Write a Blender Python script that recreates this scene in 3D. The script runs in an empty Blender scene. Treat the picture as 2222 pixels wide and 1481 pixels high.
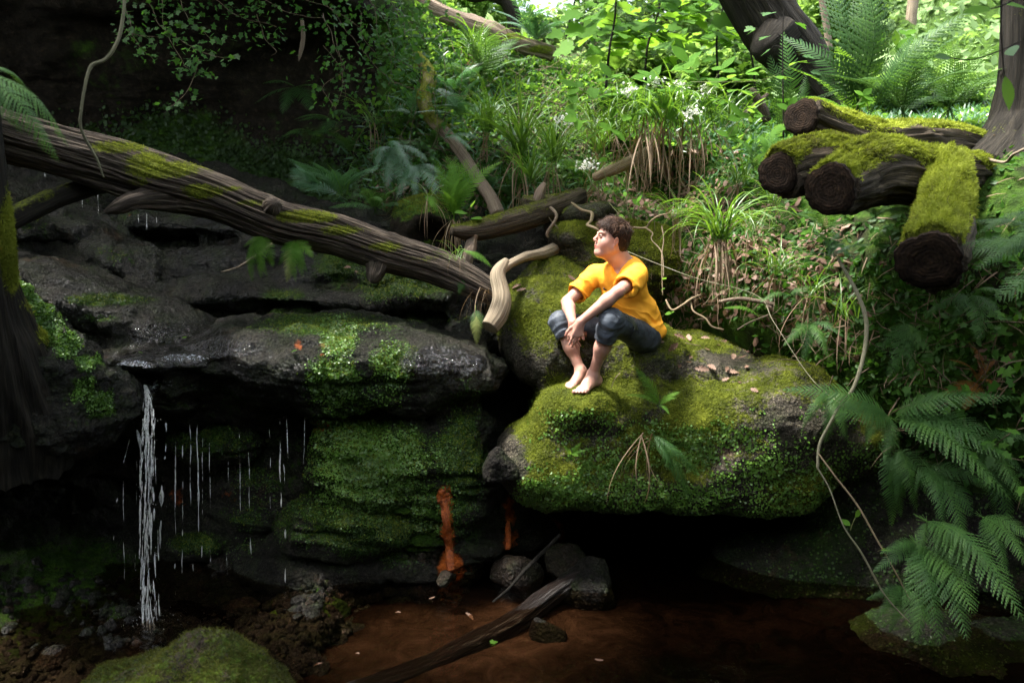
import bpy, math, random
import numpy as np
from mathutils import Vector, Matrix

sc = bpy.context.scene
col = sc.collection
rng = np.random.default_rng(7)
random.seed(7)
D2R = math.radians

# ---------------------------------------------------------------- camera, world, sun, exposure
FPX, CX, CY = 1728.0, 1111.0, 740.5          # focal length and centre in photograph pixels
CAMZ = 2.1
PITCH = math.atan(220.5 / FPX)
CP, SP = math.cos(PITCH), math.sin(PITCH)
cam_d = bpy.data.cameras.new('camera'); cam = bpy.data.objects.new('camera', cam_d); col.objects.link(cam)
cam.location = (0, 0, CAMZ); cam.rotation_euler = (math.pi / 2 - PITCH, 0, 0)
cam_d.sensor_width = 36.0; cam_d.lens = 28.0; cam_d.clip_start = 0.05; cam_d.clip_end = 500
cam_d.dof.use_dof = True; cam_d.dof.focus_distance = 4.95; cam_d.dof.aperture_fstop = 2.4
sc.camera = cam

world = bpy.data.worlds.new('World'); sc.world = world; world.use_nodes = True
SUN_EL, SUN_AZ = D2R(67), D2R(-92)           # azimuth from +Y towards +X
wn = world.node_tree; bg = wn.nodes['Background']
sky = wn.nodes.new('ShaderNodeTexSky'); sky.sky_type = 'NISHITA'; sky.sun_disc = False
sky.sun_elevation = SUN_EL; sky.sun_rotation = SUN_AZ; sky.dust_density = 4.0; sky.air_density = 1.0; sky.ozone_density = 1.0
hz = wn.nodes.new('ShaderNodeHueSaturation'); hz.inputs['Saturation'].default_value = 0.5   # hazy white sky
wn.links.new(sky.outputs[0], hz.inputs['Color']); wn.links.new(hz.outputs[0], bg.inputs[0]); bg.inputs[1].default_value = 0.15
sun_d = bpy.data.lights.new('sun', 'SUN'); sun = bpy.data.objects.new('sun', sun_d); col.objects.link(sun)
sun_d.energy = 2.7; sun_d.angle = D2R(8.0); sun_d.color = (1.0, 0.97, 0.90)
sd = Vector((math.sin(SUN_AZ) * math.cos(SUN_EL), math.cos(SUN_AZ) * math.cos(SUN_EL), math.sin(SUN_EL)))
sun.rotation_euler = (-sd).to_track_quat('-Z', 'Y').to_euler(); sun.location = (0, 0, 20)
vs = sc.view_settings
vs.view_transform = 'Standard'; vs.look = 'None'; vs.exposure = 2.55; vs.gamma = 1.0; vs.use_curve_mapping = False
sc.cycles.use_denoising = True
sc.cycles.max_bounces = 8; sc.cycles.diffuse_bounces = 4; sc.cycles.transparent_max_bounces = 12
sc.cycles.sample_clamp_indirect = 4.0; sc.cycles.caustics_reflective = False; sc.cycles.caustics_refractive = False
sc.cycles.use_adaptive_sampling = True; sc.cycles.adaptive_threshold = 0.02

# ---------------------------------------------------------------- pixel of the photograph + distance -> point
def P(px, py, Y):
    dx = (px - CX) / FPX; dz = -(py - CY) / FPX
    ry = CP + dz * SP; rz = -SP + dz * CP
    t = Y / ry
    return np.array((dx * t, Y, CAMZ + rz * t))
def PA(px, py, Y):
    dx = (px - CX) / FPX; dz = -(py - CY) / FPX
    ry = CP + dz * SP; rz = -SP + dz * CP
    t = Y / ry
    return np.stack([dx * t, Y + 0 * t, CAMZ + rz * t], -1)
def V(v): return Vector((float(v[0]), float(v[1]), float(v[2])))
def nrm(v):
    v = np.asarray(v, float); return v / (np.linalg.norm(v, axis=-1, keepdims=True) + 1e-12)

# ---------------------------------------------------------------- noise
_T = np.random.default_rng(3).random((64, 64, 64)).astype(np.float32) * 2 - 1
def vnoise(p):
    p = np.asarray(p, np.float32); i = np.floor(p).astype(np.int32); f = p - i
    f = f * f * f * (f * (f * 6 - 15) + 10); i &= 63; j = (i + 1) & 63
    x0, y0, z0 = i[..., 0], i[..., 1], i[..., 2]; x1, y1, z1 = j[..., 0], j[..., 1], j[..., 2]
    fx, fy, fz = f[..., 0], f[..., 1], f[..., 2]
    a = _T[x0, y0, z0] * (1 - fx) + _T[x1, y0, z0] * fx
    b = _T[x0, y1, z0] * (1 - fx) + _T[x1, y1, z0] * fx
    c = _T[x0, y0, z1] * (1 - fx) + _T[x1, y0, z1] * fx
    d = _T[x0, y1, z1] * (1 - fx) + _T[x1, y1, z1] * fx
    return (a * (1 - fy) + b * fy) * (1 - fz) + (c * (1 - fy) + d * fy) * fz
def fbm(p, oct=4, gain=0.5, seed=0.0):
    p = np.asarray(p, np.float32) + np.float32(seed * 7.31); s = 0; a = 1.0; n = 0
    for o in range(oct):
        s = s + a * vnoise(p * (2.03 ** o) + o * 11.7); n += a; a *= gain
    return s / n
def ridge(p, oct=3, seed=0.0):
    p = np.asarray(p, np.float32) + np.float32(seed * 5.17); s = 0; a = 1.0; n = 0
    for o in range(oct):
        s = s + a * (1 - 2 * np.abs(vnoise(p * (2.1 ** o) + o * 9.1))); n += a; a *= 0.5
    return s / n
def sstep(a, b, x):
    t = np.clip((x - a) / (b - a), 0, 1); return t * t * (3 - 2 * t)

# ---------------------------------------------------------------- objects
def tag(o, label=None, cat=None, group=None, kind=None):
    if label: o['label'] = label
    if cat: o['category'] = cat
    if group: o['group'] = group
    if kind: o['kind'] = kind
    return o
def thing(name, label, cat, loc=(0, 0, 0), group=None):
    o = bpy.data.objects.new(name, None); col.objects.link(o); o.location = V(loc)
    o.empty_display_size = 0.05
    return tag(o, label, cat, group)
def mesh_data(name, v, f, mat, smooth=True, attrs=None):
    """v (n,3); f (m,k) array or list of such arrays"""
    me = bpy.data.meshes.new(name)
    fl = [np.asarray(a, np.int32) for a in (f if isinstance(f, list) else [f]) if len(a)]
    v = np.asarray(v, np.float32)
    me.vertices.add(len(v)); me.vertices.foreach_set('co', v.ravel())
    nl = sum(a.size for a in fl); npl = sum(len(a) for a in fl)
    me.loops.add(nl); me.loops.foreach_set('vertex_index', np.concatenate([a.ravel() for a in fl]))
    me.polygons.add(npl)
    tot = np.concatenate([np.full(len(a), a.shape[1], np.int32) for a in fl])
    st = np.concatenate([[0], np.cumsum(tot)[:-1]]).astype(np.int32)
    me.polygons.foreach_set('loop_start', st); me.polygons.foreach_set('loop_total', tot)
    if smooth: me.polygons.foreach_set('use_smooth', np.ones(npl, bool))
    for k, a in (attrs or {}).items():
        a = np.asarray(a, np.float32)
        if a.ndim == 1:
            at = me.attributes.new(k, 'FLOAT', 'POINT'); at.data.foreach_set('value', a)
        else:
            at = me.attributes.new(k, 'FLOAT_VECTOR', 'POINT'); at.data.foreach_set('vector', a.ravel())
    me.update(calc_edges=True); me.validate()
    if mat: me.materials.append(mat)
    return me
def mk(name, v, f, mat, parent=None, smooth=True, attrs=None, kind=None):
    if parent is not None: v = np.asarray(v) - np.array(parent.location)
    o = bpy.data.objects.new(name, mesh_data(name, v, f, mat, smooth, attrs)); col.objects.link(o)
    if parent is not None: o.parent = parent
    if kind: o['kind'] = kind
    return o
def inst(name, me, parent, M):
    """object with mesh me and world matrix M (parent only translated)"""
    o = bpy.data.objects.new(name, me); col.objects.link(o)
    if parent is not None:
        o.parent = parent; M = Matrix.Translation(-parent.location) @ M
    o.matrix_basis = M
    return o
def vnormals(v, quads):
    v = v.astype(np.float64); a = v[quads[:, 2]] - v[quads[:, 0]]; b = v[quads[:, 3]] - v[quads[:, 1]]
    n = np.cross(a, b); out = np.zeros_like(v)
    for k in range(4): np.add.at(out, quads[:, k], n)
    return nrm(out)
def grid_faces(nr, nc, wrap=False):
    r = np.arange(nr - 1)[:, None]; c = np.arange(nc if wrap else nc - 1)[None, :]; c2 = (c + 1) % nc
    return np.stack([r * nc + c + 0 * r, r * nc + c2, (r + 1) * nc + c2, (r + 1) * nc + c], -1).reshape(-1, 4)
def crom(pts, n):
    """Catmull-Rom resample of rows (k,d) to n rows"""
    pts = np.asarray(pts, float); k = len(pts)
    t = np.linspace(0, k - 1, n); i = np.clip(t.astype(int), 0, k - 2); u = (t - i)[:, None]
    p0 = pts[np.maximum(i - 1, 0)]; p1 = pts[i]; p2 = pts[i + 1]; p3 = pts[np.minimum(i + 2, k - 1)]
    return 0.5 * (2 * p1 + (p2 - p0) * u + (2 * p0 - 5 * p1 + 4 * p2 - p3) * u ** 2 + (3 * p1 - 3 * p2 + p3 - p0) * u ** 3)

# ---------------------------------------------------------------- implicit solids + surface nets
class Field:
    def __init__(s, lo, hi, h):
        s.lo = np.array(lo, float); s.h = h; s.n = np.ceil((np.array(hi) - s.lo) / h).astype(int) + 1
        s.D = np.full(s.n, 1.0, np.float32)
    def region(s, lo, hi):
        a = np.clip(np.floor((np.array(lo) - s.lo) / s.h).astype(int), 0, s.n)
        b = np.clip(np.ceil((np.array(hi) - s.lo) / s.h).astype(int) + 1, 0, s.n)
        sl = tuple(slice(x, y) for x, y in zip(a, b))
        ax = [(s.lo[i] + s.h * np.arange(a[i], b[i])).astype(np.float32) for i in range(3)]
        return sl, (ax[0][:, None, None], ax[1][None, :, None], ax[2][None, None, :])
    def put(s, fn, lo, hi, k=0.01, op='add', m=0.04):
        sl, g = s.region(np.array(lo) - m - k, np.array(hi) + m + k)
        a = s.D[sl]
        if a.size == 0: return
        b = fn(*g)
        if op == 'sub': a = -a
        h = np.clip(k - np.abs(a - b), 0, None) / max(k, 1e-6)
        r = np.minimum(a, b) - h * h * k * 0.25
        s.D[sl] = -r if op == 'sub' else r
    def seg(s, A, B, r1, r2=None, k=0.01, op='add'):
        A = np.asarray(A, float); B = np.asarray(B, float); r2 = r1 if r2 is None else r2
        ba = B - A; L = float(ba @ ba) + 1e-12; R = max(r1, r2)
        def fn(x, y, z):
            t = np.clip(((x - A[0]) * ba[0] + (y - A[1]) * ba[1] + (z - A[2]) * ba[2]) / L, 0, 1)
            return np.sqrt((x - A[0] - t * ba[0]) ** 2 + (y - A[1] - t * ba[1]) ** 2 + (z - A[2] - t * ba[2]) ** 2) - (r1 + (r2 - r1) * t)
        s.put(fn, np.minimum(A, B) - R, np.maximum(A, B) + R, k, op)
    def ell(s, C, r, k=0.01, ax=None, op='add'):
        """ax: 3 rows of axes"""
        C = np.asarray(C, float); r = np.asarray(r, float); ax = np.eye(3) if ax is None else np.asarray(ax, float)
        R = np.sqrt(((ax * r[:, None]) ** 2).sum(0))
        def fn(x, y, z):
            q = [((x - C[0]) * a[0] + (y - C[1]) * a[1] + (z - C[2]) * a[2]) for a in ax]
            k0 = np.sqrt(sum((q[i] / r[i]) ** 2 for i in range(3))); k1 = np.sqrt(sum((q[i] / r[i] ** 2) ** 2 for i in range(3))) + 1e-6
            return k0 * (k0 - 1) / k1
        s.put(fn, C - R, C + R, k, op)
    def box(s, C, hs, rd, k=0.01, ax=None, op='add'):
        C = np.asarray(C, float); hs = np.asarray(hs, float) - rd; ax = np.eye(3) if ax is None else np.asarray(ax, float)
        R = (np.abs(ax) * (hs + rd)[:, None]).sum(0)
        def fn(x, y, z):
            q = [np.abs((x - C[0]) * a[0] + (y - C[1]) * a[1] + (z - C[2]) * a[2]) - hs[i] for i, a in enumerate(ax)]
            o = np.sqrt(sum(np.maximum(t, 0) ** 2 for t in q))
            return o + np.minimum(np.maximum(np.maximum(q[0], q[1]), q[2]), 0) - rd
        s.put(fn, C - R, C + R, k, op)
    def cutplane(s, Pt, N, lo, hi, k=0.004):
        """removes the side N points to inside the box lo..hi"""
        Pt = np.asarray(Pt, float); N = nrm(N)
        s.put(lambda x, y, z: -((x - Pt[0]) * N[0] + (y - Pt[1]) * N[1] + (z - Pt[2]) * N[2]), lo, hi, k, 'sub', 0)
    def extract(s):
        D = s.D; D[0] = D[-1] = 1; D[:, 0] = D[:, -1] = 1; D[:, :, 0] = D[:, :, -1] = 1
        I = D < 0
        nx, ny, nz = D.shape; mx = [nx - 1, ny - 1, nz - 1]
        cnt = np.zeros(mx, np.uint8)
        for a in (0, 1):
            for b in (0, 1):
                for c in (0, 1): cnt += I[a:a + mx[0], b:b + mx[1], c:c + mx[2]]
        act = np.argwhere((cnt > 0) & (cnt < 8)); idx = np.full(mx, -1, np.int32)
        idx[act[:, 0], act[:, 1], act[:, 2]] = np.arange(len(act))
        cs = [(a, b, c) for a in (0, 1) for b in (0, 1) for c in (0, 1)]
        val = {q: D[act[:, 0] + q[0], act[:, 1] + q[1], act[:, 2] + q[2]] for q in cs}
        acc = np.zeros((len(act), 3)); n = np.zeros(len(act))
        for q in cs:
            for d in range(3):
                if q[d]: continue
                w = list(q); w[d] = 1; w = tuple(w); A, B = val[q], val[w]; m = (A < 0) != (B < 0)
                t = np.where(m, A / np.where(m, A - B, 1), 0)
                p = np.array(q, float)[None] + 0 * acc; p[:, d] = t
                acc += np.where(m[:, None], p, 0); n += m
        v = s.lo + s.h * (act + acc / n[:, None])
        F = []
        for d in range(3):
            e, g = [(1, 2), (2, 0), (0, 1)][d]
            sa = [slice(None)] * 3; sb = [slice(None)] * 3; sa[d] = slice(0, -1); sb[d] = slice(1, None)
            A = I[tuple(sa)]; B = I[tuple(sb)]
            for sign in (True, False):
                w = np.argwhere((A & ~B) if sign else (~A & B))
                if not len(w): continue
                def at(oe, og):
                    u = w.copy(); u[:, e] -= oe; u[:, g] -= og; return idx[u[:, 0], u[:, 1], u[:, 2]]
                qd = [at(1, 1), at(0, 1), at(0, 0), at(1, 0)]
                if not sign: qd = qd[::-1]
                F.append(np.stack(qd, -1))
        return v.astype(np.float64), np.concatenate(F)
def subdiv(v, q):
    """one level of plain quad subdivision"""
    n = len(v); e = np.concatenate([q[:, [0, 1]], q[:, [1, 2]], q[:, [2, 3]], q[:, [3, 0]]]); e.sort(axis=1)
    key = e[:, 0].astype(np.int64) * n + e[:, 1]; u, inv = np.unique(key, return_inverse=True)
    em = (v[u // n] + v[u % n]) / 2; fc = v[q].mean(1); m = len(q); inv = inv.reshape(4, m) + n; fi = np.arange(m) + n + len(u)
    nv = np.concatenate([v, em, fc])
    nq = np.concatenate([np.stack([q[:, k], inv[k], fi, inv[(k + 3) % 4]], -1) for k in range(4)])
    return nv, nq
def smooth_v(v, q, it=2, lam=0.5):
    e = np.concatenate([q[:, [0, 1]], q[:, [1, 2]], q[:, [2, 3]], q[:, [3, 0]]]); a = np.concatenate([e[:, 0], e[:, 1]]); b = np.concatenate([e[:, 1], e[:, 0]])
    c = np.bincount(a, minlength=len(v))[:, None]
    for _ in range(it):
        s = np.stack([np.bincount(a, weights=v[b, k], minlength=len(v)) for k in range(3)], -1)
        v = v + lam * (s / np.maximum(c, 1) - v)
    return v

# ---------------------------------------------------------------- materials
class NT:
    def __init__(s, name):
        s.m = bpy.data.materials.new(name); s.m.use_nodes = True; s.t = s.m.node_tree; s.t.nodes.clear()
        s.out = s.t.nodes.new('ShaderNodeOutputMaterial')
    def n(s, ty, **kw):
        nd = s.t.nodes.new('ShaderNode' + ty)
        for k, v in kw.items(): setattr(nd, k, v)
        return nd
    def set(s, sock, v):
        if isinstance(v, bpy.types.NodeSocket): s.t.links.new(v, sock)
        elif isinstance(v, (tuple, list)): sock.default_value = tuple(v) + ((1,) if len(v) == 3 and sock.type == 'RGBA' else ())
        else: sock.default_value = v
    def noise(s, scale, detail=4, vec=None, rough=0.55, dist=0.0):
        nd = s.n('TexNoise'); nd.inputs['Scale'].default_value = scale; nd.inputs['Detail'].default_value = detail
        nd.inputs['Roughness'].default_value = rough; nd.inputs['Distortion'].default_value = dist
        if vec is not None: s.set(nd.inputs['Vector'], vec)
        return nd.outputs['Fac']
    def vor(s, scale, vec=None, feat='F1'):
        nd = s.n('TexVoronoi'); nd.feature = feat; nd.inputs['Scale'].default_value = scale
        if vec is not None: s.set(nd.inputs['Vector'], vec)
        return nd.outputs['Distance']
    def pos(s): return s.n('NewGeometry').outputs['Position']
    def obj(s): return s.n('TexCoord').outputs['Object']
    def attr(s, name, vec=False):
        nd = s.n('Attribute'); nd.attribute_name = name; return nd.outputs['Vector' if vec else 'Fac']
    def math(s, op, a, b=0.5, clamp=False):
        nd = s.n('Math', operation=op, use_clamp=clamp); s.set(nd.inputs[0], a); s.set(nd.inputs[1], b); return nd.outputs[0]
    def ramp(s, fac, stops):
        nd = s.n('ValToRGB'); s.set(nd.inputs[0], fac); e = nd.color_ramp.elements
        while len(e) < len(stops): e.new(0.5)
        for el, (p, c) in zip(e, stops): el.position = p; el.color = tuple(c) + (1,) if len(c) == 3 else c
        return nd.outputs[0]
    def mix(s, f, a, b, mode='MIX'):
        nd = s.n('Mix', data_type='RGBA', blend_type=mode); s.set(nd.inputs[0], f); s.set(nd.inputs[6], a); s.set(nd.inputs[7], b); return nd.outputs[2]
    def fmix(s, f, a, b):
        nd = s.n('Mix', data_type='FLOAT'); s.set(nd.inputs[0], f); s.set(nd.inputs[2], a); s.set(nd.inputs[3], b); return nd.outputs[0]
    def mapr(s, v, a, b, c=0.0, d=1.0):
        nd = s.n('MapRange'); s.set(nd.inputs[0], v); nd.inputs[1].default_value = a; nd.inputs[2].default_value = b
        nd.inputs[3].default_value = c; nd.inputs[4].default_value = d; return nd.outputs[0]
    def bump(s, h, strength=0.5, dist=0.01, nor=None):
        nd = s.n('Bump'); nd.inputs['Strength'].default_value = strength; nd.inputs['Distance'].default_value = dist
        s.set(nd.inputs['Height'], h)
        if nor is not None: s.set(nd.inputs['Normal'], nor)
        return nd.outputs[0]
    def bsdf(s, color, rough=0.6, spec=0.5, normal=None, sss=0.0, coat=None, metal=0.0, final=True):
        b = s.n('BsdfPrincipled'); s.set(b.inputs['Base Color'], color); s.set(b.inputs['Roughness'], rough)
        s.set(b.inputs['Specular IOR Level'], spec); s.set(b.inputs['Metallic'], metal)
        if normal is not None: s.set(b.inputs['Normal'], normal)
        if sss: b.inputs['Subsurface Weight'].default_value = sss; b.inputs['Subsurface Radius'].default_value = (0.012, 0.005, 0.003); b.inputs['Subsurface Scale'].default_value = 1.0
        if coat is not None: s.set(b.inputs['Coat Weight'], coat[0]); s.set(b.inputs['Coat Roughness'], coat[1])
        if final: s.t.links.new(b.outputs[0], s.out.inputs[0])
        return b

def leaf_mat(name, stops, trans=0.4, rough=0.45, spec=0.4, tcol=None):
    t = NT(name)
    oi = t.n('ObjectInfo').outputs['Random']
    f = t.math('ADD', t.math('MULTIPLY', t.attr('tint'), 0.62), t.math('MULTIPLY', oi, 0.38))
    c = t.ramp(f, stops)
    b = t.bsdf(c, rough, spec, final=False)
    tr = t.n('BsdfTranslucent'); t.set(tr.inputs[0], t.mix(0.55, c, tcol or (0.30, 0.55, 0.03)))
    m = t.n('MixShader'); m.inputs[0].default_value = trans
    t.t.links.new(b.outputs[0], m.inputs[1]); t.t.links.new(tr.outputs[0], m.inputs[2]); t.t.links.new(m.outputs[0], t.out.inputs[0])
    return t.m

M = {}
def build_materials():
    # bare wet sandstone with moss where the 'moss' attribute says
    def rock(name, c_dark, c_mid, c_lite, wet, moss_cols, strata=True):
        t = NT(name); p = t.pos()
        n1 = t.noise(3.0, 6, p, 0.6); n2 = t.noise(28, 6, p, 0.7); n3 = t.noise(140, 4, p, 0.7); v = t.vor(55, p)
        base = t.ramp(n1, [(0.3, c_dark), (0.52, c_mid), (0.75, c_lite)])
        base = t.mix(t.mapr(n2, 0.35, 0.7), base, t.mix(0.5, base, (0.0, 0.0, 0.0)), 'MIX')
        base = t.mix(t.math('MULTIPLY', t.mapr(t.noise(5.5, 5, p, 0.7), 0.45, 0.62), 0.7), base, (0.014, 0.020, 0.006))
        g1 = t.noise(170, 2, p, 0.8); g2 = t.noise(60, 3, p, 0.8)
        base = t.mix(1.0, base, t.ramp(t.math('ADD', t.math('MULTIPLY', g1, 0.6), t.math('MULTIPLY', g2, 0.4)), [(0.38, (0.12, 0.12, 0.12)), (0.52, (0.8, 0.8, 0.8)), (0.66, (3.6, 3.5, 3.3))]), 'MULTIPLY')
        rust = t.mapr(t.noise(2.2, 5, p, 0.7), 0.60, 0.78); base = t.mix(t.math('MULTIPLY', rust, 0.5), base, (0.10, 0.045, 0.018))
        mo = t.attr('moss'); mm = t.math('ADD', mo, t.math('MULTIPLY', t.math('SUBTRACT', n2, 0.5), 1.3))
        mm = t.mapr(t.math('ADD', mm, t.math('MULTIPLY', t.math('SUBTRACT', n3, 0.5), 0.5)), 0.42, 0.62)
        mcol = t.ramp(t.noise(9, 5, p, 0.7), [(0.3, moss_cols[0]), (0.5, moss_cols[1]), (0.7, moss_cols[2])])
        mcol = t.mix(t.mapr(n3, 0.3, 0.75), t.mix(0.65, mcol, (0, 0, 0)), mcol)
        red = t.attr('rust'); 
        c = t.mix(mm, base, mcol)
        c = t.mix(t.mapr(t.math('ADD', red, t.math('MULTIPLY', t.math('SUBTRACT', n2, 0.5), 0.7)), 0.40, 0.62), c, t.ramp(n3, [(0.3, (0.18, 0.035, 0.006)), (0.7, (0.55, 0.13, 0.02))]))
        h = t.math('ADD', t.math('MULTIPLY', n2, 0.5), t.math('MULTIPLY', n3, 0.35)); h = t.math('ADD', h, t.math('MULTIPLY', v, 0.4))
        nb = t.bump(h, 0.9, 0.03)
        cb = t.bump(t.math('ADD', t.math('ADD', t.noise(190, 2, p, 0.6), t.math('MULTIPLY', t.vor(110, p), 0.6)), t.math('MULTIPLY', t.noise(45, 2, p), 1.2)), 1.0, 0.035, nb)
        wl = t.attr('wet')
        r = t.fmix(mm, t.mapr(t.noise(45, 3, p), 0.35, 0.7, 0.22, 0.62), 0.85)
        r = t.fmix(wl, t.fmix(mm, 0.75, 0.9), r)
        sp = t.fmix(mm, 0.12, 0.12)
        film_ = t.math('MULTIPLY', t.mapr(t.noise(75, 3, p, 0.75), 0.44, 0.58, 0.08, 1.0), t.mapr(t.noise(6, 3, p), 0.35, 0.6, 0.45, 1.0))
        cw = t.math('MULTIPLY', t.math('MULTIPLY', film_, wl), t.math('SUBTRACT', 1.0, t.math('MULTIPLY', mm, 0.8)))
        pb = t.bsdf(c, r, sp, nb, coat=(t.math('MULTIPLY', cw, 1.0 if name == 'wet_ledge_rock' else 0.4), 0.10)); t.set(pb.inputs['Coat Normal'], cb)
        return t.m
    gm = [(0.018, 0.035, 0.004), (0.05, 0.085, 0.008), (0.11, 0.15, 0.012)]
    M['ledge'] = rock('wet_ledge_rock', (0.007, 0.006, 0.0045), (0.019, 0.017, 0.0125), (0.045, 0.040, 0.030), 0.6, [(0.010, 0.026, 0.003), (0.03, 0.07, 0.006), (0.075, 0.14, 0.01)])
    M['boulder'] = rock('mossy_boulder_rock', (0.03, 0.027, 0.02), (0.07, 0.06, 0.045), (0.13, 0.11, 0.085), 0.4, [(0.03, 0.04, 0.004), (0.085, 0.105, 0.008), (0.17, 0.19, 0.015)])
    M['darkrock'] = rock('shaded_rock', (0.006, 0.005, 0.004), (0.014, 0.012, 0.010), (0.03, 0.025, 0.02), 0.3, [(0.006, 0.013, 0.002), (0.014, 0.032, 0.004), (0.03, 0.06, 0.007)])  # shade put into the colour of rock in the dim places
    M['stone'] = rock('loose_stone', (0.010, 0.007, 0.005), (0.032, 0.022, 0.016), (0.07, 0.05, 0.038), 0.8, gm)
    # hillside soil with litter and green ground cover
    t = NT('hillside_soil'); p = t.pos(); n1 = t.noise(2.2, 6, p, 0.65); n2 = t.noise(20, 6, p, 0.75); n3 = t.noise(90, 3, p)
    soil = t.ramp(n2, [(0.3, (0.006, 0.005, 0.003)), (0.55, (0.020, 0.015, 0.009)), (0.75, (0.06, 0.042, 0.028))])
    gr = t.ramp(t.noise(14, 5, p, 0.7), [(0.3, (0.012, 0.028, 0.004)), (0.55, (0.04, 0.085, 0.008)), (0.75, (0.10, 0.18, 0.015))])
    mo = t.attr('moss'); mm = t.mapr(t.math('ADD', mo, t.math('MULTIPLY', t.math('SUBTRACT', n1, 0.5), 1.6)), 0.4, 0.6)
    t.bsdf(t.mix(mm, soil, gr), 0.9, 0.15, t.bump(t.math('ADD', n2, t.math('MULTIPLY', n3, 0.4)), 0.9, 0.05)); M['soil'] = t.m
    # barks: 'bc' holds (cos, sin, along)
    def bark(name, c0, c1, c2, mcols, groove=1.0, rough=0.85, spec=0.2):
        t = NT(name); bc = t.attr('bc', True)
        mp = t.n('Mapping'); t.set(mp.inputs['Vector'], bc); mp.inputs['Scale'].default_value = (15, 15, 3.2)
        mp2 = t.n('Mapping'); t.set(mp2.inputs['Vector'], bc); mp2.inputs['Scale'].default_value = (48, 48, 9)
        a = t.noise(1.0, 8, mp.outputs[0], 0.65, 0.4); b = t.noise(1.0, 6, mp2.outputs[0], 0.7); n = t.noise(60, 4, t.pos(), 0.7)
        g = t.math('ADD', t.math('MULTIPLY', a, 0.6), t.math('MULTIPLY', b, 0.4))
        c = t.ramp(g, [(0.38, c0), (0.5, c1), (0.62, c2)])
        mo = t.attr('moss'); mm = t.mapr(t.math('ADD', t.math('ADD', mo, t.math('MULTIPLY', t.math('SUBTRACT', n, 0.5), 0.9)), t.math('MULTIPLY', t.math('SUBTRACT', b, 0.5), 0.9)), 0.45, 0.65)
        mcol = t.ramp(n, [(0.3, mcols[0]), (0.55, mcols[1]), (0.75, mcols[2])])
        t.bsdf(t.mix(mm, c, mcol), rough, spec, t.bump(g, 1.0 * groove, 0.04)); return t.m
    mg = [(0.04, 0.05, 0.005), (0.12, 0.14, 0.01), (0.24, 0.26, 0.02)]
    M['oldlog'] = bark('weathered_dead_wood', (0.008, 0.006, 0.004), (0.060, 0.045, 0.034), (0.24, 0.19, 0.145), mg)
    M['drift'] = bark('bare_grey_driftwood', (0.05, 0.035, 0.022), (0.24, 0.19, 0.13), (0.42, 0.35, 0.25), mg, 0.6)
    M['bark'] = bark('dark_tree_bark', (0.006, 0.005, 0.004), (0.018, 0.015, 0.011), (0.045, 0.037, 0.026), mg)
    M['mosslog'] = bark('mossy_log_bark', (0.012, 0.009, 0.006), (0.06, 0.045, 0.03), (0.16, 0.12, 0.08), mg)
    M['palebark'] = bark('pale_branch_bark', (0.05, 0.035, 0.025), (0.17, 0.125, 0.09), (0.30, 0.24, 0.18), mg, 0.5)
    M['root'] = bark('pale_root', (0.07, 0.048, 0.028), (0.20, 0.15, 0.09), (0.36, 0.28, 0.18), mg, 0.4)
    M['vine'] = bark('greenish_vine_bark', (0.07, 0.06, 0.035), (0.17, 0.16, 0.10), (0.30, 0.29, 0.20), mg, 0.3)
    M['sunk'] = bark('wet_sunken_wood', (0.007, 0.004, 0.003), (0.018, 0.011, 0.008), (0.035, 0.022, 0.016), mg, 1.0, 0.33, 0.5)
    M['mossolive'] = leaf_mat('olive_moss', [(0.0, (0.012, 0.011, 0.005)), (0.5, (0.028, 0.030, 0.007)), (1.0, (0.07, 0.072, 0.014))], 0.2, 0.8, 0.1, (0.3, 0.35, 0.03))
    t = NT('cut_wood_end'); p = t.obj(); bcv = t.attr('bc', True); ln = t.n('VectorMath', operation='LENGTH'); sx = t.n('VectorMath', operation='MULTIPLY'); t.set(sx.inputs[0], bcv); sx.inputs[1].default_value = (1, 1, 0); t.set(ln.inputs[0], sx.outputs[0])
    ring = t.math('SINE', t.math('ADD', t.math('MULTIPLY', ln.outputs['Value'], 46.0), t.math('MULTIPLY', t.noise(9, 4, p), 9.0))); n = t.math('ADD', t.noise(30, 6, p, 0.7), t.math('MULTIPLY', ring, 0.05))
    t.bsdf(t.ramp(n, [(0.35, (0.006, 0.004, 0.003)), (0.6, (0.022, 0.014, 0.009)), (0.8, (0.06, 0.035, 0.02))]), 0.95, 0.1, t.bump(n, 0.8, 0.02)); M['cut'] = t.m
    # foliage
    M['fern'] = leaf_mat('fern_green', [(0.0, (0.010, 0.032, 0.008)), (0.5, (0.024, 0.070, 0.014)), (1.0, (0.060, 0.135, 0.022))], 0.25, 0.55, 0.25, (0.18, 0.36, 0.05))
    M['fernbright'] = leaf_mat('young_fern_green', [(0.0, (0.03, 0.09, 0.012)), (0.5, (0.07, 0.165, 0.02)), (1.0, (0.15, 0.29, 0.04))], 0.5, 0.65, 0.12)
    M['fernblue'] = leaf_mat('bluish_fern_green', [(0.0, (0.02, 0.055, 0.025)), (0.5, (0.05, 0.12, 0.055)), (1.0, (0.10, 0.20, 0.10))], 0.25, 0.35, 0.6, (0.15, 0.4, 0.08))
    M['fernyellow'] = leaf_mat('yellowing_fern', [(0.0, (0.10, 0.16, 0.03)), (0.5, (0.26, 0.30, 0.08)), (1.0, (0.38, 0.38, 0.14))], 0.35, 0.5, 0.3)
    M['bracken'] = leaf_mat('dead_bracken_brown', [(0.0, (0.05, 0.022, 0.006)), (0.5, (0.12, 0.05, 0.012)), (1.0, (0.2, 0.09, 0.02))], 0.2, 0.8, 0.1, (0.4, 0.15, 0.02))
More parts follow.
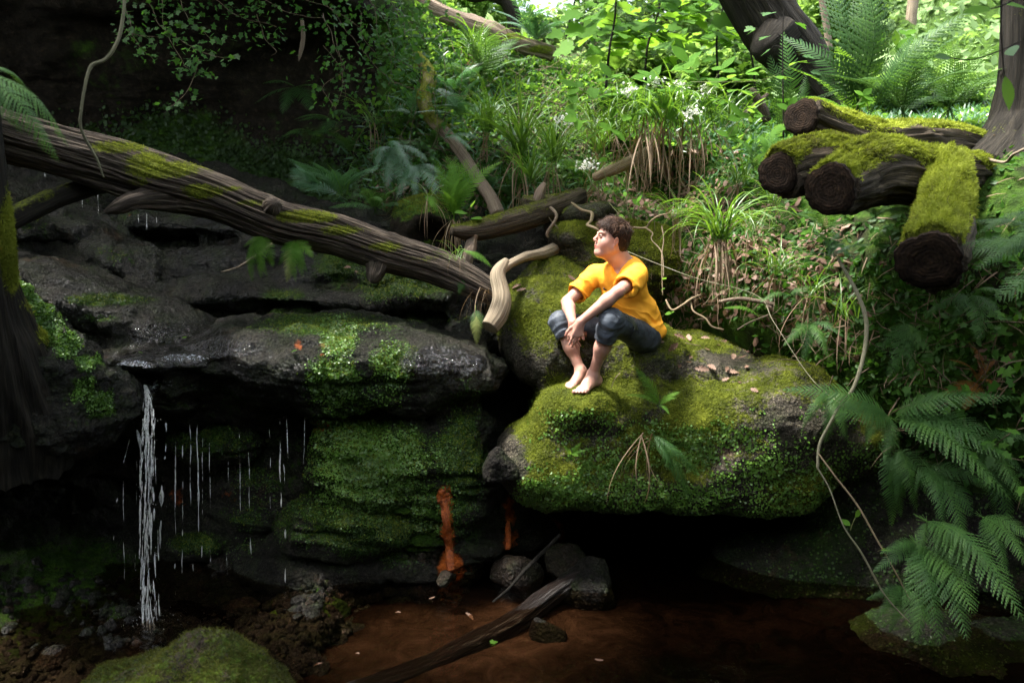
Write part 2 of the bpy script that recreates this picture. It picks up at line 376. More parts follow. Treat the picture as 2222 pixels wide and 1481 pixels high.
    M['leaf'] = leaf_mat('broad_leaf_green', [(0.0, (0.02, 0.06, 0.008)), (0.5, (0.06, 0.15, 0.015)), (1.0, (0.13, 0.27, 0.03))], 0.45, 0.7, 0.08, (0.34, 0.58, 0.06))
    M['hazefoliage'] = leaf_mat('hazy_sunlit_foliage', [(0.0, (0.07, 0.13, 0.04)), (0.5, (0.19, 0.29, 0.11)), (1.0, (0.36, 0.47, 0.24))], 0.45, 0.6, 0.2, (0.45, 0.65, 0.25))  # sunlight and haze of the far slope put into the leaf colour
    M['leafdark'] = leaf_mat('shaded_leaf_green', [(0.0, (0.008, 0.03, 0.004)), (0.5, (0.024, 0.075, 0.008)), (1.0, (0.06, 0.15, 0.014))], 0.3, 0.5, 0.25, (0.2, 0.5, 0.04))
    M['ivy'] = leaf_mat('ivy_leaf_green', [(0.0, (0.01, 0.035, 0.006)), (0.5, (0.025, 0.075, 0.012)), (1.0, (0.06, 0.15, 0.022))], 0.3, 0.55, 0.2, (0.2, 0.5, 0.05))
    M['canopy'] = leaf_mat('tree_leaf_green', [(0.0, (0.015, 0.04, 0.008)), (0.5, (0.06, 0.13, 0.02)), (1.0, (0.17, 0.30, 0.06))], 0.45, 0.5, 0.3, (0.40, 0.62, 0.12))
    M['blade'] = leaf_mat('sedge_blade_green', [(0.0, (0.018, 0.055, 0.008)), (0.5, (0.055, 0.13, 0.018)), (1.0, (0.13, 0.25, 0.04))], 0.3, 0.35, 0.6)
    M['straw'] = leaf_mat('dry_blade_brown', [(0.0, (0.06, 0.042, 0.026)), (0.5, (0.17, 0.12, 0.078)), (1.0, (0.34, 0.26, 0.175))], 0.2, 0.7, 0.2, (0.5, 0.3, 0.1))
    M['deadleaf'] = leaf_mat('fallen_oak_leaf_brown', [(0.0, (0.05, 0.025, 0.015)), (0.5, (0.17, 0.10, 0.07)), (1.0, (0.40, 0.28, 0.21))], 0.15, 0.6, 0.3, (0.5, 0.3, 0.15))
    M['mosstuft'] = leaf_mat('feathery_moss', [(0.0, (0.07, 0.05, 0.014)), (0.3, (0.085, 0.10, 0.012)), (0.65, (0.19, 0.225, 0.022)), (1.0, (0.38, 0.42, 0.06))], 0.3, 0.7, 0.15, (0.5, 0.6, 0.05))
    M['mosscarpet'] = leaf_mat('short_moss', [(0.0, (0.030, 0.032, 0.006)), (0.5, (0.080, 0.095, 0.010)), (1.0, (0.21, 0.235, 0.03))], 0.25, 0.8, 0.1, (0.4, 0.5, 0.04))
    M['wort'] = leaf_mat('liverwort_scales', [(0.0, (0.025, 0.06, 0.008)), (0.5, (0.085, 0.18, 0.022)), (1.0, (0.20, 0.36, 0.07))], 0.2, 0.4, 0.5)
    M['wortdark'] = leaf_mat('dark_liverwort', [(0.0, (0.008, 0.018, 0.004)), (0.5, (0.02, 0.045, 0.010)), (1.0, (0.05, 0.095, 0.02))], 0.2, 0.5, 0.25)  # darker copy of the liverwort, shade put into its colour
    M['petal'] = leaf_mat('white_petal', [(0.0, (0.6, 0.6, 0.5)), (1.0, (0.8, 0.8, 0.75))], 0.3, 0.6, 0.2, (0.8, 0.8, 0.7))
    t = NT('plant_stem'); t.bsdf((0.09, 0.10, 0.03), 0.6, 0.3); M['stem'] = t.m
    t = NT('twig'); t.bsdf(t.ramp(t.noise(40, 3, t.pos()), [(0.3, (0.05, 0.035, 0.02)), (0.7, (0.16, 0.12, 0.08))]), 0.8, 0.2); M['twig'] = t.m
    # water
    t = NT('pool_water'); p = t.pos()
    nb = t.bump(t.noise(9, 4, p, 0.5), 0.5, 0.03)
    g = t.n('BsdfGlossy'); g.inputs['Roughness'].default_value = 0.04; t.set(g.inputs['Normal'], nb)
    tr = t.n('BsdfTransparent'); tr.inputs[0].default_value = (0.72, 0.60, 0.48, 1)
    fr = t.n('Fresnel'); fr.inputs[0].default_value = 1.33; t.set(fr.inputs['Normal'], nb)
    m = t.n('MixShader'); t.set(m.inputs[0], fr.outputs[0]); t.t.links.new(tr.outputs[0], m.inputs[1]); t.t.links.new(g.outputs[0], m.inputs[2]); t.t.links.new(m.outputs[0], t.out.inputs[0]); M['pool'] = t.m
    t = NT('falling_water'); p = t.pos()
    b = t.bsdf((0.78, 0.78, 0.76), 0.15, 1.0, t.bump(t.noise(60, 3, p), 0.5, 0.01), final=False)
    tr = t.n('BsdfTransparent'); tl = t.n('BsdfTranslucent'); tl.inputs[0].default_value = (0.8, 0.8, 0.78, 1)
    m0 = t.n('MixShader'); m0.inputs[0].default_value = 0.4; t.t.links.new(b.outputs[0], m0.inputs[1]); t.t.links.new(tl.outputs[0], m0.inputs[2])
    mp = t.n('Mapping'); t.set(mp.inputs['Vector'], p); mp.inputs['Scale'].default_value = (150, 150, 14)
    m = t.n('MixShader'); t.set(m.inputs[0], t.mapr(t.noise(1.0, 3, mp.outputs[0]), 0.38, 0.60, 0.12, 1.0)); t.t.links.new(tr.outputs[0], m.inputs[1]); t.t.links.new(m0.outputs[0], m.inputs[2]); t.t.links.new(m.outputs[0], t.out.inputs[0]); M['fall'] = t.m
    t = NT('lip_water'); p = t.pos(); n = t.noise(34, 4, p, 0.65, 1.5); nb = t.bump(n, 1.0, 0.05)
    b = t.bsdf((0.75, 0.80, 0.86), 0.12, 1.0, nb, final=False); tr = t.n('BsdfTransparent'); gl = t.n('BsdfGlossy'); gl.inputs['Roughness'].default_value = 0.08; t.set(gl.inputs['Normal'], nb)
    m0 = t.n('MixShader'); m0.inputs[0].default_value = 0.22; t.t.links.new(tr.outputs[0], m0.inputs[1]); t.t.links.new(gl.outputs[0], m0.inputs[2])
    m = t.n('MixShader'); t.set(m.inputs[0], t.mapr(n, 0.50, 0.62, 0.0, 0.75)); t.t.links.new(m0.outputs[0], m.inputs[1]); t.t.links.new(b.outputs[0], m.inputs[2]); t.t.links.new(m.outputs[0], t.out.inputs[0]); M['lip'] = t.m
    t = NT('stream_film'); p = t.pos(); n = t.noise(38, 4, p, 0.6, 0.8); nb = t.bump(t.math('ADD', n, t.noise(9, 3, p)), 0.8, 0.03)
    g = t.n('BsdfGlossy'); g.inputs['Roughness'].default_value = 0.10; t.set(g.inputs['Normal'], nb)
    tr = t.n('BsdfTransparent'); tr.inputs[0].default_value = (0.8, 0.75, 0.68, 1); fr = t.n('Fresnel'); fr.inputs[0].default_value = 1.45; t.set(fr.inputs['Normal'], nb)
    m = t.n('MixShader'); t.set(m.inputs[0], fr.outputs[0]); t.t.links.new(tr.outputs[0], m.inputs[1]); t.t.links.new(g.outputs[0], m.inputs[2]); t.t.links.new(m.outputs[0], t.out.inputs[0]); M['film'] = t.m
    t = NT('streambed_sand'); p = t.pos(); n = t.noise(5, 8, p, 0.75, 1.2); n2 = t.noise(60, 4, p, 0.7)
    t.bsdf(t.mix(t.attr('bed_shade'), t.mix(t.mapr(n2, 0.3, 0.7, 0, 0.5), t.ramp(n, [(0.3, (0.008, 0.005, 0.003)), (0.5, (0.055, 0.033, 0.021)), (0.72, (0.14, 0.085, 0.056))]), (0.05, 0.03, 0.02)), t.mix(t.mapr(n, 0.4, 0.6), (0.0015, 0.001, 0.0007), (0.006, 0.0035, 0.0023))), 0.9, 0.0, t.bump(t.math('ADD', n2, t.math('MULTIPLY', n, 2.0)), 0.8, 0.03)); M['sand'] = t.m  # the mask mixes in a near-black bed colour as painted shade
    # orange iron deposit
    t = NT('iron_deposit'); p = t.pos(); n = t.noise(50, 5, p, 0.7)
    t.bsdf(t.ramp(n, [(0.3, (0.16, 0.028, 0.005)), (0.6, (0.50, 0.11, 0.015)), (0.8, (0.7, 0.22, 0.05))]), 0.3, 0.6, t.bump(n, 0.8, 0.02)); M['iron'] = t.m
    # boy
    t = NT('skin'); p = t.pos(); n = t.noise(18, 4, p, 0.6); n2 = t.noise(220, 3, p, 0.6)
    base = t.ramp(n, [(0.3, (0.40, 0.20, 0.145)), (0.7, (0.50, 0.28, 0.215))])
    base = t.mix(t.attr('flush'), base, (0.52, 0.14, 0.11)); base = t.mix(t.attr('dirt'), base, (0.10, 0.055, 0.03))
    t.bsdf(base, 0.48, 0.4, t.bump(n2, 0.15, 0.002), sss=0.15); M['skin'] = t.m
    t = NT('orange_polyester'); p = t.pos(); w = t.noise(700, 2, p)
    t.bsdf((0.93, 0.40, 0.03), 0.7, 0.2, t.bump(w, 0.12, 0.001)); M['shirt'] = t.m
    t = NT('dark_grey_jersey'); p = t.pos(); n = t.noise(14, 5, p, 0.7)
    t.bsdf(t.ramp(t.math('ADD', n, t.math('MULTIPLY', t.attr('fade'), 0.45)), [(0.42, (0.018, 0.021, 0.028)), (0.85, (0.10, 0.115, 0.14))]), 0.6, 0.3, t.bump(t.noise(300, 3, p), 0.2, 0.002)); M['pants'] = t.m
    t = NT('black_print'); t.bsdf((0.01, 0.01, 0.012), 0.5); M['black'] = t.m
    t = NT('olive_stripe'); t.bsdf((0.12, 0.125, 0.07), 0.6); M['stripe'] = t.m
    t = NT('seam_thread'); t.bsdf((0.008, 0.008, 0.012), 0.7); M['seam'] = t.m
    t = NT('brown_hair'); f = t.attr('tint'); t.bsdf(t.ramp(f, [(0.0, (0.010, 0.005, 0.003)), (0.6, (0.045, 0.022, 0.013)), (1.0, (0.17, 0.095, 0.06))]), 0.5, 0.25); M['hair'] = t.m
    t = NT('eye_white'); t.bsdf((0.38, 0.34, 0.32), 0.2, 0.4); M['eye'] = t.m
    t = NT('iris'); t.bsdf((0.03, 0.02, 0.012), 0.1, 0.6); M['iris'] = t.m
    t = NT('nail'); t.bsdf((0.68, 0.45, 0.38), 0.3, 0.5); M['nail'] = t.m
build_materials()

# ---------------------------------------------------------------- tubes, scattered foliage
def frames(c):
    t = nrm(np.gradient(c, axis=0)); n = np.zeros_like(c); u = np.array((0, 0, 1.0))
    if abs(t[0] @ u) > 0.95: u = np.array((0, 1.0, 0))
    n[0] = nrm(u - (u @ t[0]) * t[0])
    for i in range(1, len(c)):
        w = n[i - 1] - (n[i - 1] @ t[i]) * t[i]; n[i] = nrm(w)
    return t, n, np.cross(t, n)
def px_pts(L):
    """(px,py,Y,r in photograph pixels) -> x,y,z,r"""
    return np.array([list(P(a, b, c)) + [r * c / FPX] for a, b, c, r in L])
def tube(name, pts, mat, parent=None, seg=12, step=0.03, groove=0.0, lump=0.0, gf=(5, 2.0), moss=None, caps=True, ccap=None, seed=0.0, kind=None, flat=1.0, capdome=0.3):
    """pts rows x,y,z,r.  groove: relative depth of bark furrows, lump: relative swelling"""
    pts = np.asarray(pts, float)
    L = np.linalg.norm(np.diff(pts[:, :3], axis=0), axis=1).sum(); n = max(len(pts) * 2, int(L / step))
    c = crom(pts, n); r = np.maximum(c[:, 3], 0.0004); c = c[:, :3]; t, N, B = frames(c)
    s = np.concatenate([[0], np.cumsum(np.linalg.norm(np.diff(c, axis=0), axis=1))])
    th = np.linspace(0, 2 * np.pi, seg, endpoint=False); ct, st = np.cos(th), np.sin(th)
    bc = np.stack([np.broadcast_to(ct, (n, seg)), np.broadcast_to(st, (n, seg)), np.broadcast_to(s[:, None], (n, seg))], -1)
    rr = np.broadcast_to(r[:, None], (n, seg)).copy()
    if lump: rr *= 1 + lump * fbm(np.concatenate([bc[..., :2] * 0.8, bc[..., 2:] * (0.6 / max(r.mean(), 0.02)) * 0.3], -1), 3, seed=seed)
    if groove:
        q = np.concatenate([bc[..., :2] * gf[0], bc[..., 2:] * gf[1]], -1); w = fbm(q * 0.35, 2, seed=seed + 2)[..., None]
        rr *= 1 + groove * (ridge(q + w * 1.3, 3, seed=seed) - 0.35)
        rr *= 1 + groove * 0.4 * ridge(np.concatenate([bc[..., :2] * gf[0] * 2.6, bc[..., 2:] * gf[1] * 2.2], -1), 2, seed=seed + 5)
    v = c[:, None] + rr[..., None] * (ct[None, :, None] * N[:, None] * flat + st[None, :, None] * B[:, None])
    V0 = v.reshape(-1, 3); F = [grid_faces(n, seg, True)]; A = bc.reshape(-1, 3)
    if caps:
        capv = []; capa = []
        for e, sg in ((0, -1), (n - 1, 1)):
            k = len(V0) + len(capv)
            rings = []
            for q in (0.6, 0.0):
                ring = c[e] + (v[e] - c[e]) * q + t[e] * sg * r[e] * capdome * (1 - q * q)
                rings.append(ring if q else ring.mean(0)[None])
            base = e * seg + np.arange(seg); r1 = k + np.arange(seg); ctr = k + seg
            capv += list(rings[0]) + list(rings[1]); capa += list(bc[e] * (0.6, 0.6, 1)) + [np.array((0, 0, s[e]))]
            nx = np.roll(np.arange(seg), -1)
            q4 = np.stack([base, base[nx], r1[nx], r1], -1); t3 = np.stack([r1, r1[nx], np.full(seg, ctr)], -1)
            if sg < 0: q4 = q4[:, ::-1]; t3 = t3[:, ::-1]
            F += [q4[:, ::-1] if False else q4, t3]
        V0 = np.concatenate([V0, np.array(capv)]); A = np.concatenate([A, np.array(capa)])
    m = np.zeros(len(V0))
    if moss is not None:
        up = np.zeros(len(V0)); up[:n * seg] = ((v - c[:, None]) / (rr[..., None] + 1e-6))[..., 2].ravel()
        m = moss(V0, up, A[:, 2] / max(s[-1], 1e-6))
    o = mk(name, V0, F, mat, parent, True, {'bc': A, 'moss': m}, kind)
    o['_n'] = 0; del o['_n']
    o_geo[o.name] = (V0, F[0], n * seg)
    return o
o_geo = {}

# templates: verts (along x, width y, height z), triangles
LEAF6 = (np.array([[0, 0, 0], [.32, .26, .03], [.32, -.26, .03], [.70, .20, .0], [.70, -.20, .0], [1, 0, -.08], [.5, 0, -.03]]),
         np.array([[0, 6, 1], [0, 2, 6], [1, 6, 3], [2, 4, 6], [3, 6, 5], [6, 4, 5]]))
ROUND = (np.array([[0, 0, 0], [.35, .42, .05], [.85, .38, .0], [1.05, 0, -.05], [.85, -.38, .0], [.35, -.42, .05]]),
         np.array([[0, 1, 2], [0, 2, 3], [0, 3, 4], [0, 4, 5]]))
NEEDLE = (np.array([[0, .10, 0], [0, -.10, 0], [.55, .07, .12], [.55, -.07, .12], [1, 0, 0.1]]), np.array([[0, 1, 3], [0, 3, 2], [2, 3, 4]]))
IVY = (np.array([[0, 0, 0], [.05, .35, .02], [.42, .25, .02], [.55, .52, -.03], [.72, .2, 0], [1.1, 0, -.06], [.72, -.2, 0], [.55, -.52, -.03], [.42, -.25, .02], [.05, -.35, .02]]),
       np.array([[0, 1, 2], [0, 2, 4], [2, 3, 4], [0, 4, 5], [0, 5, 6], [0, 6, 8], [6, 7, 8], [0, 8, 9]]))
def expand(pts, xdir, zdir, size, tpl, tint=None, flatz=1.0):
    """many copies of a template: returns verts, tris, tint"""
    tv, tf = tpl; n = len(pts); m = len(tv)
    X = nrm(xdir); Z = nrm(zdir - (zdir * X).sum(-1, keepdims=True) * X); Y = np.cross(Z, X)
    s = np.broadcast_to(np.asarray(size, float), (n,))[:, None, None]
    v = pts[:, None] + s * (tv[None, :, 0:1] * X[:, None] + tv[None, :, 1:2] * Y[:, None] + tv[None, :, 2:3] * flatz * Z[:, None])
    f = (tf[None] + (np.arange(n) * m)[:, None, None]).reshape(-1, 3)
    ti = rng.random(n) if tint is None else tint
    return v.reshape(-1, 3), f, np.repeat(ti, m)
def sample_surface(v, q, n, weight=None, seed=1):
    g = np.random.default_rng(seed)
    tr = np.concatenate([q[:, [0, 1, 2]], q[:, [0, 2, 3]]]) if q.shape[1] == 4 else q
    a, b, c = v[tr[:, 0]], v[tr[:, 1]], v[tr[:, 2]]; cr = np.cross(b - a, c - a); ar = np.linalg.norm(cr, axis=1)
    w = ar if weight is None else ar * np.maximum(weight[tr].mean(1), 0)
    if w.sum() <= 0: return np.zeros((0, 3)), np.zeros((0, 3))
    i = g.choice(len(tr), n, p=w / w.sum()); r1 = np.sqrt(g.random(n)); r2 = g.random(n)
    p = a[i] * (1 - r1)[:, None] + b[i] * (r1 * (1 - r2))[:, None] + c[i] * (r1 * r2)[:, None]
    return p, nrm(cr[i])
def carpet(name, v, q, n, weight, size, tpl, mat, parent=None, lift=0.5, droop=0.0, seed=1, spread=0.6, label=None, clump=6.0):
    """small leaves or moss shoots growing on a surface"""
    p, nn = sample_surface(v, q, n, weight, seed); g = np.random.default_rng(seed + 5)
    if not len(p): return None
    tang = nrm(np.cross(nn, g.normal(size=p.shape)))
    x = nrm(tang + nn * lift + np.array((0, 0, -1.0)) * droop + g.normal(size=p.shape) * 0.15)
    z = nrm(nn + g.normal(size=p.shape) * spread * 0.5)
    cl = np.clip(0.5 + 0.9 * fbm(p * clump, 3, seed=seed), 0, 1); tint = np.clip(cl * 0.8 + g.random(len(p)) * 0.35 - 0.1, 0, 1)
    s = size * (0.6 + 0.8 * g.random(len(p)))
    vv, ff, ti = expand(p, x, z, s, tpl, tint)
    o = mk(name, vv, ff, mat, parent, False, {'tint': ti}, 'stuff')
    if label: o['label'] = label
    return o

# ---------------------------------------------------------------- sheets of terrain drawn as columns of (py, Y)
def sheet(cols, pxs, nrow, step):
    C = np.array([crom(c, nrow) for c in cols])                     # columns x rows x 2
    xs = np.arange(pxs[0], pxs[-1] + 1, step); G = np.zeros((len(xs), nrow, 2))
    for r in range(nrow):
        for k in range(2): G[:, r, k] = np.interp(xs, pxs, C[:, r, k])
    w = max(1, int(30 / step)); ker = np.hanning(2 * w + 3)[1:-1]; ker /= ker.sum()
    pad = np.concatenate([np.repeat(G[:1], w, 0), G, np.repeat(G[-1:], w, 0)])
    G = np.stack([np.stack([np.convolve(pad[:, r, k], ker, 'valid') for k in range(2)], -1) for r in range(nrow)], 1)
    px = np.repeat(xs[:, None], nrow, 1); v = PA(px, G[..., 0], G[..., 1])
    return v.reshape(-1, 3), grid_faces(len(xs), nrow)[:, ::-1], px.ravel(), G[..., 0].ravel()
def blobs(px, py, L):
    m = np.zeros(len(px))
    for x, y, rx, ry, s in L: m = np.maximum(m, s * np.exp(-(((px - x) / rx) ** 2 + ((py - y) / ry) ** 2) ** 1.3))
    return m

def to_px(v):
    r = v - np.array((0, 0, CAMZ)); d = r[:, 1] * CP - r[:, 2] * SP; u = r[:, 1] * SP + r[:, 2] * CP
    return CX + FPX * r[:, 0] / d, CY - FPX * u / d

# ---------------------------------------------------------------- the boy's pose (needed first: the boulder is fitted to him)
TH = D2R(48)
TF = np.array((-math.cos(TH), -math.sin(TH), 0.0)); TL = np.array((math.sin(TH), -math.cos(TH), 0.0)); UP = np.array((0, 0, 1.0))
J = dict(
    pel=P(1384, 722, 5.02), hipL=P(1398, 733, 4.93), hipR=P(1366, 730, 5.08),
    kneL=P(1326, 694, 4.62), kneR=P(1216, 698, 4.98), ankL=P(1287, 812, 4.76), ankR=P(1261, 806, 4.90),
    toeL=P(1246, 852, 4.63), toeR=P(1222, 842, 4.76),
    shL=P(1384, 598, 4.86), shR=P(1290, 598, 5.07), elL=P(1341, 633, 4.60), elR=P(1231, 655, 4.94),
    wrL=P(1259, 698, 4.59), wrR=P(1243, 700, 4.74), chest=P(1352, 622, 4.98), neck=P(1357, 571, 4.965), head=P(1327, 516, 4.92),
    bel=P(1375, 680, 5.0))
BF = Field((0.12, 4.38, 1.02), (1.04, 5.36, 2.30), 0.0034)
def build_body(F):
    j = J
    hf = nrm(np.array((-math.cos(D2R(14)) * math.cos(D2R(12)), -math.sin(D2R(14)) * math.cos(D2R(12)), math.sin(D2R(12)))))
    hs = nrm(np.cross(UP, hf)); hu = np.cross(hf, hs); ax = [hf, hs, hu]; C = j['head']
    H = lambda a, b, c: C + a * hf + b * hs + c * hu
    # torso
    tw = nrm(j['neck'] - j['pel']); ta = [TF, TL, UP]
    F.seg(j['hipL'], j['hipR'], 0.085, 0.085, 0.03); F.ell(j['pel'] + UP * .02, (.10, .14, .12), .04, ta)
    F.ell(j['bel'], (.095, .125, .14), .05, ta); F.ell(j['chest'], (.092, .135, .15), .05, ta)
    F.seg(j['shL'] - TL * .02, j['shR'] + TL * .02, .046, .046, .05)
    F.seg(j['neck'] - UP * .02 + TF * .0, H(-.020, 0, -.050), .062, .060, .03)
    F.ell(j['neck'] - UP * .04 - TF * .03, (.06, .10, .06), .04, ta); F.seg(j['neck'] + TF * .030 + TL * .0 - UP * .01, H(.020, 0, -.082), .048, .046, .03)
    F.seg(j['neck'] - UP * .015, j['shL'] - TL * .03 + UP * .01, .036, .042, .04); F.seg(j['neck'] - UP * .015, j['shR'] + TL * .03 + UP * .01, .036, .042, .04)
    # head
    F.ell(H(-.010, 0, .018), (.092, .073, .086), .02, ax); F.ell(H(.022, 0, -.040), (.064, .058, .082), .03, ax)
    for s in (-1, 1):
        F.seg(H(-.012, s * .050, -.062), H(.058, s * .020, -.106), .018, .016, .03)
        F.ell(H(.048, s * .036, -.048), (.034, .027, .034), .025, ax)
        F.ell(H(.094, s * .030, -.006), (.014, .017, .012), .008, ax, 'sub')
        F.seg(H(.072, s * .046, .012), H(.086, s * .012, .012), .0085, .009, .01)
    F.ell(H(.062, 0, -.104), (.022, .024, .018), .03, ax)
    F.seg(H(.082, 0, .004), H(.106, 0, -.030), .0075, .0100, .014)
    for s in (-1, 1): F.ell(H(.100, s * .0100, -.039), (.009, .0065, .0065), .006, ax)
    F.ell(H(.079, 0, -.066), (.014, .026, .014), .014, ax)
    F.ell(H(.0890, 0, -.0655), (.0065, .018, .0045), .005, ax); F.ell(H(.0868, 0, -.0760), (.0065, .015, .0050), .005, ax)
    F.ell(H(.0935, 0, -.0708), (.007, .018, .0015), .002, ax, 'sub')
    for s in (-1, 1):
        e = nrm(hs * s * 0.93 + hf * 0.38 * -1); ea = nrm(hf * .93 + hs * s * .37); eu = nrm(hu * .97 - hf * .22)
        F.ell(H(-.006, s * .078, -.024), (.018, .007, .029), .004, [ea, np.cross(eu, ea), eu])
        F.ell(H(-.002, s * .085, -.018), (.010, .005, .017), .003, [ea, np.cross(eu, ea), eu], 'sub')
        F.ell(H(.000, s * .079, -.048), (.007, .005, .008), .004, ax)
    # arms
    for S, E, W in (('shL', 'elL', 'wrL'), ('shR', 'elR', 'wrR')):
        F.seg(j[S], j[E], .043, .036, .02); F.seg(j[E], j[E] * .7 + j[W] * .3, .036, .0385, .015)
        F.seg(j[E] * .72 + j[W] * .28, j[W], .038, .024, .02)
    # hands
    def hand(W, a, t, n, curls, spread, thumb):
        a = nrm(a); t = nrm(t - (t @ a) * a); n = nrm(np.cross(a, t)) * (1 if np.cross(a, t) @ n > 0 else -1)
        F.seg(W, W + a * .02, .024, .021, .015)
        nails = []
        for i in range(4):
            o = (.026, .009, -.009, -.026)[i]; K = W + a * (.080, .085, .081, .073)[i] + t * o
            F.seg(W + a * .015 + t * o * .5, K, .0145, .0098, .012)
            L = (.064, .071, .066, .052)[i]; r = (.0080, .0082, .0078, .0068)[i]; d = nrm(a + t * spread[i]); p = K
            for q, fr in enumerate((.45, .30, .25)):
                an = curls[i][q]; d2 = d * math.cos(an) + n * math.sin(an); nn = -d * math.sin(an) + n * math.cos(an)
                e = p + d2 * L * fr; F.seg(p, e, r, r * .9, .0022); p = e; r *= .92; d = d2; n_ = nn
            nails.append((p - d * .004, d, -n))
        b = W + a * .020 + t * .016 + n * .004; m1 = b + (a * .62 + t * .62 + n * thumb) * .042; F.seg(b, m1, .0145, .0112, .010)
        d = nrm(a * .80 + t * .40 + n * thumb); m2 = m1 + d * .031; F.seg(m1, m2, .0100, .0092, .003); d = nrm(a * .92 + t * .12 + n * thumb)
        m3 = m2 + d * .025; F.seg(m2, m3, .0092, .0078, .003); nails.append((m3 - d * .003, d, -n))
        return nails
    nails = []
    nails += hand(j['wrL'], np.array((-.22, -.12, -1.0)), np.array((-1.0, -.15, .1)), np.array((.2, 1.0, 0)),
                  [(.10, .25, .15), (.22, .30, .2), (.55, .75, .4), (.75, .85, .5)], (.10, .0, -.05, -.12), .35)
    nails += hand(j['wrR'], np.array((-.05, -.28, -1.0)), np.array((.75, -.55, .0)), np.array((.6, .8, -.2)),
                  [(.35, .5, .3), (.30, .45, .3), (.25, .4, .25), (.2, .35, .2)], (.12, .02, -.06, -.12), .3)
    # legs (thighs are under the trousers)
    for Hp, K, A in (('hipL', 'kneL', 'ankL'), ('hipR', 'kneR', 'ankR')):
        F.seg(j[Hp], j[K], .080, .054, .03)
        k, a = j[K], j[A]; back = nrm(-(nrm(j[Hp] - k) - 0 * k)); cal = nrm(np.cross(np.cross(a - k, j[Hp] - k), a - k))
        if cal @ (j[Hp] - k) < 0: cal = -cal
        F.seg(k, k * .5 + a * .5, .050, .043, .03); F.seg(k * .72 + a * .28 + cal * .014, k * .45 + a * .55 + cal * .010, .044, .034, .03)
        F.seg(k * .5 + a * .5, a, .040, .029, .03)
    # feet
    def foot(A, T, side):
        d = T - A; dz = d[2]; f = nrm(np.array((d[0], d[1], 0.0))); s = nrm(np.cross(UP, f)) * side   # s towards the big toe
        g = A[2] - .070                                                                  # sole height under the heel
        gz = T[2] - .012
        def S(u, w, h): return np.array((A[0], A[1], 0)) + f * u + s * w + UP * (g + (gz - g) * np.clip((u + .03) / .15, 0, 1) + h)
        F.seg(A, S(-.035, 0, .030), .031, .030, .02); F.seg(S(-.035, 0, .028), S(.03, 0, .030), .029, .026, .03)
        F.seg(A, S(.055, .006, .036), .031, .024, .03); F.seg(S(.04, .006, .040), S(.105, .016, .018), .024, .018, .025); F.seg(S(.03, -.010, .030), S(.095, -.024, .014), .022, .015, .025)
        F.seg(S(.105, .020, .016), S(.100, -.030, .013), .0170, .0130, .02)
        F.seg(A + s * .026, A + s * .027, .011, .011, .008); F.seg(A - s * .026 - UP * .008, A - s * .027 - UP * .008, .011, .011, .008)
        out = []
        for i in range(5):
            w = (.026, .009, -.005, -.018, -.030)[i]; u = (.112, .114, .110, .103, .095)[i]; L = (.036, .030, .026, .022, .018)[i]; r = (.0118, .0080, .0076, .0072, .0072)[i]
            p0 = S(u, w * .95, .013); p1 = S(u + L * .5, w * 1.08, .0150); p2 = S(u + L, w * 1.12, .0095)
            F.seg(p0, p1, r * .95, r * .92, .006); F.seg(p1, p2, r * .92, r, .002)
            out.append((p2 + UP * .0015, nrm(f - UP * .35), UP, r))
        return out
    tn = foot(j['ankL'], j['toeL'], -1) + foot(j['ankR'], j['toeR'], 1)
    return H, ax, nails, tn
headH, headax, nails, toenails = build_body(BF)

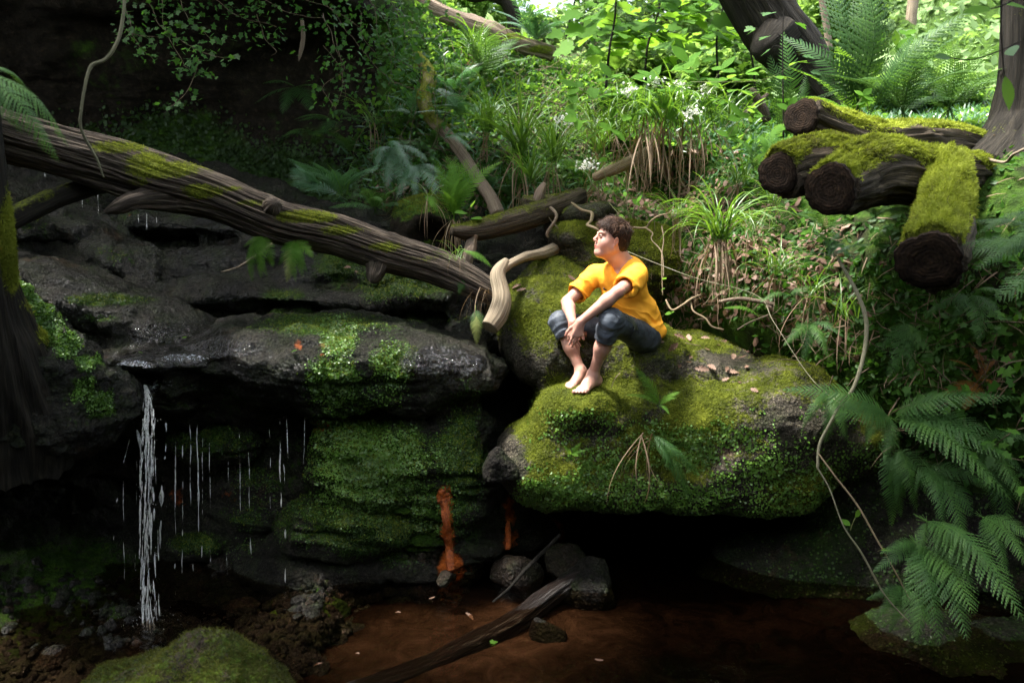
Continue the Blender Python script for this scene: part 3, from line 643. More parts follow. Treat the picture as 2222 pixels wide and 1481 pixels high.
# ---------------------------------------------------------------- the hillside and cliff behind everything
HPX = [-1400, -400, 100, 500, 750, 900, 1050, 1200, 1400, 1600, 1800, 2000, 2200, 2600, 3400]
HC = [
 [(1500, 4.5), (1100, 5.0), (800, 5.6), (500, 6.0), (300, 6.0), (100, 5.7), (-100, 5.4), (-400, 5.2), (-900, 5.2), (-1600, 6.0), (-1900, 7), (-1500, 12), (-1100, 18)],
 [(1500, 5.5), (1100, 6.3), (800, 6.8), (560, 7.0), (400, 7.3), (200, 7.2), (50, 6.9), (-150, 6.4), (-450, 6.0), (-900, 6.0), (-1300, 7.5), (-1100, 12), (-800, 20)],
 [(1500, 5.6), (1100, 6.4), (800, 6.9), (560, 7.1), (420, 7.4), (230, 7.3), (80, 7.0), (-80, 6.6), (-300, 6.2), (-600, 6.1), (-900, 7.2), (-900, 12), (-700, 22)],
 [(1500, 5.6), (1100, 6.4), (800, 6.9), (560, 7.0), (430, 7.3), (260, 7.5), (120, 7.3), (20, 6.9), (-120, 6.4), (-350, 6.3), (-600, 7.5), (-600, 12), (-450, 24)],
 [(1500, 5.7), (1100, 6.4), (800, 6.8), (560, 6.8), (430, 7.0), (270, 7.4), (140, 7.5), (60, 7.1), (-30, 6.6), (-180, 6.6), (-300, 8), (-350, 13), (-250, 26)],
 [(1500, 5.8), (1100, 6.4), (800, 6.7), (560, 6.6), (440, 6.7), (300, 7.1), (180, 7.5), (110, 7.7), (50, 7.8), (-10, 8.2), (-60, 9.5), (-100, 14), (-60, 28)],
 [(1500, 5.9), (1100, 6.4), (800, 6.7), (560, 6.5), (450, 6.6), (330, 7.0), (220, 7.6), (140, 8.1), (90, 8.5), (60, 9.2), (50, 11), (40, 15), (20, 30)],
 [(1500, 6.0), (1100, 6.4), (800, 6.6), (560, 6.5), (460, 6.6), (350, 7.0), (260, 7.5), (180, 8.1), (140, 8.6), (125, 9.4), (125, 12), (125, 18), (90, 34)],
 [(1500, 6.0), (1100, 6.4), (800, 6.3), (620, 6.2), (465, 6.35), (425, 6.85), (350, 6.95), (312, 6.35), (265, 6.9), (215, 8.6), (200, 12), (170, 18), (100, 34)],
 [(1500, 6.0), (1100, 6.3), (830, 5.7), (680, 5.4), (560, 5.55), (460, 5.8), (380, 6.2), (320, 6.6), (270, 7.2), (240, 8.2), (220, 11), (150, 18), (60, 34)],
 [(1500, 5.8), (1150, 6.0), (950, 5.2), (800, 4.9), (660, 4.95), (540, 5.15), (430, 5.5), (350, 5.9), (290, 6.4), (250, 7.4), (190, 11), (80, 18), (-60, 32)],
 [(1500, 5.4), (1200, 5.5), (1020, 4.9), (880, 4.5), (720, 4.5), (580, 4.6), (460, 4.8), (370, 5.1), (310, 5.6), (280, 6.8), (180, 10.5), (20, 16), (-200, 28)],
 [(1500, 5.0), (1250, 5.0), (1060, 4.6), (900, 4.2), (740, 4.1), (600, 4.1), (480, 4.3), (380, 4.6), (320, 5.1), (290, 6.3), (160, 10), (-40, 15), (-320, 25)],
 [(1500, 4.2), (1250, 4.2), (1060, 4.0), (900, 3.7), (740, 3.6), (600, 3.6), (460, 3.8), (340, 4.2), (260, 4.9), (220, 6.3), (80, 10), (-150, 15), (-500, 24)],
 [(1500, 3.0), (1250, 3.0), (1060, 2.9), (900, 2.8), (740, 2.8), (600, 2.9), (440, 3.1), (280, 3.7), (160, 4.6), (80, 6.3), (-80, 10), (-350, 15), (-800, 24)],
]
hv, hq, hpx, hpy = sheet(HC, HPX, 300, 12)
nh = vnormals(hv, hq)
big = fbm(hv * 0.9, 4) * 0.16 + fbm(hv * 3.2, 4, seed=2) * 0.06 + fbm(hv * 11, 3, seed=4) * 0.022
cliff = sstep(900, 700, hpx) * sstep(-200, 0, hpy + 200)
st = ridge(hv * (0.7, 0.7, 3.2), 3, seed=3) * 0.10
far = sstep(8.5, 12, hv[:, 1])
hv = hv + nh * (big * (1 + 2.0 * far) + st * cliff * .5)[:, None]
hm = np.where(hpx < 820, 0.30 + 0.5 * blobs(hpx, hpy, [(620, 400, 180, 60, 1), (400, 330, 200, 80, .8)]), 0.62) + 0.35 * far
hill = mk('hillside', hv, hq, M['soil'], None, True, {'moss': hm}, 'structure')
def hillP(px, py, off=0.0):
    """point on the hillside seen at this pixel (nearest sheet vertex), moved off metres towards the camera"""
    d = (hpx - px) ** 2 + (hpy - py) ** 2 + np.where(hv[:, 1] > 9.5, 1e6, 0); i = int(np.argmin(d)); Y = hv[i, 1]
    return P(px, py, Y - off)
print('hill', len(hv))

# ---------------------------------------------------------------- stream bed and pool
gx, gy = np.meshgrid(np.arange(-9, 9.01, 0.07), np.arange(-4, 8.0, 0.07), indexing='ij')
gz = -0.09 + 0.05 * fbm(np.stack([gx, gy, 0 * gx], -1) * 0.9, 3) + 0.03 * fbm(np.stack([gx, gy, 0 * gx], -1) * 4, 3)
gz = gz - 0.22 * sstep(3.9, 3.0, gy) * sstep(-0.6, 0.4, gx)
gz += 3.4 * sstep(2.2, 6.5, np.abs(gx)) * sstep(3.4, 1.0, gy) + 5.0 * sstep(0.6, -3.8, gy)  # unseen ground raised at the sides and behind the camera to block low sky
gz -= 0.05 * sstep(-0.55, -0.95, gx)
bv = np.stack([gx, gy, gz], -1).reshape(-1, 3)
bed_shade = 1 - np.exp(-(((bv[:, 0] + .25) / .85) ** 2 + ((bv[:, 1] - 4.1) / .8) ** 2) ** 1.2) * (.8 + .4 * fbm(bv * 3, 3))  # shade painted in: bed goes near black away from the lit middle of the pool
mk('streambed', bv, grid_faces(*gx.shape)[:, ::-1], M['sand'], None, True, {'bed_shade': np.clip(bed_shade * 1.5 - .25, 0, 1)}, 'structure')
wv = np.array([(-4, -2, 0), (4, -2, 0), (4, 6.2, 0), (-4, 6.2, 0)], float)
mk('pool_water', wv, np.array([[0, 1, 2, 3]]), M['pool'], None, False, None, 'structure')

# ---------------------------------------------------------------- the waterfall ledge (drawn as columns from its foot up and back)
LPX = [-900, -500, 0, 150, 280, 340, 440, 560, 680, 800, 930, 1030, 1095, 1180, 1500]
LC = [
 [(1900, 2.5), (1480, 3.6), (1250, 4.5), (1080, 5.2), (960, 5.1), (925, 4.2), (895, 3.95), (850, 3.85), (700, 3.8), (600, 4.0), (540, 4.3), (480, 4.6), (440, 5.2), (400, 5.5), (360, 5.9), (260, 6.3)],
 [(1900, 2.5), (1480, 3.65), (1250, 4.6), (1080, 5.5), (960, 5.5), (925, 4.5), (895, 4.2), (850, 4.1), (740, 4.1), (650, 4.4), (600, 4.7), (540, 5.0), (500, 5.5), (440, 5.8), (400, 6.2), (300, 6.8)],
 [(1900, 2.55), (1480, 3.7), (1235, 4.75), (1080, 5.6), (985, 5.7), (940, 4.7), (905, 4.38), (845, 4.25), (740, 4.35), (680, 4.8), (610, 5.1), (560, 5.4), (500, 5.8), (440, 6.0), (400, 6.3), (300, 6.8)],
 [(1850, 2.6), (1470, 3.75), (1240, 4.8), (1080, 5.6), (990, 5.7), (945, 4.8), (915, 4.5), (850, 4.4), (790, 4.6), (690, 5.1), (635, 5.3), (580, 5.6), (530, 6.0), (475, 6.2), (420, 6.4), (320, 6.8)],
 [(1800, 2.65), (1450, 3.85), (1280, 4.65), (1080, 5.5), (980, 5.6), (935, 4.9), (895, 4.64), (840, 4.58), (795, 4.8), (740, 5.2), (690, 5.5), (600, 5.8), (540, 6.1), (475, 6.4), (430, 6.5), (330, 6.9)],
 [(1750, 2.75), (1430, 3.95), (1300, 4.6), (1090, 5.4), (980, 5.4), (925, 4.95), (872, 4.80), (840, 4.76), (800, 4.9), (740, 5.3), (705, 5.55), (620, 5.9), (545, 6.2), (480, 6.4), (430, 6.5), (330, 6.9)],
 [(1650, 3.05), (1410, 4.0), (1290, 4.65), (1100, 5.2), (980, 5.2), (900, 4.95), (850, 4.72), (800, 4.68), (778, 4.85), (720, 5.3), (695, 5.6), (650, 5.85), (560, 6.1), (490, 6.4), (450, 6.5), (350, 6.9)],
 [(1600, 3.2), (1400, 4.05), (1280, 4.7), (1120, 5.1), (1000, 5.1), (930, 5.0), (860, 4.75), (800, 4.66), (765, 4.8), (710, 5.3), (690, 5.5), (640, 5.75), (560, 6.0), (500, 6.2), (460, 6.4), (380, 6.8)],
 [(1480, 3.9), (1350, 4.3), (1265, 4.7), (1130, 4.85), (1000, 4.92), (935, 5.0), (890, 4.75), (820, 4.60), (765, 4.75), (700, 5.25), (675, 5.5), (620, 5.7), (560, 5.9), (510, 6.1), (480, 6.2), (430, 6.6)],
 [(1370, 4.6), (1290, 4.68), (1225, 4.80), (1120, 4.64), (970, 4.70), (905, 4.97), (875, 4.88), (825, 4.68), (775, 4.8), (700, 5.25), (675, 5.5), (640, 5.6), (590, 5.75), (550, 5.9), (500, 6.1), (450, 6.6)],
 [(1350, 4.65), (1275, 4.72), (1190, 4.80), (1100, 4.66), (950, 4.74), (915, 4.95), (885, 5.0), (830, 4.88), (775, 5.0), (720, 5.3), (690, 5.45), (650, 5.5), (600, 5.7), (560, 5.85), (520, 6.0), (460, 6.5)],
 [(1340, 4.75), (1265, 4.8), (1190, 4.9), (1080, 4.82), (975, 4.92), (945, 5.1), (905, 5.2), (840, 5.1), (790, 5.2), (740, 5.4), (700, 5.5), (660, 5.6), (620, 5.75), (580, 5.9), (540, 6.0), (480, 6.5)],
 [(1340, 5.0), (1260, 5.05), (1190, 5.1), (1080, 5.1), (985, 5.4), (950, 5.7), (910, 5.8), (850, 5.8), (800, 5.8), (750, 5.8), (700, 5.8), (660, 5.9), (620, 6.0), (580, 6.1), (540, 6.2), (480, 6.5)],
 [(1340, 5.2), (1260, 5.3), (1190, 5.4), (1080, 5.6), (970, 5.9), (940, 6.0), (900, 6.1), (850, 6.1), (800, 6.1), (750, 6.1), (700, 6.1), (660, 6.1), (620, 6.1), (580, 6.1), (540, 6.2), (480, 6.5)],
 [(1400, 5.9), (1300, 6.0), (1190, 6.1), (1080, 6.2), (970, 6.3), (940, 6.3), (900, 6.3), (850, 6.3), (800, 6.3), (750, 6.3), (700, 6.3), (660, 6.3), (620, 6.3), (580, 6.3), (540, 6.4), (480, 6.5)],
]
lv, lq, lpx, lpy = sheet(LC, LPX, 330, 5)
nl_ = vnormals(lv, lq)
lower = sstep(1000, 1100, lpy)
strat = ridge(np.stack([lv[:, 0] * 0.9 + lv[:, 1] * .3, lv[:, 1] * 0.8, lv[:, 2] * 6.5 + lv[:, 0] * 0.8], -1), 3, seed=1)
dsp = fbm(lv * 1.7, 3, seed=9) * 0.10 + fbm(lv * 5, 4, seed=1) * 0.050 + ridge(lv * (7, 7, 10), 3, seed=6) * 0.026 + fbm(lv * 24, 3, seed=8) * 0.018 + strat * (0.030 + 0.045 * lower) - 0.05 * sstep(.45, .8, ridge(lv * (1.3, 1.3, 2.2) + 3, 2, seed=16))
steps = ridge(np.stack([lv[:, 0] * 2.2, lv[:, 1] * 2.2, lv[:, 2] * 3], -1) + 4, 2, seed=12) * 0.075 * sstep(720, 660, lpy)
flat = blobs(lpx, lpy, [(400, 745, 110, 50, 1), (330, 800, 80, 40, .8), (960, 790, 90, 30, .7)])
lv = lv + nl_ * ((dsp + steps) * (1 - .85 * flat))[:, None]
lv[:, 1] += .10 * sstep(-100, 60, lpx) * sstep(1150, 1040, lpx) * sstep(1300, 1240, lpy)
nl_ = vnormals(lv, lq)
lm = blobs(lpx, lpy, [(690, 700, 150, 22, .75), (735, 735, 40, 40, .95), (730, 830, 75, 55, .95), (850, 800, 60, 70, .62), (780, 860, 170, 60, .6), (800, 1010, 150, 95, .9), (760, 930, 110, 60, .8), (820, 1120, 190, 90, .92),
    (1000, 1000, 60, 110, .75), (230, 650, 110, 25, .6), (130, 880, 0.1, 0.1, 0), (300, 460, 250, 60, .25), (185, 880, 95, 75, .8), (205, 560, 60, 40, .4), (1000, 860, 90, 60, .35), (880, 610, 130, 60, .62), (740, 580, 60, 70, .62),
    (480, 860, 170, 60, .42), (430, 960, 180, 60, .45), (560, 1080, 110, 150, .42), (430, 1180, 70, 30, .6), (120, 1290, 230, 130, .55), (0, 790, 120, 150, .5), (60, 500, 100, 60, .35), (710, 1320, 60, 30, .8), (950, 680, 130, 30, .35)])
lm = lm + 0.12 * (nl_[:, 2] > 0.3) + 0.18 * fbm(lv * 6, 3, seed=21)
lwet = np.clip(blobs(lpx, lpy, [(350, 760, 170, 70, 1), (620, 760, 160, 40, .9), (350, 650, 330, 90, .9), (950, 790, 110, 40, 1), (1040, 700, 90, 60, .9), (400, 520, 350, 60, .8), (60, 880, 150, 60, .8), (1080, 960, 40, 80, 1), (960, 1200, 130, 60, .9), (640, 560, 80, 90, 1), (330, 860, 70, 60, 1)]) + 0.25 * sstep(1000, 800, lpy) + .1, 0, 1)
lr = blobs(lpx, lpy, [(650, 750, 22, 22, .55), (705, 745, 22, 14, .5), (690, 925, 60, 22, .5), (390, 1090, 25, 45, .5), (500, 1070, 40, 40, .35), (60, 1040, 90, 70, .33), (1200, 1140, 20, 25, .6), (966, 1100, 22, 45, .9), (970, 1160, 20, 60, .9), (978, 1235, 32, 45, .9), (1095, 1110, 15, 45, .62), (1102, 1170, 18, 40, .55), (1208, 1170, 15, 30, .6), (1010, 1250, 14, 22, .5)])
mk('waterfall_ledge', lv, lq, M['ledge'], None, True, {'moss': lm, 'wet': lwet, 'rust': lr}, 'structure')
def ledgeP(px, py, off=0.0):
    x, y = RX; d = (x - px) ** 2 + (y - py) ** 2; m = np.where(d < 60)[0]; i = int(np.argmin((lpx - px) ** 2 + (lpy - py) ** 2)); Y = lv[i, 1]
    return P(px, py, (min(Y, rv[m, 1].min()) if len(m) else Y) - off)
print('ledge', len(lv))

# humps, slabs and undercuts of the ledge itself
LMB = [(690, 705, 150, 26, .8), (735, 740, 42, 42, 1.0), (730, 830, 75, 60, 1.0), (850, 800, 60, 70, .7), (780, 860, 170, 60, .6), (800, 1010, 150, 100, .95), (760, 930, 110, 60, .85), (820, 1120, 200, 95, .97),
    (1000, 1000, 60, 110, .8), (230, 650, 110, 16, .7), (205, 690, 60, 14, .5), (300, 460, 250, 60, .25), (205, 560, 60, 40, .35), (1000, 860, 90, 60, .4), (880, 615, 130, 50, .72), (740, 575, 60, 60, .7), (610, 640, 60, 20, .6),
    (480, 870, 190, 60, .42), (430, 960, 180, 60, .45), (560, 1080, 110, 150, .40), (430, 1180, 70, 30, .7), (120, 1290, 230, 130, .55), (60, 500, 100, 60, .4), (250, 560, 60, 30, .4), (710, 1320, 60, 30, .8), (950, 690, 130, 30, .35)]
def ledge_masks(x, y, v, n):
    m = blobs(x, y, LMB) + .10 * (n[:, 2] > .3) + .20 * fbm(v * 6, 3, seed=21)
    w = np.clip(blobs(x, y, [(350, 760, 170, 70, 1), (620, 760, 160, 50, 1), (300, 650, 330, 90, 1), (950, 790, 110, 50, 1), (1040, 700, 90, 60, 1), (400, 520, 350, 80, .9), (60, 880, 150, 60, .8), (1080, 960, 40, 80, 1), (960, 1200, 130, 60, .9), (680, 580, 110, 90, 1), (330, 860, 70, 60, 1), (560, 830, 200, 60, .8)]) + .2 * sstep(1000, 800, y) + .1, 0, 1)
    r = blobs(x, y, [(648, 748, 15, 20, .52), (702, 748, 22, 10, .50), (690, 925, 60, 22, .55), (390, 1090, 25, 45, .5), (500, 1070, 40, 40, .38), (60, 1040, 90, 70, .36), (1200, 1140, 20, 25, .6), (966, 1090, 20, 45, .95), (970, 1160, 19, 60, .95), (978, 1235, 32, 45, .95), (1095, 1110, 14, 45, .66), (1102, 1170, 16, 40, .58), (1208, 1170, 15, 30, .6), (1010, 1250, 14, 22, .55), (700, 770, 10, 8, .5)])
    return m, w, r
F = Field((-3.7, 4.25, -0.05), (0.12, 6.9, 2.75), 0.0185)
def E(px, py, Y, rx, ry, dm, rot=0.0, k=.06, op='add'):
    s_ = Y / FPX; a = D2R(-rot); ax = np.array([(math.cos(a), 0, math.sin(a)), (0, 1, 0), (-math.sin(a), 0, math.cos(a))]); F.ell(P(px, py, Y), (rx * s_, dm, ry * s_), k, ax, op)
for e in [(250, 668, 5.25, 270, 60, .45, 21), (60, 640, 5.0, 110, 70, .4, 20), (200, 835, 4.80, 160, 50, .35, 14), (380, 770, 5.0, 190, 32, .45, 4),
    (720, 778, 5.05, 330, 100, .52, 4), (730, 845, 4.88, 115, 75, .25, 0), (865, 835, 4.92, 130, 78, .25, 5), (575, 822, 4.98, 125, 42, .30, 8), (480, 800, 4.95, 90, 26, .28, 2),
    (398, 836, 4.83, 58, 38, .20, 5), (385, 880, 4.88, 48, 28, .14, 0), (960, 795, 5.12, 145, 72, .40, 12), (1030, 720, 5.5, 70, 50, .25, 20),
    (480, 642, 5.75, 115, 42, .28, 5), (760, 648, 5.72, 205, 26, .35, 2), (960, 650, 5.65, 130, 36, .3, 5), (650, 605, 5.9, 90, 36, .28, -10), (880, 605, 5.8, 120, 40, .3, 8), (740, 585, 5.9, 60, 50, .2, 0),
    (170, 485, 6.1, 115, 36, .35, 22), (50, 500, 5.8, 75, 60, .3, 0), (300, 565, 6.05, 130, 48, .35, 15), (460, 570, 6.1, 140, 44, .32, 5), (420, 492, 6.3, 150, 26, .28, 5), (620, 540, 6.1, 110, 42, .3, 5), (330, 620, 5.85, 70, 30, .2, 10), (560, 600, 5.95, 60, 28, .2, 10),
    (830, 1005, 4.90, 190, 105, .28, 0), (965, 1050, 4.93, 110, 130, .25, 0), (760, 1130, 4.90, 160, 62, .28, 0), (1000, 930, 5.08, 80, 60, .25, 0), (700, 1228, 4.95, 180, 45, .26, -3), (890, 1225, 4.93, 130, 38, .24, -4), (1020, 1180, 5.0, 90, 45, .22, 0), (700, 1180, 4.98, 120, 30, .2, 0),
    (560, 1100, 5.22, 115, 110, .22, 0), (470, 965, 5.12, 110, 50, .22, 0), (430, 1182, 5.12, 60, 16, .14, 0), (610, 1200, 5.1, 110, 35, .2, 0)]: E(*e)
for e in [(500, 680, 5.45, 90, 11, .25, 3), (560, 905, 4.75, 140, 30, .20, 4), (790, 912, 4.7, 120, 10, .22, 3), (1015, 640, 5.4, 30, 60, .2, 20)]: E(*e[:7], .04, 'sub')
v, q = F.extract(); v = smooth_v(v, q, 3); v, q = subdiv(v, q); v = smooth_v(v, q, 2); n = vnormals(v, q); x, y = to_px(v)
fl_ = 1 - .8 * blobs(x, y, [(370, 745, 110, 40, 1), (330, 800, 80, 40, .7), (960, 790, 90, 30, .6)])
low = sstep(1000, 1100, y); st_ = ridge(np.stack([v[:, 0] * .8, v[:, 1] * .8, v[:, 2] * 7 + v[:, 0]], -1), 3, seed=1)
d = fbm(v * 1.9, 3, seed=9) * .07 + fbm(v * 5.5, 4, seed=1) * .030 + ridge(v * (6, 6, 11), 3, seed=6) * .012 + fbm(v * 24, 3, seed=8) * .012 + st_ * (.014 + .04 * low) - .04 * sstep(.45, .8, ridge(v * (1.6, 1.6, 2.4) + 3, 2, seed=16))
v = v + n * (d * fl_)[:, None]; n = vnormals(v, q); x, y = to_px(v); lm, lw_, lr_ = ledge_masks(x, y, v, n)
mk('ledge_rock', v, q, M['ledge'], None, True, {'moss': lm, 'wet': lw_, 'rust': lr_}, 'structure'); rv, rq, rn = v, q, n; RX = (x, y)
print('ledge rock', len(v))
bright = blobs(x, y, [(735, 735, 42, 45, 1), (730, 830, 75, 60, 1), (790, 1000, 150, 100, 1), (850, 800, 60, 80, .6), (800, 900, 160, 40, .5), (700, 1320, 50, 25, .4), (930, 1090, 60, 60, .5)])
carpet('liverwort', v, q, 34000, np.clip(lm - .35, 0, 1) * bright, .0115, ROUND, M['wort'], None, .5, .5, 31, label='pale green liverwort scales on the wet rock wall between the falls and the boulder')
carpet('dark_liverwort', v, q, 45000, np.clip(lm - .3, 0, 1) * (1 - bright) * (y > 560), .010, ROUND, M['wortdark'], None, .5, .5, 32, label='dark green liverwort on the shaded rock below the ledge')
carpet('ledge_moss', v, q, 26000, np.clip(lm - .4, 0, 1) * (n[:, 2] > .0), .014, NEEDLE, M['mosscarpet'], None, .7, .3, 33, label='short moss on the humps of the waterfall ledge')

# ---------------------------------------------------------------- big rocks
def rock_obj(name, F, mat, label, cat, mossf, amp=(0.05, 0.02, 0.006), strata=0.0, sub=1, carve=False, kind=None, wet=0.3, rustf=None, freq=1.0):
    v, q = F.extract(); v = smooth_v(v, q, 3)
    for _ in range(sub): v, q = subdiv(v, q)
    v = smooth_v(v, q, 2); n = vnormals(v, q)
    d = fbm(v * 1.8 * freq, 3, seed=11) * amp[0] + fbm(v * 7 * freq, 3, seed=12) * amp[1] + fbm(v * 26 * freq, 3, seed=13) * amp[2]
    if strata: d = d + strata * ridge(np.stack([v[:, 0], v[:, 1], v[:, 2] * 6 * freq], -1), 3, seed=14)
    if carve:                                     # the rock carries the boy: it gives way where he touches it
        g = (v - BF.lo) / BF.h; i = np.floor(g).astype(int); ok = ((i >= 1) & (i < BF.n - 2)).all(1); s = np.ones(len(v))
        s[ok] = BF.D[i[ok, 0], i[ok, 1], i[ok, 2]]
        d = np.where(s < 0.05, np.minimum(d, 0.0), d)
    v = v + n * d[:, None]; n = vnormals(v, q)
    if carve:
        for _ in range(3):
            g = (v - BF.lo) / BF.h; i = np.floor(g).astype(int); ok = ((i >= 2) & (i < BF.n - 3)).all(1); s = np.ones(len(v)); s[ok] = BF.D[i[ok, 0], i[ok, 1], i[ok, 2]]
            v[:, 2] -= np.clip(0.003 - s, 0, 0.05) * (s < 0.003)
    m = mossf(v, n)
    o = mk(name, v, q, mat, None, True, {'moss': m, 'wet': np.full(len(v), wet), 'rust': rustf(v) if rustf else np.zeros(len(v))}, kind)
    if label: tag(o, label, cat)
    return o, v, q, n, m


# the mossy boulder the boy sits on
F = Field((-0.35, 4.15, 0.10), (2.75, 6.7, 2.15), 0.026)
F.box((1.06, 5.42, 0.80), (0.93, 0.76, 0.35), 0.17, 0.1); F.ell((2.05, 5.35, 0.85), (0.55, 0.65, 0.38), 0.15); F.ell((1.45, 5.1, .62), (.55, .42, .28), .15)
F.ell((1.15, 5.55, 0.93), (0.82, 0.80, 0.50), 0.12)
F.ell(P(1385, 792, 5.12), (0.30, 0.27, 0.27), 0.12)
F.ell(P(1185, 1000, 4.93), (0.30, 0.36, 0.25), 0.12)
F.seg(P(1165, 720, 5.45), P(1190, 640, 5.85), 0.25, 0.24, 0.12); F.seg(P(1190, 780, 5.25), P(1170, 700, 5.45), 0.20, 0.26, 0.12)
F.ell(P(1260, 740, 5.5), (0.38, 0.5, 0.36), 0.15); F.ell(P(1225, 650, 5.9), (0.35, 0.4, 0.28), 0.1)
F.ell(P(1262, 880, 4.80), (0.22, 0.24, 0.13), 0.1)
F.ell((1.75, 5.0, 0.98), (0.40, 0.40, 0.36), 0.12)
def mfb(v, n):
    x, y = to_px(v)
    m = 0.60 + 0.25 * n[:, 2] + 0.55 * fbm(v * 4, 4, seed=5)
    m -= blobs(x, y, [(1560, 790, 110, 40, .55), (1100, 1010, 45, 70, 1.0), (1085, 960, 40, 60, .8), (1150, 800, 40, 60, .45), (1700, 900, 120, 60, .35), (1820, 940, 60, 60, .25), (1380, 900, 60, 30, .35), (1600, 1060, 70, 50, .4), (1300, 930, 40, 25, .3), (1110, 780, 45, 60, .3), (1180, 610, 60, 30, .3), (1600, 1000, 60, 60, .45)])
    return np.clip(m, 0, 1.2)
boulder, ov, oq, on, om = rock_obj('boulder', F, M['boulder'], 'big mossy boulder with a flat top that the boy in orange sits on', 'boulder', mfb, (0.07, 0.03, 0.008), 0.012, 1, True)
x, y = to_px(ov); front = sstep(0.35, -0.1, on[:, 2]) * (y > 870)
keep = 1 - np.clip(blobs(x, y, [(1270, 850, 60, 30, 1)]), 0, .7)
carpet('moss', ov, oq, 60000, np.clip(om - 0.35, 0, 1) * keep * (1 - .5 * front) * (on[:, 1] < .5), 0.016, NEEDLE, M['mosscarpet'], boulder, 0.8, 0.15, 41)
lw = front * np.clip(om, 0, 1) * (0.35 + blobs(x, y, [(1290, 1040, 150, 60, 1.2), (1560, 1000, 150, 110, .6), (1450, 1080, 200, 40, .8)]))
carpet('liverwort', ov, oq, 46000, lw, 0.013, ROUND, M['wort'], boulder, 0.4, 0.8, 42)
print('boulder', len(ov))

# rock wall under and right of the boulder
F = Field((0.6, 3.3, -0.5), (4.2, 6.3, 1.4), 0.032)
F.ell(P(1745, 1285, 5.15), (0.80, 0.62, 0.42), 0.1); F.ell(P(1640, 1440, 4.7), (0.9, 0.5, 0.16), 0.15); F.ell(P(1500, 1350, 5.3), (0.5, 0.4, 0.25), 0.1); F.ell(P(2010, 1460, 4.15), (0.45, 0.4, 0.30), 0.12); F.ell(P(1950, 1240, 5.1), (0.7, 0.5, 0.6), 0.2); F.ell(P(2250, 1250, 4.9), (0.7, 0.5, 0.8), 0.2)
F.ell(P(1900, 1400, 4.7), (0.5, 0.4, 0.28), 0.1); F.ell(P(2120, 1500, 4.1), (0.75, 0.5, 0.38), 0.1); F.ell(P(1850, 1560, 3.9), (0.5, 0.35, 0.18), 0.1)
F.ell(P(1850, 1010, 5.3), (0.45, 0.4, 0.45), 0.15)
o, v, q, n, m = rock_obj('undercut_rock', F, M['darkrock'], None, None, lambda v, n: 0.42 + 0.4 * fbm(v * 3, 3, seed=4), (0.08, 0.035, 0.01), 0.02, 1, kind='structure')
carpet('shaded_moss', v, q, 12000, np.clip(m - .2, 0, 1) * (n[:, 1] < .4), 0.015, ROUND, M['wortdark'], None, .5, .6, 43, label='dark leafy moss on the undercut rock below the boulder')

# rocks behind the boy
F = Field((0.0, 5.4, 1.5), (2.3, 7.0, 2.9), 0.024)
F.ell(P(1345, 575, 6.15), (0.50, 0.42, 0.32), 0.08); F.ell(P(1265, 540, 6.05), (0.20, 0.25, 0.19), 0.06); F.ell(P(1240, 515, 5.98), (0.17, 0.22, 0.085), 0.04); F.ell(P(1430, 560, 6.1), (0.22, 0.3, 0.22), 0.08)
def mfr(v, n):
    x, y = to_px(v); return np.clip(0.62 + .3 * n[:, 2] + .3 * fbm(v * 5, 3) - blobs(x, y, [(1215, 520, 45, 35, .5), (1250, 545, 25, 30, .3)]), 0, 1.2)
o, v, q, n, m = rock_obj('mossy_rock', F, M['boulder'], 'bright green mossy rock behind the boy\'s head and back', 'rock', mfr, (0.05, 0.02, 0.008), 0.03, 1)
carpet('moss', v, q, 22000, np.clip(m - .4, 0, 1) * (n[:, 1] < .3), 0.017, NEEDLE, M['mosscarpet'], o, .8, .1, 44)
F = Field((0.15, 5.6, 2.0), (1.4, 6.8, 2.7), 0.02)
F.ell(P(1262, 468, 6.15), (0.20, 0.22, 0.055), 0.04); F.ell(P(1300, 455, 6.2), (0.14, 0.2, 0.05), 0.04)
rock_obj('flat_rock', F, M['boulder'], 'flat dark slab lying on the mossy rock left of the boy\'s head', 'rock', lambda v, n: .30 + .2 * n[:, 2] + .3 * fbm(v * 6, 3), (0.03, 0.012, 0.005), 0.02, 1)

# foreground stone bottom left
c = P(415, 1625, 2.9)
F = Field(c - (.62, .6, .7), c + (.62, .6, .7), 0.02)
F.ell(c, (.48, .38, .44), .05); F.ell(c + np.array((.10, -.02, .06)), (.24, .3, .44), .1); F.ell(c + np.array((-.26, -.05, -.02)), (.28, .3, .34), .1); F.ell(c + np.array((.27, .0, -.07)), (.22, .3, .36), .08)
o, v, q, n, m = rock_obj('foreground_rock', F, M['stone'], 'rounded rock covered in olive moss in the bottom left foreground', 'rock', lambda v, n: .62 + .35 * fbm(v * 5, 3), (0.09, 0.05, 0.015), 0, 1)
carpet('moss', v, q, 46000, np.clip(m - .3, 0, 1) * (n[:, 2] > -.4), 0.015, NEEDLE, M['mossolive'], o, .8, .1, 45)

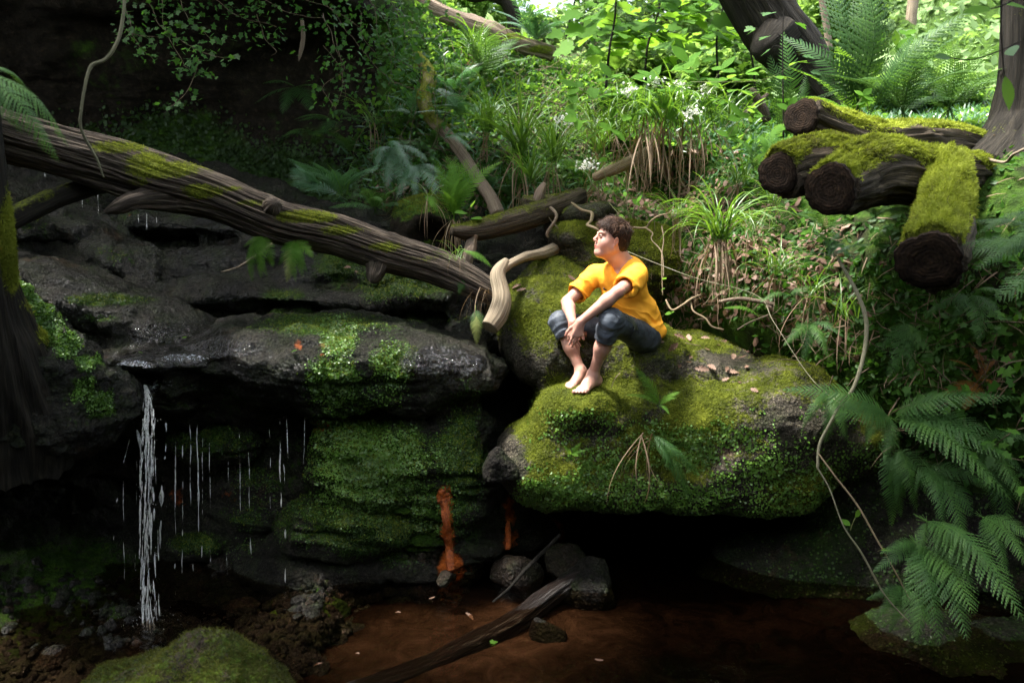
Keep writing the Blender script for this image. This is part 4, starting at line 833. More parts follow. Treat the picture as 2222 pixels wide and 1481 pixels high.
F = Field((-3.6, 3.5, 0.4), (-1.7, 5.4, 2.15), 0.026)
F.ell(P(40, 865, 4.3), (.45, .38, .36), .1); F.ell(P(190, 885, 4.5), (.33, .35, .15), .15); F.ell(P(110, 800, 4.25), (.14, .25, .16), .1); F.seg(P(15, 650, 4.05), P(75, 790, 4.2), .09, .2, .15); F.seg(P(75, 790, 4.2), P(230, 880, 4.4), .17, .12, .12)
def mfl(v, n):
    x, y = to_px(v); return blobs(x, y, [(55, 640, 34, 60, .95), (85, 690, 40, 50, .95), (108, 718, 40, 40, .95), (148, 745, 40, 34, .95), (190, 785, 36, 26, .85), (195, 870, 75, 70, .62), (60, 760, 50, 50, .4)]) + .5 * fbm(v * 9, 4)
o, v, q, n, m = rock_obj('mossy_rock', F, M['ledge'], 'black wet rock with a bright moss rim at the foot of the left-edge trunk', 'rock', mfl, (0.08, 0.05, 0.016), 0.03, 1, wet=.9, freq=1.5)
carpet('moss', v, q, 14000, np.clip(m - .45, 0, 1), .009, ROUND, M['wort'], o, .8, .2, 47)
# loose stones along the pool
def stone(px, py, Y, r, label, ang=0.0, mat='stone', moss=0.1, name='stone', cuts=12, seed=0, wet=.9, group=None):
    g = np.random.default_rng(seed + int(px)); c = P(px, py, Y); R = np.array([r[0], r[2], r[1]]) * Y / FPX; h = max(R) / 14
    ca, sa = math.cos(ang), math.sin(ang); ax = np.array([(ca, 0, sa), (0, 1, 0), (-sa, 0, ca)])
    F = Field(c - max(R) * 1.4, c + max(R) * 1.4, h); F.ell(c, R, .005, ax)
    for k in range(cuts):
        d = nrm(g.normal(size=3) + np.array((0, -.3, .5))); w = d @ ax.T; sup = math.sqrt(((w * R) ** 2).sum()); F.cutplane(c + d * sup * g.uniform(.55, .78), d, c - max(R) * 1.5, c + max(R) * 1.5, .01)
    return rock_obj(name, F, M[mat], label, 'stone', lambda v, n: moss + .25 * n[:, 2] + .3 * fbm(v * 9, 3, seed=seed), (min(R) * .06, min(R) * .07, min(R) * .04), 0, 1, wet=wet, freq=2.0)[0]
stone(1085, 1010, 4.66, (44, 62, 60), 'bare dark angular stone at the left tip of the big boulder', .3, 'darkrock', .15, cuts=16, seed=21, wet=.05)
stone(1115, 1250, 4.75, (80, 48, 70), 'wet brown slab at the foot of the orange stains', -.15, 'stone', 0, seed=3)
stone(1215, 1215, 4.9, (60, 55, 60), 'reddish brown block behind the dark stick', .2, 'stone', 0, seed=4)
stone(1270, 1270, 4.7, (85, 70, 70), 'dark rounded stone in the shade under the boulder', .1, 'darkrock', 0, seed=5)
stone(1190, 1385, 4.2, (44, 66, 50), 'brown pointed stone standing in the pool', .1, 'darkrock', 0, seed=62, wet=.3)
stone(705, 1330, 4.5, (62, 34, 45), 'low stone with a green moss cap at the pool edge', 0, 'ledge', 1.0, cuts=2, seed=7)
stone(610, 1345, 4.45, (36, 24, 40), 'small mossy stone left of the moss capped one', 0, 'ledge', .8, cuts=2, seed=8)
stone(770, 1365, 4.4, (45, 17, 40), 'flat black wet stone at the left end of the pool', .05, 'ledge', 0, seed=9)
stone(660, 1385, 4.3, (60, 22, 45), 'wet dark flat stone behind the foreground rock', .1, 'ledge', 0.1, seed=10)
stone(965, 1252, 4.55, (30, 20, 25), 'pale grey pointed stone at the foot of the main orange stain', .5, 'stone', 0, seed=11, wet=1)
stone(120, 1435, 3.9, (62, 42, 50), 'grey slab leaning in the dark bottom left corner', .5, 'stone', 0, seed=12)
stone(65, 1400, 4.1, (34, 30, 40), 'brown stone in the dark bottom left corner', .1, 'stone', 0, seed=13)
stone(20, 1445, 3.9, (50, 36, 50), 'dark stone at the bottom left edge', .1, 'darkrock', .3, seed=14)
stone(520, 1310, 4.6, (50, 18, 40), 'flat brown stone below the thin drips', .1, 'stone', .1, seed=15)
stone(1430, 1395, 4.6, (55, 17, 45), 'low wet stone glinting in the dark pool', .05, 'darkrock', 0, seed=16, wet=1)
stone(1790, 1440, 4.0, (40, 24, 40), 'brown stone at the lower right pool edge', .3, 'stone', 0, seed=17)
stone(1890, 1465, 3.9, (45, 22, 40), 'reddish stone at the bottom right', -.1, 'stone', 0, seed=18)
# rubble on the floor below the falls
def rubble(name, label, n, region, r, mat, seed):
    g = np.random.default_rng(seed); ph = (1 + 5 ** .5) / 2
    iv = nrm(np.array([(-1, ph, 0), (1, ph, 0), (-1, -ph, 0), (1, -ph, 0), (0, -1, ph), (0, 1, ph), (0, -1, -ph), (0, 1, -ph), (ph, 0, -1), (ph, 0, 1), (-ph, 0, -1), (-ph, 0, 1)]))
    it = np.array([(0, 11, 5), (0, 5, 1), (0, 1, 7), (0, 7, 10), (0, 10, 11), (1, 5, 9), (5, 11, 4), (11, 10, 2), (10, 7, 6), (7, 1, 8), (3, 9, 4), (3, 4, 2), (3, 2, 6), (3, 6, 8), (3, 8, 9), (4, 9, 5), (2, 4, 11), (6, 2, 10), (8, 6, 7), (9, 8, 1)])
    m = np.where((lpx > region[0]) & (lpx < region[2]) & (lpy > region[1]) & (lpy < region[3]))[0]; i = g.choice(m, n); p = lv[i]
    s = r * g.random(n) ** 2.2 + r * .15; V_ = iv[None] * (1 + .25 * g.normal(size=(n, 12, 1))) * s[:, None, None] * g.uniform(.5, 1.2, (n, 1, 3)) + p[:, None]
    o = mk(name, V_.reshape(-1, 3), (it[None] + 12 * np.arange(n)[:, None, None]).reshape(-1, 3), M[mat], None, False, {'moss': np.repeat(g.random(n) * .35, 12), 'wet': np.full(n * 12, .9), 'rust': np.zeros(n * 12)}, 'stuff'); o['label'] = label
rubble('gravel', 'wet broken stone on the floor below the falls', 2600, (-200, 1250, 800, 1500), .04, 'darkrock', 5)
rubble('gravel', 'small stones on the shelf under the drips', 900, (380, 1200, 1040, 1330), .035, 'stone', 6)
rubble('gravel', 'grit and debris lying on the upper steps of the ledge', 700, (150, 470, 1050, 700), .022, 'stone', 7)
g = np.random.default_rng(55)
for k in range(26):
    px = g.uniform(640, 1000); py = 1290 + (1000 - px) * .20 + g.uniform(-28, 30); Y = 4.75 - (py - 1290) * .0045
    stone(px, py, Y, (g.uniform(8, 20), g.uniform(4, 9), 14), 'small dark wet pebble along the far edge of the pool', g.uniform(-.3, .3), 'ledge', .1, 'pebble', 3, 60 + k)['group'] = 'pebbles along the pool edge'

# ---------------------------------------------------------------- fallen logs, branches, trunks
def tuft_on(o, n, wmin, size, mat, seed, tpl=NEEDLE, side=None, name='moss', lift=.8, droop=.25):
    V0, Q, nb = o_geo[o.name]; m = np.array([0.0] * len(V0)); o.data.attributes['moss'].data.foreach_get('value', (b := np.zeros(len(V0), np.float32))); m = b
    par = o if o.parent is None else o.parent
    w = np.clip(m - wmin, 0, 1)
    if w.max() <= 0: return
    return carpet(name, V0, Q, n, w, size, tpl, mat, par, lift, droop, seed, spread=.9, clump=14)
def mfac(px=None, top=0.6, base=0.0, seed=0, fr=8):
    def f(v, up, t):
        x, y = to_px(v); m = base + top * up + .45 * fbm(v * fr, 3, seed=seed)
        if px is not None: m = m * 0.75 + blobs(x, y, px) - .12
        return np.clip(m, 0, 1.2)
    return f
# the great fallen log
lg = thing('fallen_log', 'great weathered fallen log with streaks of moss slanting down across the ledge', 'log', P(600, 492, 5.0))
o = tube('trunk', px_pts([(-420, 150, 3.9, 62), (-200, 220, 4.2, 58), (0, 292, 4.45, 50), (120, 326, 4.6, 50), (250, 362, 4.72, 53), (350, 396, 4.8, 53), (470, 428, 4.9, 45), (600, 480, 5.0, 47), (720, 507, 5.1, 43), (840, 548, 5.15, 40), (950, 580, 5.2, 36), (1030, 616, 5.2, 31), (1085, 645, 5.2, 22)]),
    M['oldlog'], lg, 180, 0.010, 0.15, 0.14, (5.5, 1.1), mfac([(360, 368, 100, 24, 1.1), (440, 415, 60, 22, 1.1), (250, 320, 80, 18, 1.0), (320, 345, 60, 18, 1.0), (560, 440, 70, 12, .7), (660, 470, 80, 18, .95), (740, 500, 70, 16, .85), (830, 535, 60, 14, .8), (300, 395, 50, 12, .7), (920, 560, 60, 12, .6), (480, 410, 60, 10, .7)], .12, 0), seed=2)
tuft_on(o, 9000, .5, .013, M['mosstuft'], 51)
o = tube('broken_limb', px_pts([(480, 445, 5.02, 16), (420, 436, 4.88, 24), (345, 430, 4.73, 24), (295, 434, 4.62, 18), (258, 448, 4.58, 15), (228, 460, 4.56, 4)]), M['oldlog'], lg, 48, .01, .25, .1, (3, 3), seed=5)
o = tube('knot', px_pts([(588, 452, 4.90, 20), (592, 444, 4.86, 17), (595, 440, 4.84, 9)]), M['oldlog'], lg, 30, .008, .3, .1, (3, 9), seed=6)
tube('branch_stub', px_pts([(820, 575, 5.1, 26), (812, 600, 5.05, 17), (808, 612, 5.02, 5)]), M['oldlog'], lg, 24, .01, .3, .1, (3, 5), seed=7)
# dark leaning branch at the left
o = tube('dark_branch', px_pts([(-60, 510, 4.3, 26), (20, 478, 4.4, 24), (120, 430, 4.6, 22), (230, 395, 4.9, 20)]), M['bark'], None, 30, .015, .15, .1, (3, 2), mfac(None, .5, .05)); tag(o, 'dark branch with a mossy upper edge propped under the left end of the great log', 'branch')
# driftwood
dw = thing('driftwood', 'smooth pale grey broken limb hanging over the gap left of the boy', 'driftwood', P(1085, 640, 5.12))
o = tube('limb', px_pts([(1098, 566, 5.28, 8), (1088, 580, 5.22, 13), (1080, 600, 5.18, 17), (1086, 630, 5.14, 19), (1088, 655, 5.1, 21), (1078, 685, 5.05, 22), (1062, 710, 5.0, 19)]), M['drift'], dw, 60, .008, .10, .06, (2.4, 1.2), seed=3, capdome=-.1)
tube('side_branch', px_pts([(1086, 588, 5.2, 10), (1108, 572, 5.3, 9), (1140, 557, 5.5, 10), (1180, 549, 5.75, 12), (1225, 530, 6.0, 13)]), M['drift'], dw, 30, .012, .15, .1, (2.4, 1.4), seed=4)
# second log with its stub
l2 = thing('mossy_log', 'short dark log with splintered tip behind the thin end of the great log', 'log', P(1110, 480, 5.7))
o = tube('trunk', px_pts([(980, 500, 5.45, 10), (1010, 502, 5.5, 17), (1050, 497, 5.6, 22), (1110, 482, 5.75, 24), (1160, 466, 5.9, 24), (1215, 445, 6.1, 24), (1260, 425, 6.3, 18)]), M['mosslog'], l2, 50, .012, .14, .12, (3, 2), mfac(None, .55, .05), seed=4)
tuft_on(o, 2600, .42, .013, M['mosscarpet'], 52)
o = tube('mossy_log', px_pts([(1135, 440, 6.0, 15), (1170, 446, 6.05, 20), (1210, 440, 6.15, 20), (1250, 428, 6.3, 16)]), M['mosslog'], None, 30, .012, .2, .15, (3, 3), mfac(None, .4, .2)); tag(o, 'rotten log end with rusty brown wood above the short dark log', 'log')
o = tube('broken_stump', px_pts([(1168, 462, 6.0, 12), (1166, 440, 6.0, 11), (1172, 418, 6.0, 10), (1182, 398, 6.02, 5)]), M['palebark'], None, 20, .012, .3, .1, (3, 3)); tag(o, 'upright splintered pale stub standing on the rotten log', 'stump')
o = tube('broken_stump', px_pts([(1012, 575, 5.45, 10), (1018, 550, 5.45, 12), (1024, 525, 5.5, 11), (1030, 508, 5.5, 8)]), M['palebark'], None, 20, .012, .3, .1, (3, 3)); tag(o, 'reddish splintered prop under the short dark log', 'stump')
# dark mossy hollow stump
F = Field((-1.3, 5.2, 1.4), (0.1, 6.9, 3.0), 0.022)
F.ell(P(930, 500, 6.05), (.26, .3, .25), .04); F.ell(P(930, 520, 5.7), (.17, .30, .16), .03, None, 'sub'); F.ell(P(885, 470, 6.0), (.10, .2, .12), .05)
o, v, q, n, m = rock_obj('hollow_stump', F, M['soil'], 'dark hollow under a mossy rim where a bright fern grows', 'stump', lambda v, n: .3 + .7 * n[:, 2] + .2 * fbm(v * 8, 3), (.04, .02, .008), 0, 1)
carpet('moss', v, q, 5000, np.clip(m - .5, 0, 1), .018, NEEDLE, M['mosscarpet'], o, .8, .2, 46)
# long slanting branch down the bank
br = thing('slanting_branch', 'long mossy branch slanting down the fern bank to a bare pale foot', 'branch', P(1000, 340, 6.6))
o = tube('upper_branch', px_pts([(905, 120, 7.4, 10), (932, 165, 7.25, 13), (920, 215, 7.1, 15), (935, 255, 6.95, 13), (965, 285, 6.85, 13)]), M['palebark'], br, 30, .015, .15, .1, (3, 2), mfac(None, .2, .62), seed=1)
tuft_on(o, 3500, .45, .016, M['mosstuft'], 53)
tube('lower_branch', px_pts([(962, 282, 6.85, 12), (1000, 330, 6.7, 12), (1035, 385, 6.55, 13), (1062, 425, 6.4, 14), (1080, 465, 6.3, 16)]), M['palebark'], br, 30, .015, .08, .08, (3, 1.5), mfac(None, .15, 0.0), seed=2)
# crest log
l3 = tube('fallen_log', px_pts([(840, -30, 8.2, 34), (900, 15, 8.3, 30), (980, 45, 8.35, 24), (1060, 72, 8.4, 24), (1120, 98, 8.4, 20), (1200, 118, 8.5, 15)]), M['palebark'], None, 50, .02, .18, .15, (3, 1.5), mfac([(1110, 80, 50, 14, .8), (1170, 108, 40, 12, .9)], .2, 0)); tag(l3, 'reddish barkless log lying along the crest at the top of the picture', 'log')
# logs at the right
ul = thing('mossy_log', 'curved mossy log with its sawn end at the left, beside the right-hand tree', 'log', P(1900, 290, 4.9))
o = tube('trunk', px_pts([(1746, 257, 4.54, 39), (1785, 278, 4.6, 42), (1840, 302, 4.7, 46), (1900, 312, 4.8, 44), (1970, 310, 4.9, 46), (2040, 312, 5.0, 44), (2110, 325, 5.1, 38), (2190, 345, 5.2, 30)]), M['mosslog'], ul, 80, .012, .20, .26, (3, 1.8), mfac(None, .85, .05, 3, 5), seed=7, capdome=.02)
tuft_on(o, 26000, .38, .021, M['mosstuft'], 54)
tube('sawn_end', px_pts([(1743, 256, 4.53, 37), (1738, 254, 4.51, 37)]), M['cut'], ul, 40, .004, .12, .10, (3, 2), capdome=-.04)
ll = thing('mossy_log', 'forked log under bright feathery moss with three dark sawn ends', 'log', P(1900, 380, 4.3))
MT = lambda tp, bs, s: mfac(None, tp, bs, s, 5)
o = tube('trunk', px_pts([(1830, 392, 4.15, 62), (1880, 372, 4.25, 64), (1930, 372, 4.35, 62), (1990, 385, 4.45, 58), (2060, 382, 4.6, 52), (2110, 385, 4.75, 46)]), M['mosslog'], ll, 90, .012, .20, .26, (3, 1.8), MT(.62, .10, 5), seed=9)
tuft_on(o, 34000, .35, .023, M['mosstuft'], 55)
o = tube('near_limb', px_pts([(1880, 375, 4.3, 60), (1845, 388, 4.15, 60), (1808, 408, 3.98, 58)]), M['mosslog'], ll, 80, .012, .20, .26, (3, 1.8), MT(.75, .03, 6), seed=10, capdome=.02)
tuft_on(o, 15000, .35, .023, M['mosstuft'], 56)
o = tube('left_limb', px_pts([(1850, 370, 4.35, 58), (1780, 362, 4.25, 56), (1730, 365, 4.2, 50), (1695, 376, 4.15, 46)]), M['mosslog'], ll, 80, .012, .20, .26, (3, 1.8), MT(.72, .05, 8), seed=11, capdome=.02)
tuft_on(o, 24000, .35, .023, M['mosstuft'], 57)
o = tube('lower_limb', px_pts([(2045, 380, 4.5, 58), (2050, 420, 4.3, 60), (2045, 460, 4.1, 62), (2035, 510, 3.85, 66), (2020, 558, 3.62, 70)]), M['mosslog'], ll, 90, .012, .20, .26, (3, 1.8), MT(.55, .28, 12), seed=13, capdome=.02)
tuft_on(o, 30000, .35, .021, M['mosstuft'], 58)
for L in ([(1806, 411, 3.965, 56), (1801, 413, 3.95, 56)], [(1692, 377, 4.145, 44), (1687, 378, 4.13, 44)], [(2018, 564, 3.605, 67), (2016, 570, 3.585, 67)]):
    tube('sawn_end', px_pts(L), M['cut'], ll, 60, .004, .10, .10, (3, 2), capdome=-.04)
# right-hand tree
tr = thing('tree', 'dark tree trunk cut by the right edge above the mossy logs', 'tree', P(2200, 330, 5.2))
o = tube('trunk', px_pts([(2160, 420, 5.0, 120), (2195, 350, 5.1, 90), (2212, 270, 5.2, 62), (2222, 180, 5.2, 50), (2228, 60, 5.2, 47), (2232, -150, 5.2, 44), (2240, -600, 5.3, 38)]), M['bark'], tr, 60, .03, .12, .1, (3, 1), mfac(None, .1, .12))
tube('root_flare', px_pts([(2225, 250, 5.05, 14), (2195, 290, 4.98, 14), (2160, 325, 4.95, 12), (2120, 352, 4.95, 9)]), M['bark'], tr, 16, .03, .1, .1)
tube('crown_limb', px_pts([(2232, -150, 5.2, 30), (2100, -500, 5.0, 22), (1900, -900, 4.6, 12)]), M['bark'], tr, 16, .1)
# leaning tree top centre right
tr2 = thing('tree', 'leaning black trunk with a burl and mossy right edge at the top', 'tree', P(1700, 150, 7.0))
o = tube('trunk', px_pts([(1800, 215, 6.9, 36), (1770, 175, 6.95, 44), (1725, 120, 7.0, 58), (1685, 70, 7.0, 62), (1650, 15, 7.0, 62), (1610, -60, 7.0, 62), (1500, -260, 7.1, 56), (1380, -600, 7.2, 46)]), M['bark'], tr2, 60, .03, .10, .12, (3, 1), mfac([(1740, 110, 30, 40, .5), (1655, -8, 50, 12, .8)], .12, .05))
tube('burl', px_pts([(1690, 80, 6.92, 52), (1672, 100, 6.85, 46), (1655, 112, 6.8, 28)]), M['bark'], tr2, 30, .03, .1, .15)
tube('side_stem', px_pts([(1745, 92, 7.0, 9), (1728, 50, 7.05, 8), (1718, 0, 7.1, 8), (1700, -120, 7.2, 7)]), M['bark'], tr2, 12, .05, .1, .1)
tube('root', px_pts([(1800, 215, 6.9, 30), (1840, 240, 6.8, 20), (1880, 262, 6.75, 10)]), M['bark'], tr2, 16, .05, .1, .1)
# tree at the top middle
tr3 = thing('tree', 'slim dark forked trunk against the bright leaves at the top middle', 'tree', P(1115, 80, 9.0))
tube('trunk', px_pts([(1118, 90, 9.4, 16), (1116, 40, 9.4, 15), (1100, 0, 9.4, 17), (1075, -60, 9.4, 18), (1040, -400, 9.5, 16)]), M['bark'], tr3, 20, .05, .1, .1)
tube('branch', px_pts([(1100, 5, 9.4, 12), (1060, -8, 9.4, 9), (1030, -2, 9.4, 8), (1000, -12, 9.4, 6)]), M['bark'], tr3, 12, .05, .1, .1)
# distant trunks
for i, (a, b, Y, r, lab, mt) in enumerate([((1975, 60), (1983, -80), 14, 12, 'pale sunlit distant trunk between the ferns at the top right', 'drift'), ((1880, 90), (1870, -120), 16, 13, 'grey distant trunk left of the pale sunlit one', 'bark'), ((1795, 70), (1762, -80), 12, 7, 'thin leaning distant stem right of the leaning tree', 'palebark'), ((1440, 150), (1452, -60), 15, 5, 'thin distant stem behind the maple sapling', 'bark'), ((1560, 130), (1575, -100), 17, 8, 'distant trunk behind the leaves left of the leaning tree', 'palebark'), ((2060, 30), (2080, -150), 18, 12, 'dark distant trunk on the sunny far slope', 'bark')]):
    t_ = thing('distant_tree', lab, 'tree', P(a[0], a[1], Y))
    tube('trunk', px_pts([(a[0] + 2, a[1] + 40, Y, r * 1.2), (a[0], a[1], Y, r), ((a[0] + b[0]) / 2 + 3, (a[1] + b[1]) / 2, Y, r * .9), (b[0], b[1], Y, r * .8), (2 * b[0] - a[0], 2 * b[1] - a[1] - 200, Y, r * .5)]), M[mt], t_, 12, .2, .08, .1)
# small dead stems in the bank
for L, lab in (([(1665, 262, 6.3, 9), (1655, 235, 6.3, 10), (1638, 205, 6.3, 8), (1630, 192, 6.3, 4)], 'short dead stick leaning in the undergrowth below the leaning tree'), ([(1612, 250, 6.4, 5), (1640, 228, 6.5, 6), (1665, 205, 6.6, 4)], 'dark twig crossing behind the short dead stick')):
    tag(tube('dead_stick', px_pts(L), M['mosslog'], None, 14, .02, .2, .1), lab, 'stick')
tag(tube('arching_root', px_pts([(1290, 385, 6.1, 9), (1330, 368, 6.0, 12), (1370, 350, 6.0, 13), (1410, 328, 6.1, 11)]), M['root'], None, 20, .02, .1, .1), 'stout pale brown root arching out of the bank below the white flowers', 'root')
# left edge mossy trunk with flared foot
tl = thing('tree', 'mossy trunk at the left edge flaring onto the wet ledge', 'tree', P(20, 650, 3.9))
o = tube('trunk', px_pts([(15, 960, 4.25, 150), (8, 850, 4.1, 128), (0, 760, 3.98, 98), (-8, 680, 3.9, 66), (-15, 600, 3.85, 44), (-20, 500, 3.82, 38), (-30, 380, 3.8, 34), (-45, 200, 3.8, 32), (-70, -100, 3.8, 30), (-100, -600, 3.9, 26)]), M['bark'], tl, 80, .015, .16, .14, (3, 1.6), mfac([(25, 520, 40, 160, 1.0), (10, 640, 45, 90, .25), (130, 720, 60, 60, .9), (60, 660, 35, 60, .6), (-10, 400, 30, 60, .5)], .25, .05, 3, 6))
tuft_on(o, 12000, .5, .016, M['mosscarpet'], 59)
# roots
def root(L, label, mat='root', name='root', cat='root', group=None, seg=12):
    L = [(a, b, c, r * (.6 if name == 'hanging_vine' else .58)) for a, b, c, r in L]
    o = tube(name, px_pts(L), M[mat], None, seg, .012, .22, .28, (2, 9)); tag(o, label, cat, group); return o
root([(1240, 440, 5.95, 4), (1262, 455, 5.9, 5), (1284, 462, 5.85, 5.5), (1283, 478, 5.8, 5.5), (1275, 488, 5.75, 5), (1290, 494, 5.7, 5), (1300, 500, 5.68, 3)], 'pale crooked root ending at the boy\'s forehead')
root([(1368, 493, 5.75, 3), (1400, 494, 5.75, 4), (1412, 480, 5.72, 3.5), (1430, 468, 5.7, 3), (1452, 462, 5.7, 2), (1462, 448, 5.7, 2)], 'thin pale forked root right of the boy\'s head')
root([(1400, 494, 5.75, 3), (1416, 506, 5.7, 2.5), (1414, 520, 5.68, 2), (1436, 548, 5.6, 2), (1440, 600, 5.5, 1.5)], 'thin root drooping over the moss behind the boy\'s neck')
root([(1436, 490, 5.7, 2), (1440, 520, 5.65, 2), (1436, 560, 5.6, 2), (1438, 640, 5.5, 1.6)], 'straight thin root hanging beside the mossy rock')
root([(1445, 650, 5.3, 3), (1458, 672, 5.25, 4), (1480, 662, 5.25, 4), (1500, 648, 5.3, 4), (1520, 640, 5.35, 3)], 'pale looped root under the sedge tuft')
root([(1500, 655, 5.3, 3), (1505, 675, 5.25, 3.4), (1530, 690, 5.22, 3.4), (1545, 708, 5.2, 3), (1570, 715, 5.2, 2.4)], 'pale crooked root running down to the leafy rock top')
root([(1560, 655, 5.4, 6), (1600, 648, 5.3, 8), (1640, 652, 5.25, 8), (1680, 660, 5.2, 6)], 'thick brown root lying level under the second sedge tuft', 'palebark')
root([(1600, 715, 5.2, 2), (1625, 700, 5.2, 3), (1650, 690, 5.2, 3.5), (1668, 682, 5.2, 2)], 'short root rising from the dead leaves right of the rock top', 'palebark')
root([(1210, 590, 5.9, 9), (1200, 540, 5.95, 12), (1190, 500, 6.0, 16), (1200, 465, 6.1, 14), (1235, 430, 6.2, 10)], 'bundle of dark roots in the cleft left of the mossy rock', 'bark', seg=20)
root([(1215, 500, 5.85, 2), (1190, 470, 5.9, 2.5), (1180, 445, 5.95, 2.5), (1200, 425, 6.0, 2)], 'thin grey root over the dark cleft', 'palebark')
root([(1195, 450, 5.85, 5), (1208, 470, 5.8, 6), (1188, 505, 5.8, 5), (1190, 515, 5.8, 3)], 'stubby bent root in the dark cleft', 'palebark')
# hanging vine top left, curved sapling stem at right
hv_ = root([(272, -40, 3.6, 5), (268, 30, 3.6, 5.5), (255, 90, 3.6, 5.5), (230, 128, 3.6, 6), (197, 145, 3.6, 6), (184, 190, 3.6, 5), (176, 240, 3.62, 4.5), (175, 275, 3.65, 4.5), (190, 310, 3.7, 4.5), (210, 345, 3.75, 4), (225, 385, 3.8, 3)], 'bent pale vine hanging from the top left in front of the great log', 'vine', 'hanging_vine', 'vine')
cs = thing('curved_stem', 'long bowed grey stem curving down to two drooping twigs at the right', 'stem', P(1880, 700, 4.0))
tube('stem', px_pts([(1818, 560, 4.2, 3), (1835, 590, 4.15, 3.8), (1862, 640, 4.1, 4.2), (1880, 700, 4.05, 4.5), (1874, 770, 4.0, 4.3), (1852, 840, 3.95, 4), (1822, 880, 3.92, 3.8), (1800, 920, 3.9, 3.6), (1778, 965, 3.9, 3.4), (1774, 1015, 3.88, 3)]), M['vine'], cs, 14, .015, .05, .06)
tube('twig', px_pts([(1777, 985, 3.88, 2), (1810, 1030, 3.84, 2.2), (1860, 1095, 3.8, 2.2), (1900, 1165, 3.76, 2), (1940, 1235, 3.72, 1.7), (1975, 1300, 3.7, 1.6)]), M['root'], cs, 8, .02, .03, .06)
tube('twig', px_pts([(1774, 1015, 3.88, 2), (1800, 1060, 3.85, 1.7), (1830, 1140, 3.82, 1.7), (1870, 1200, 3.8, 2.3), (1920, 1290, 3.78, 2), (1975, 1350, 3.75, 1.4)]), M['vine'], cs, 8, .02, .03, .06)
# sticks
root([(1215, 1160, 4.75, 6), (1180, 1195, 4.65, 7), (1140, 1235, 4.55, 7), (1105, 1275, 4.45, 6), (1070, 1305, 4.35, 4)], 'dark wet stick slanting from under the boulder into the pool', 'bark', 'stick', 'stick')
root([(480, 590, 5.3, 2), (520, 578, 5.28, 4), (560, 552, 5.25, 5), (590, 530, 5.22, 5), (615, 518, 5.2, 3)], 'smooth tan stick resting among the hanging ferns under the log', 'drift', 'stick', 'stick')
root([(1375, 778, 4.95, 1.5), (1400, 765, 5.0, 1.6), (1425, 752, 5.05, 1.4)], 'fine brown twig lying on the moss beside the boy\'s hip', 'palebark', 'twig', 'twig')
root([(1326, 842, 4.72, 1.3), (1334, 822, 4.74, 1.5), (1346, 808, 4.78, 1.2)], 'tiny grey twig on the moss right of the near foot', 'palebark', 'twig', 'twig')
root([(1430, 745, 5.1, 1.5), (1470, 742, 5.15, 1.8), (1520, 750, 5.2, 1.4)], 'straight brown twig lying by the dead leaves behind the boy', 'palebark', 'twig', 'twig')
root([(655, 45, 6.0, 6), (658, 80, 6.0, 8), (652, 115, 6.0, 6), (648, 133, 6.0, 2)], 'pale splintered stick hanging from the overhang at the top', 'palebark', 'hanging_stick', 'stick')
root([(2140, 345, 4.6, 5), (2180, 352, 4.5, 6), (2200, 335, 4.4, 5), (2230, 320, 4.3, 5)], 'bare forked grey branch at the right edge beside the trunk', 'drift', 'dead_branch', 'branch')
root([(1360, 545, 5.5, 1.2), (1500, 600, 5.1, 1.2), (1640, 640, 4.8, 1.2), (1680, 700, 4.6, 1.4), (1760, 820, 4.4, 1.4), (1830, 880, 4.2, 1.2)], 'thin wiry trailing stem running from behind the boy to the right', 'vine', 'trailing_stem', 'stem', seg=6)
# sunken log in the pool
o = tube('sunken_log', px_pts([(1260, 1250, 4.70, 14), (1210, 1280, 4.6, 20), (1130, 1338, 4.35, 24), (1020, 1402, 4.1, 24), (900, 1456, 3.85, 23), (780, 1500, 3.6, 27), (640, 1562, 3.35, 26)]), M['sunk'], None, 72, .012, .22, .30, (3.5, 1.2), seed=3); tag(o, 'smooth dark sunken log shining along its wet back across the pool', 'log')
# iron stains
def stain(L, label):
    L = [(a, b, ledgeP(a, b)[1] + .010, r * .58) for a, b, c, r in L]
    v = tube('iron_stain', px_pts(L), M['iron'], None, 36, .006, .45, .5, (2.5, 14), seed=len(L)); tag(v, label, 'mineral deposit')
stain([(958, 1062, 4.66, 10), (962, 1078, 4.63, 21), (966, 1095, 4.66, 15), (970, 1130, 4.70, 14), (972, 1160, 4.70, 15), (974, 1185, 4.72, 12), (975, 1212, 4.68, 13), (978, 1236, 4.64, 14)], 'thick bright orange iron deposit running down the rock to the pool')
stain([(1088, 1060, 5.02, 5), (1092, 1085, 5.0, 8), (1098, 1120, 5.0, 8), (1103, 1160, 5.0, 9), (1102, 1190, 5.0, 7)], 'narrower dull orange streak in the shade right of the main one')
stain([(1198, 1150, 4.95, 5), (1206, 1165, 4.9, 7), (1210, 1185, 4.85, 5)], 'small orange streak above the dark stick')

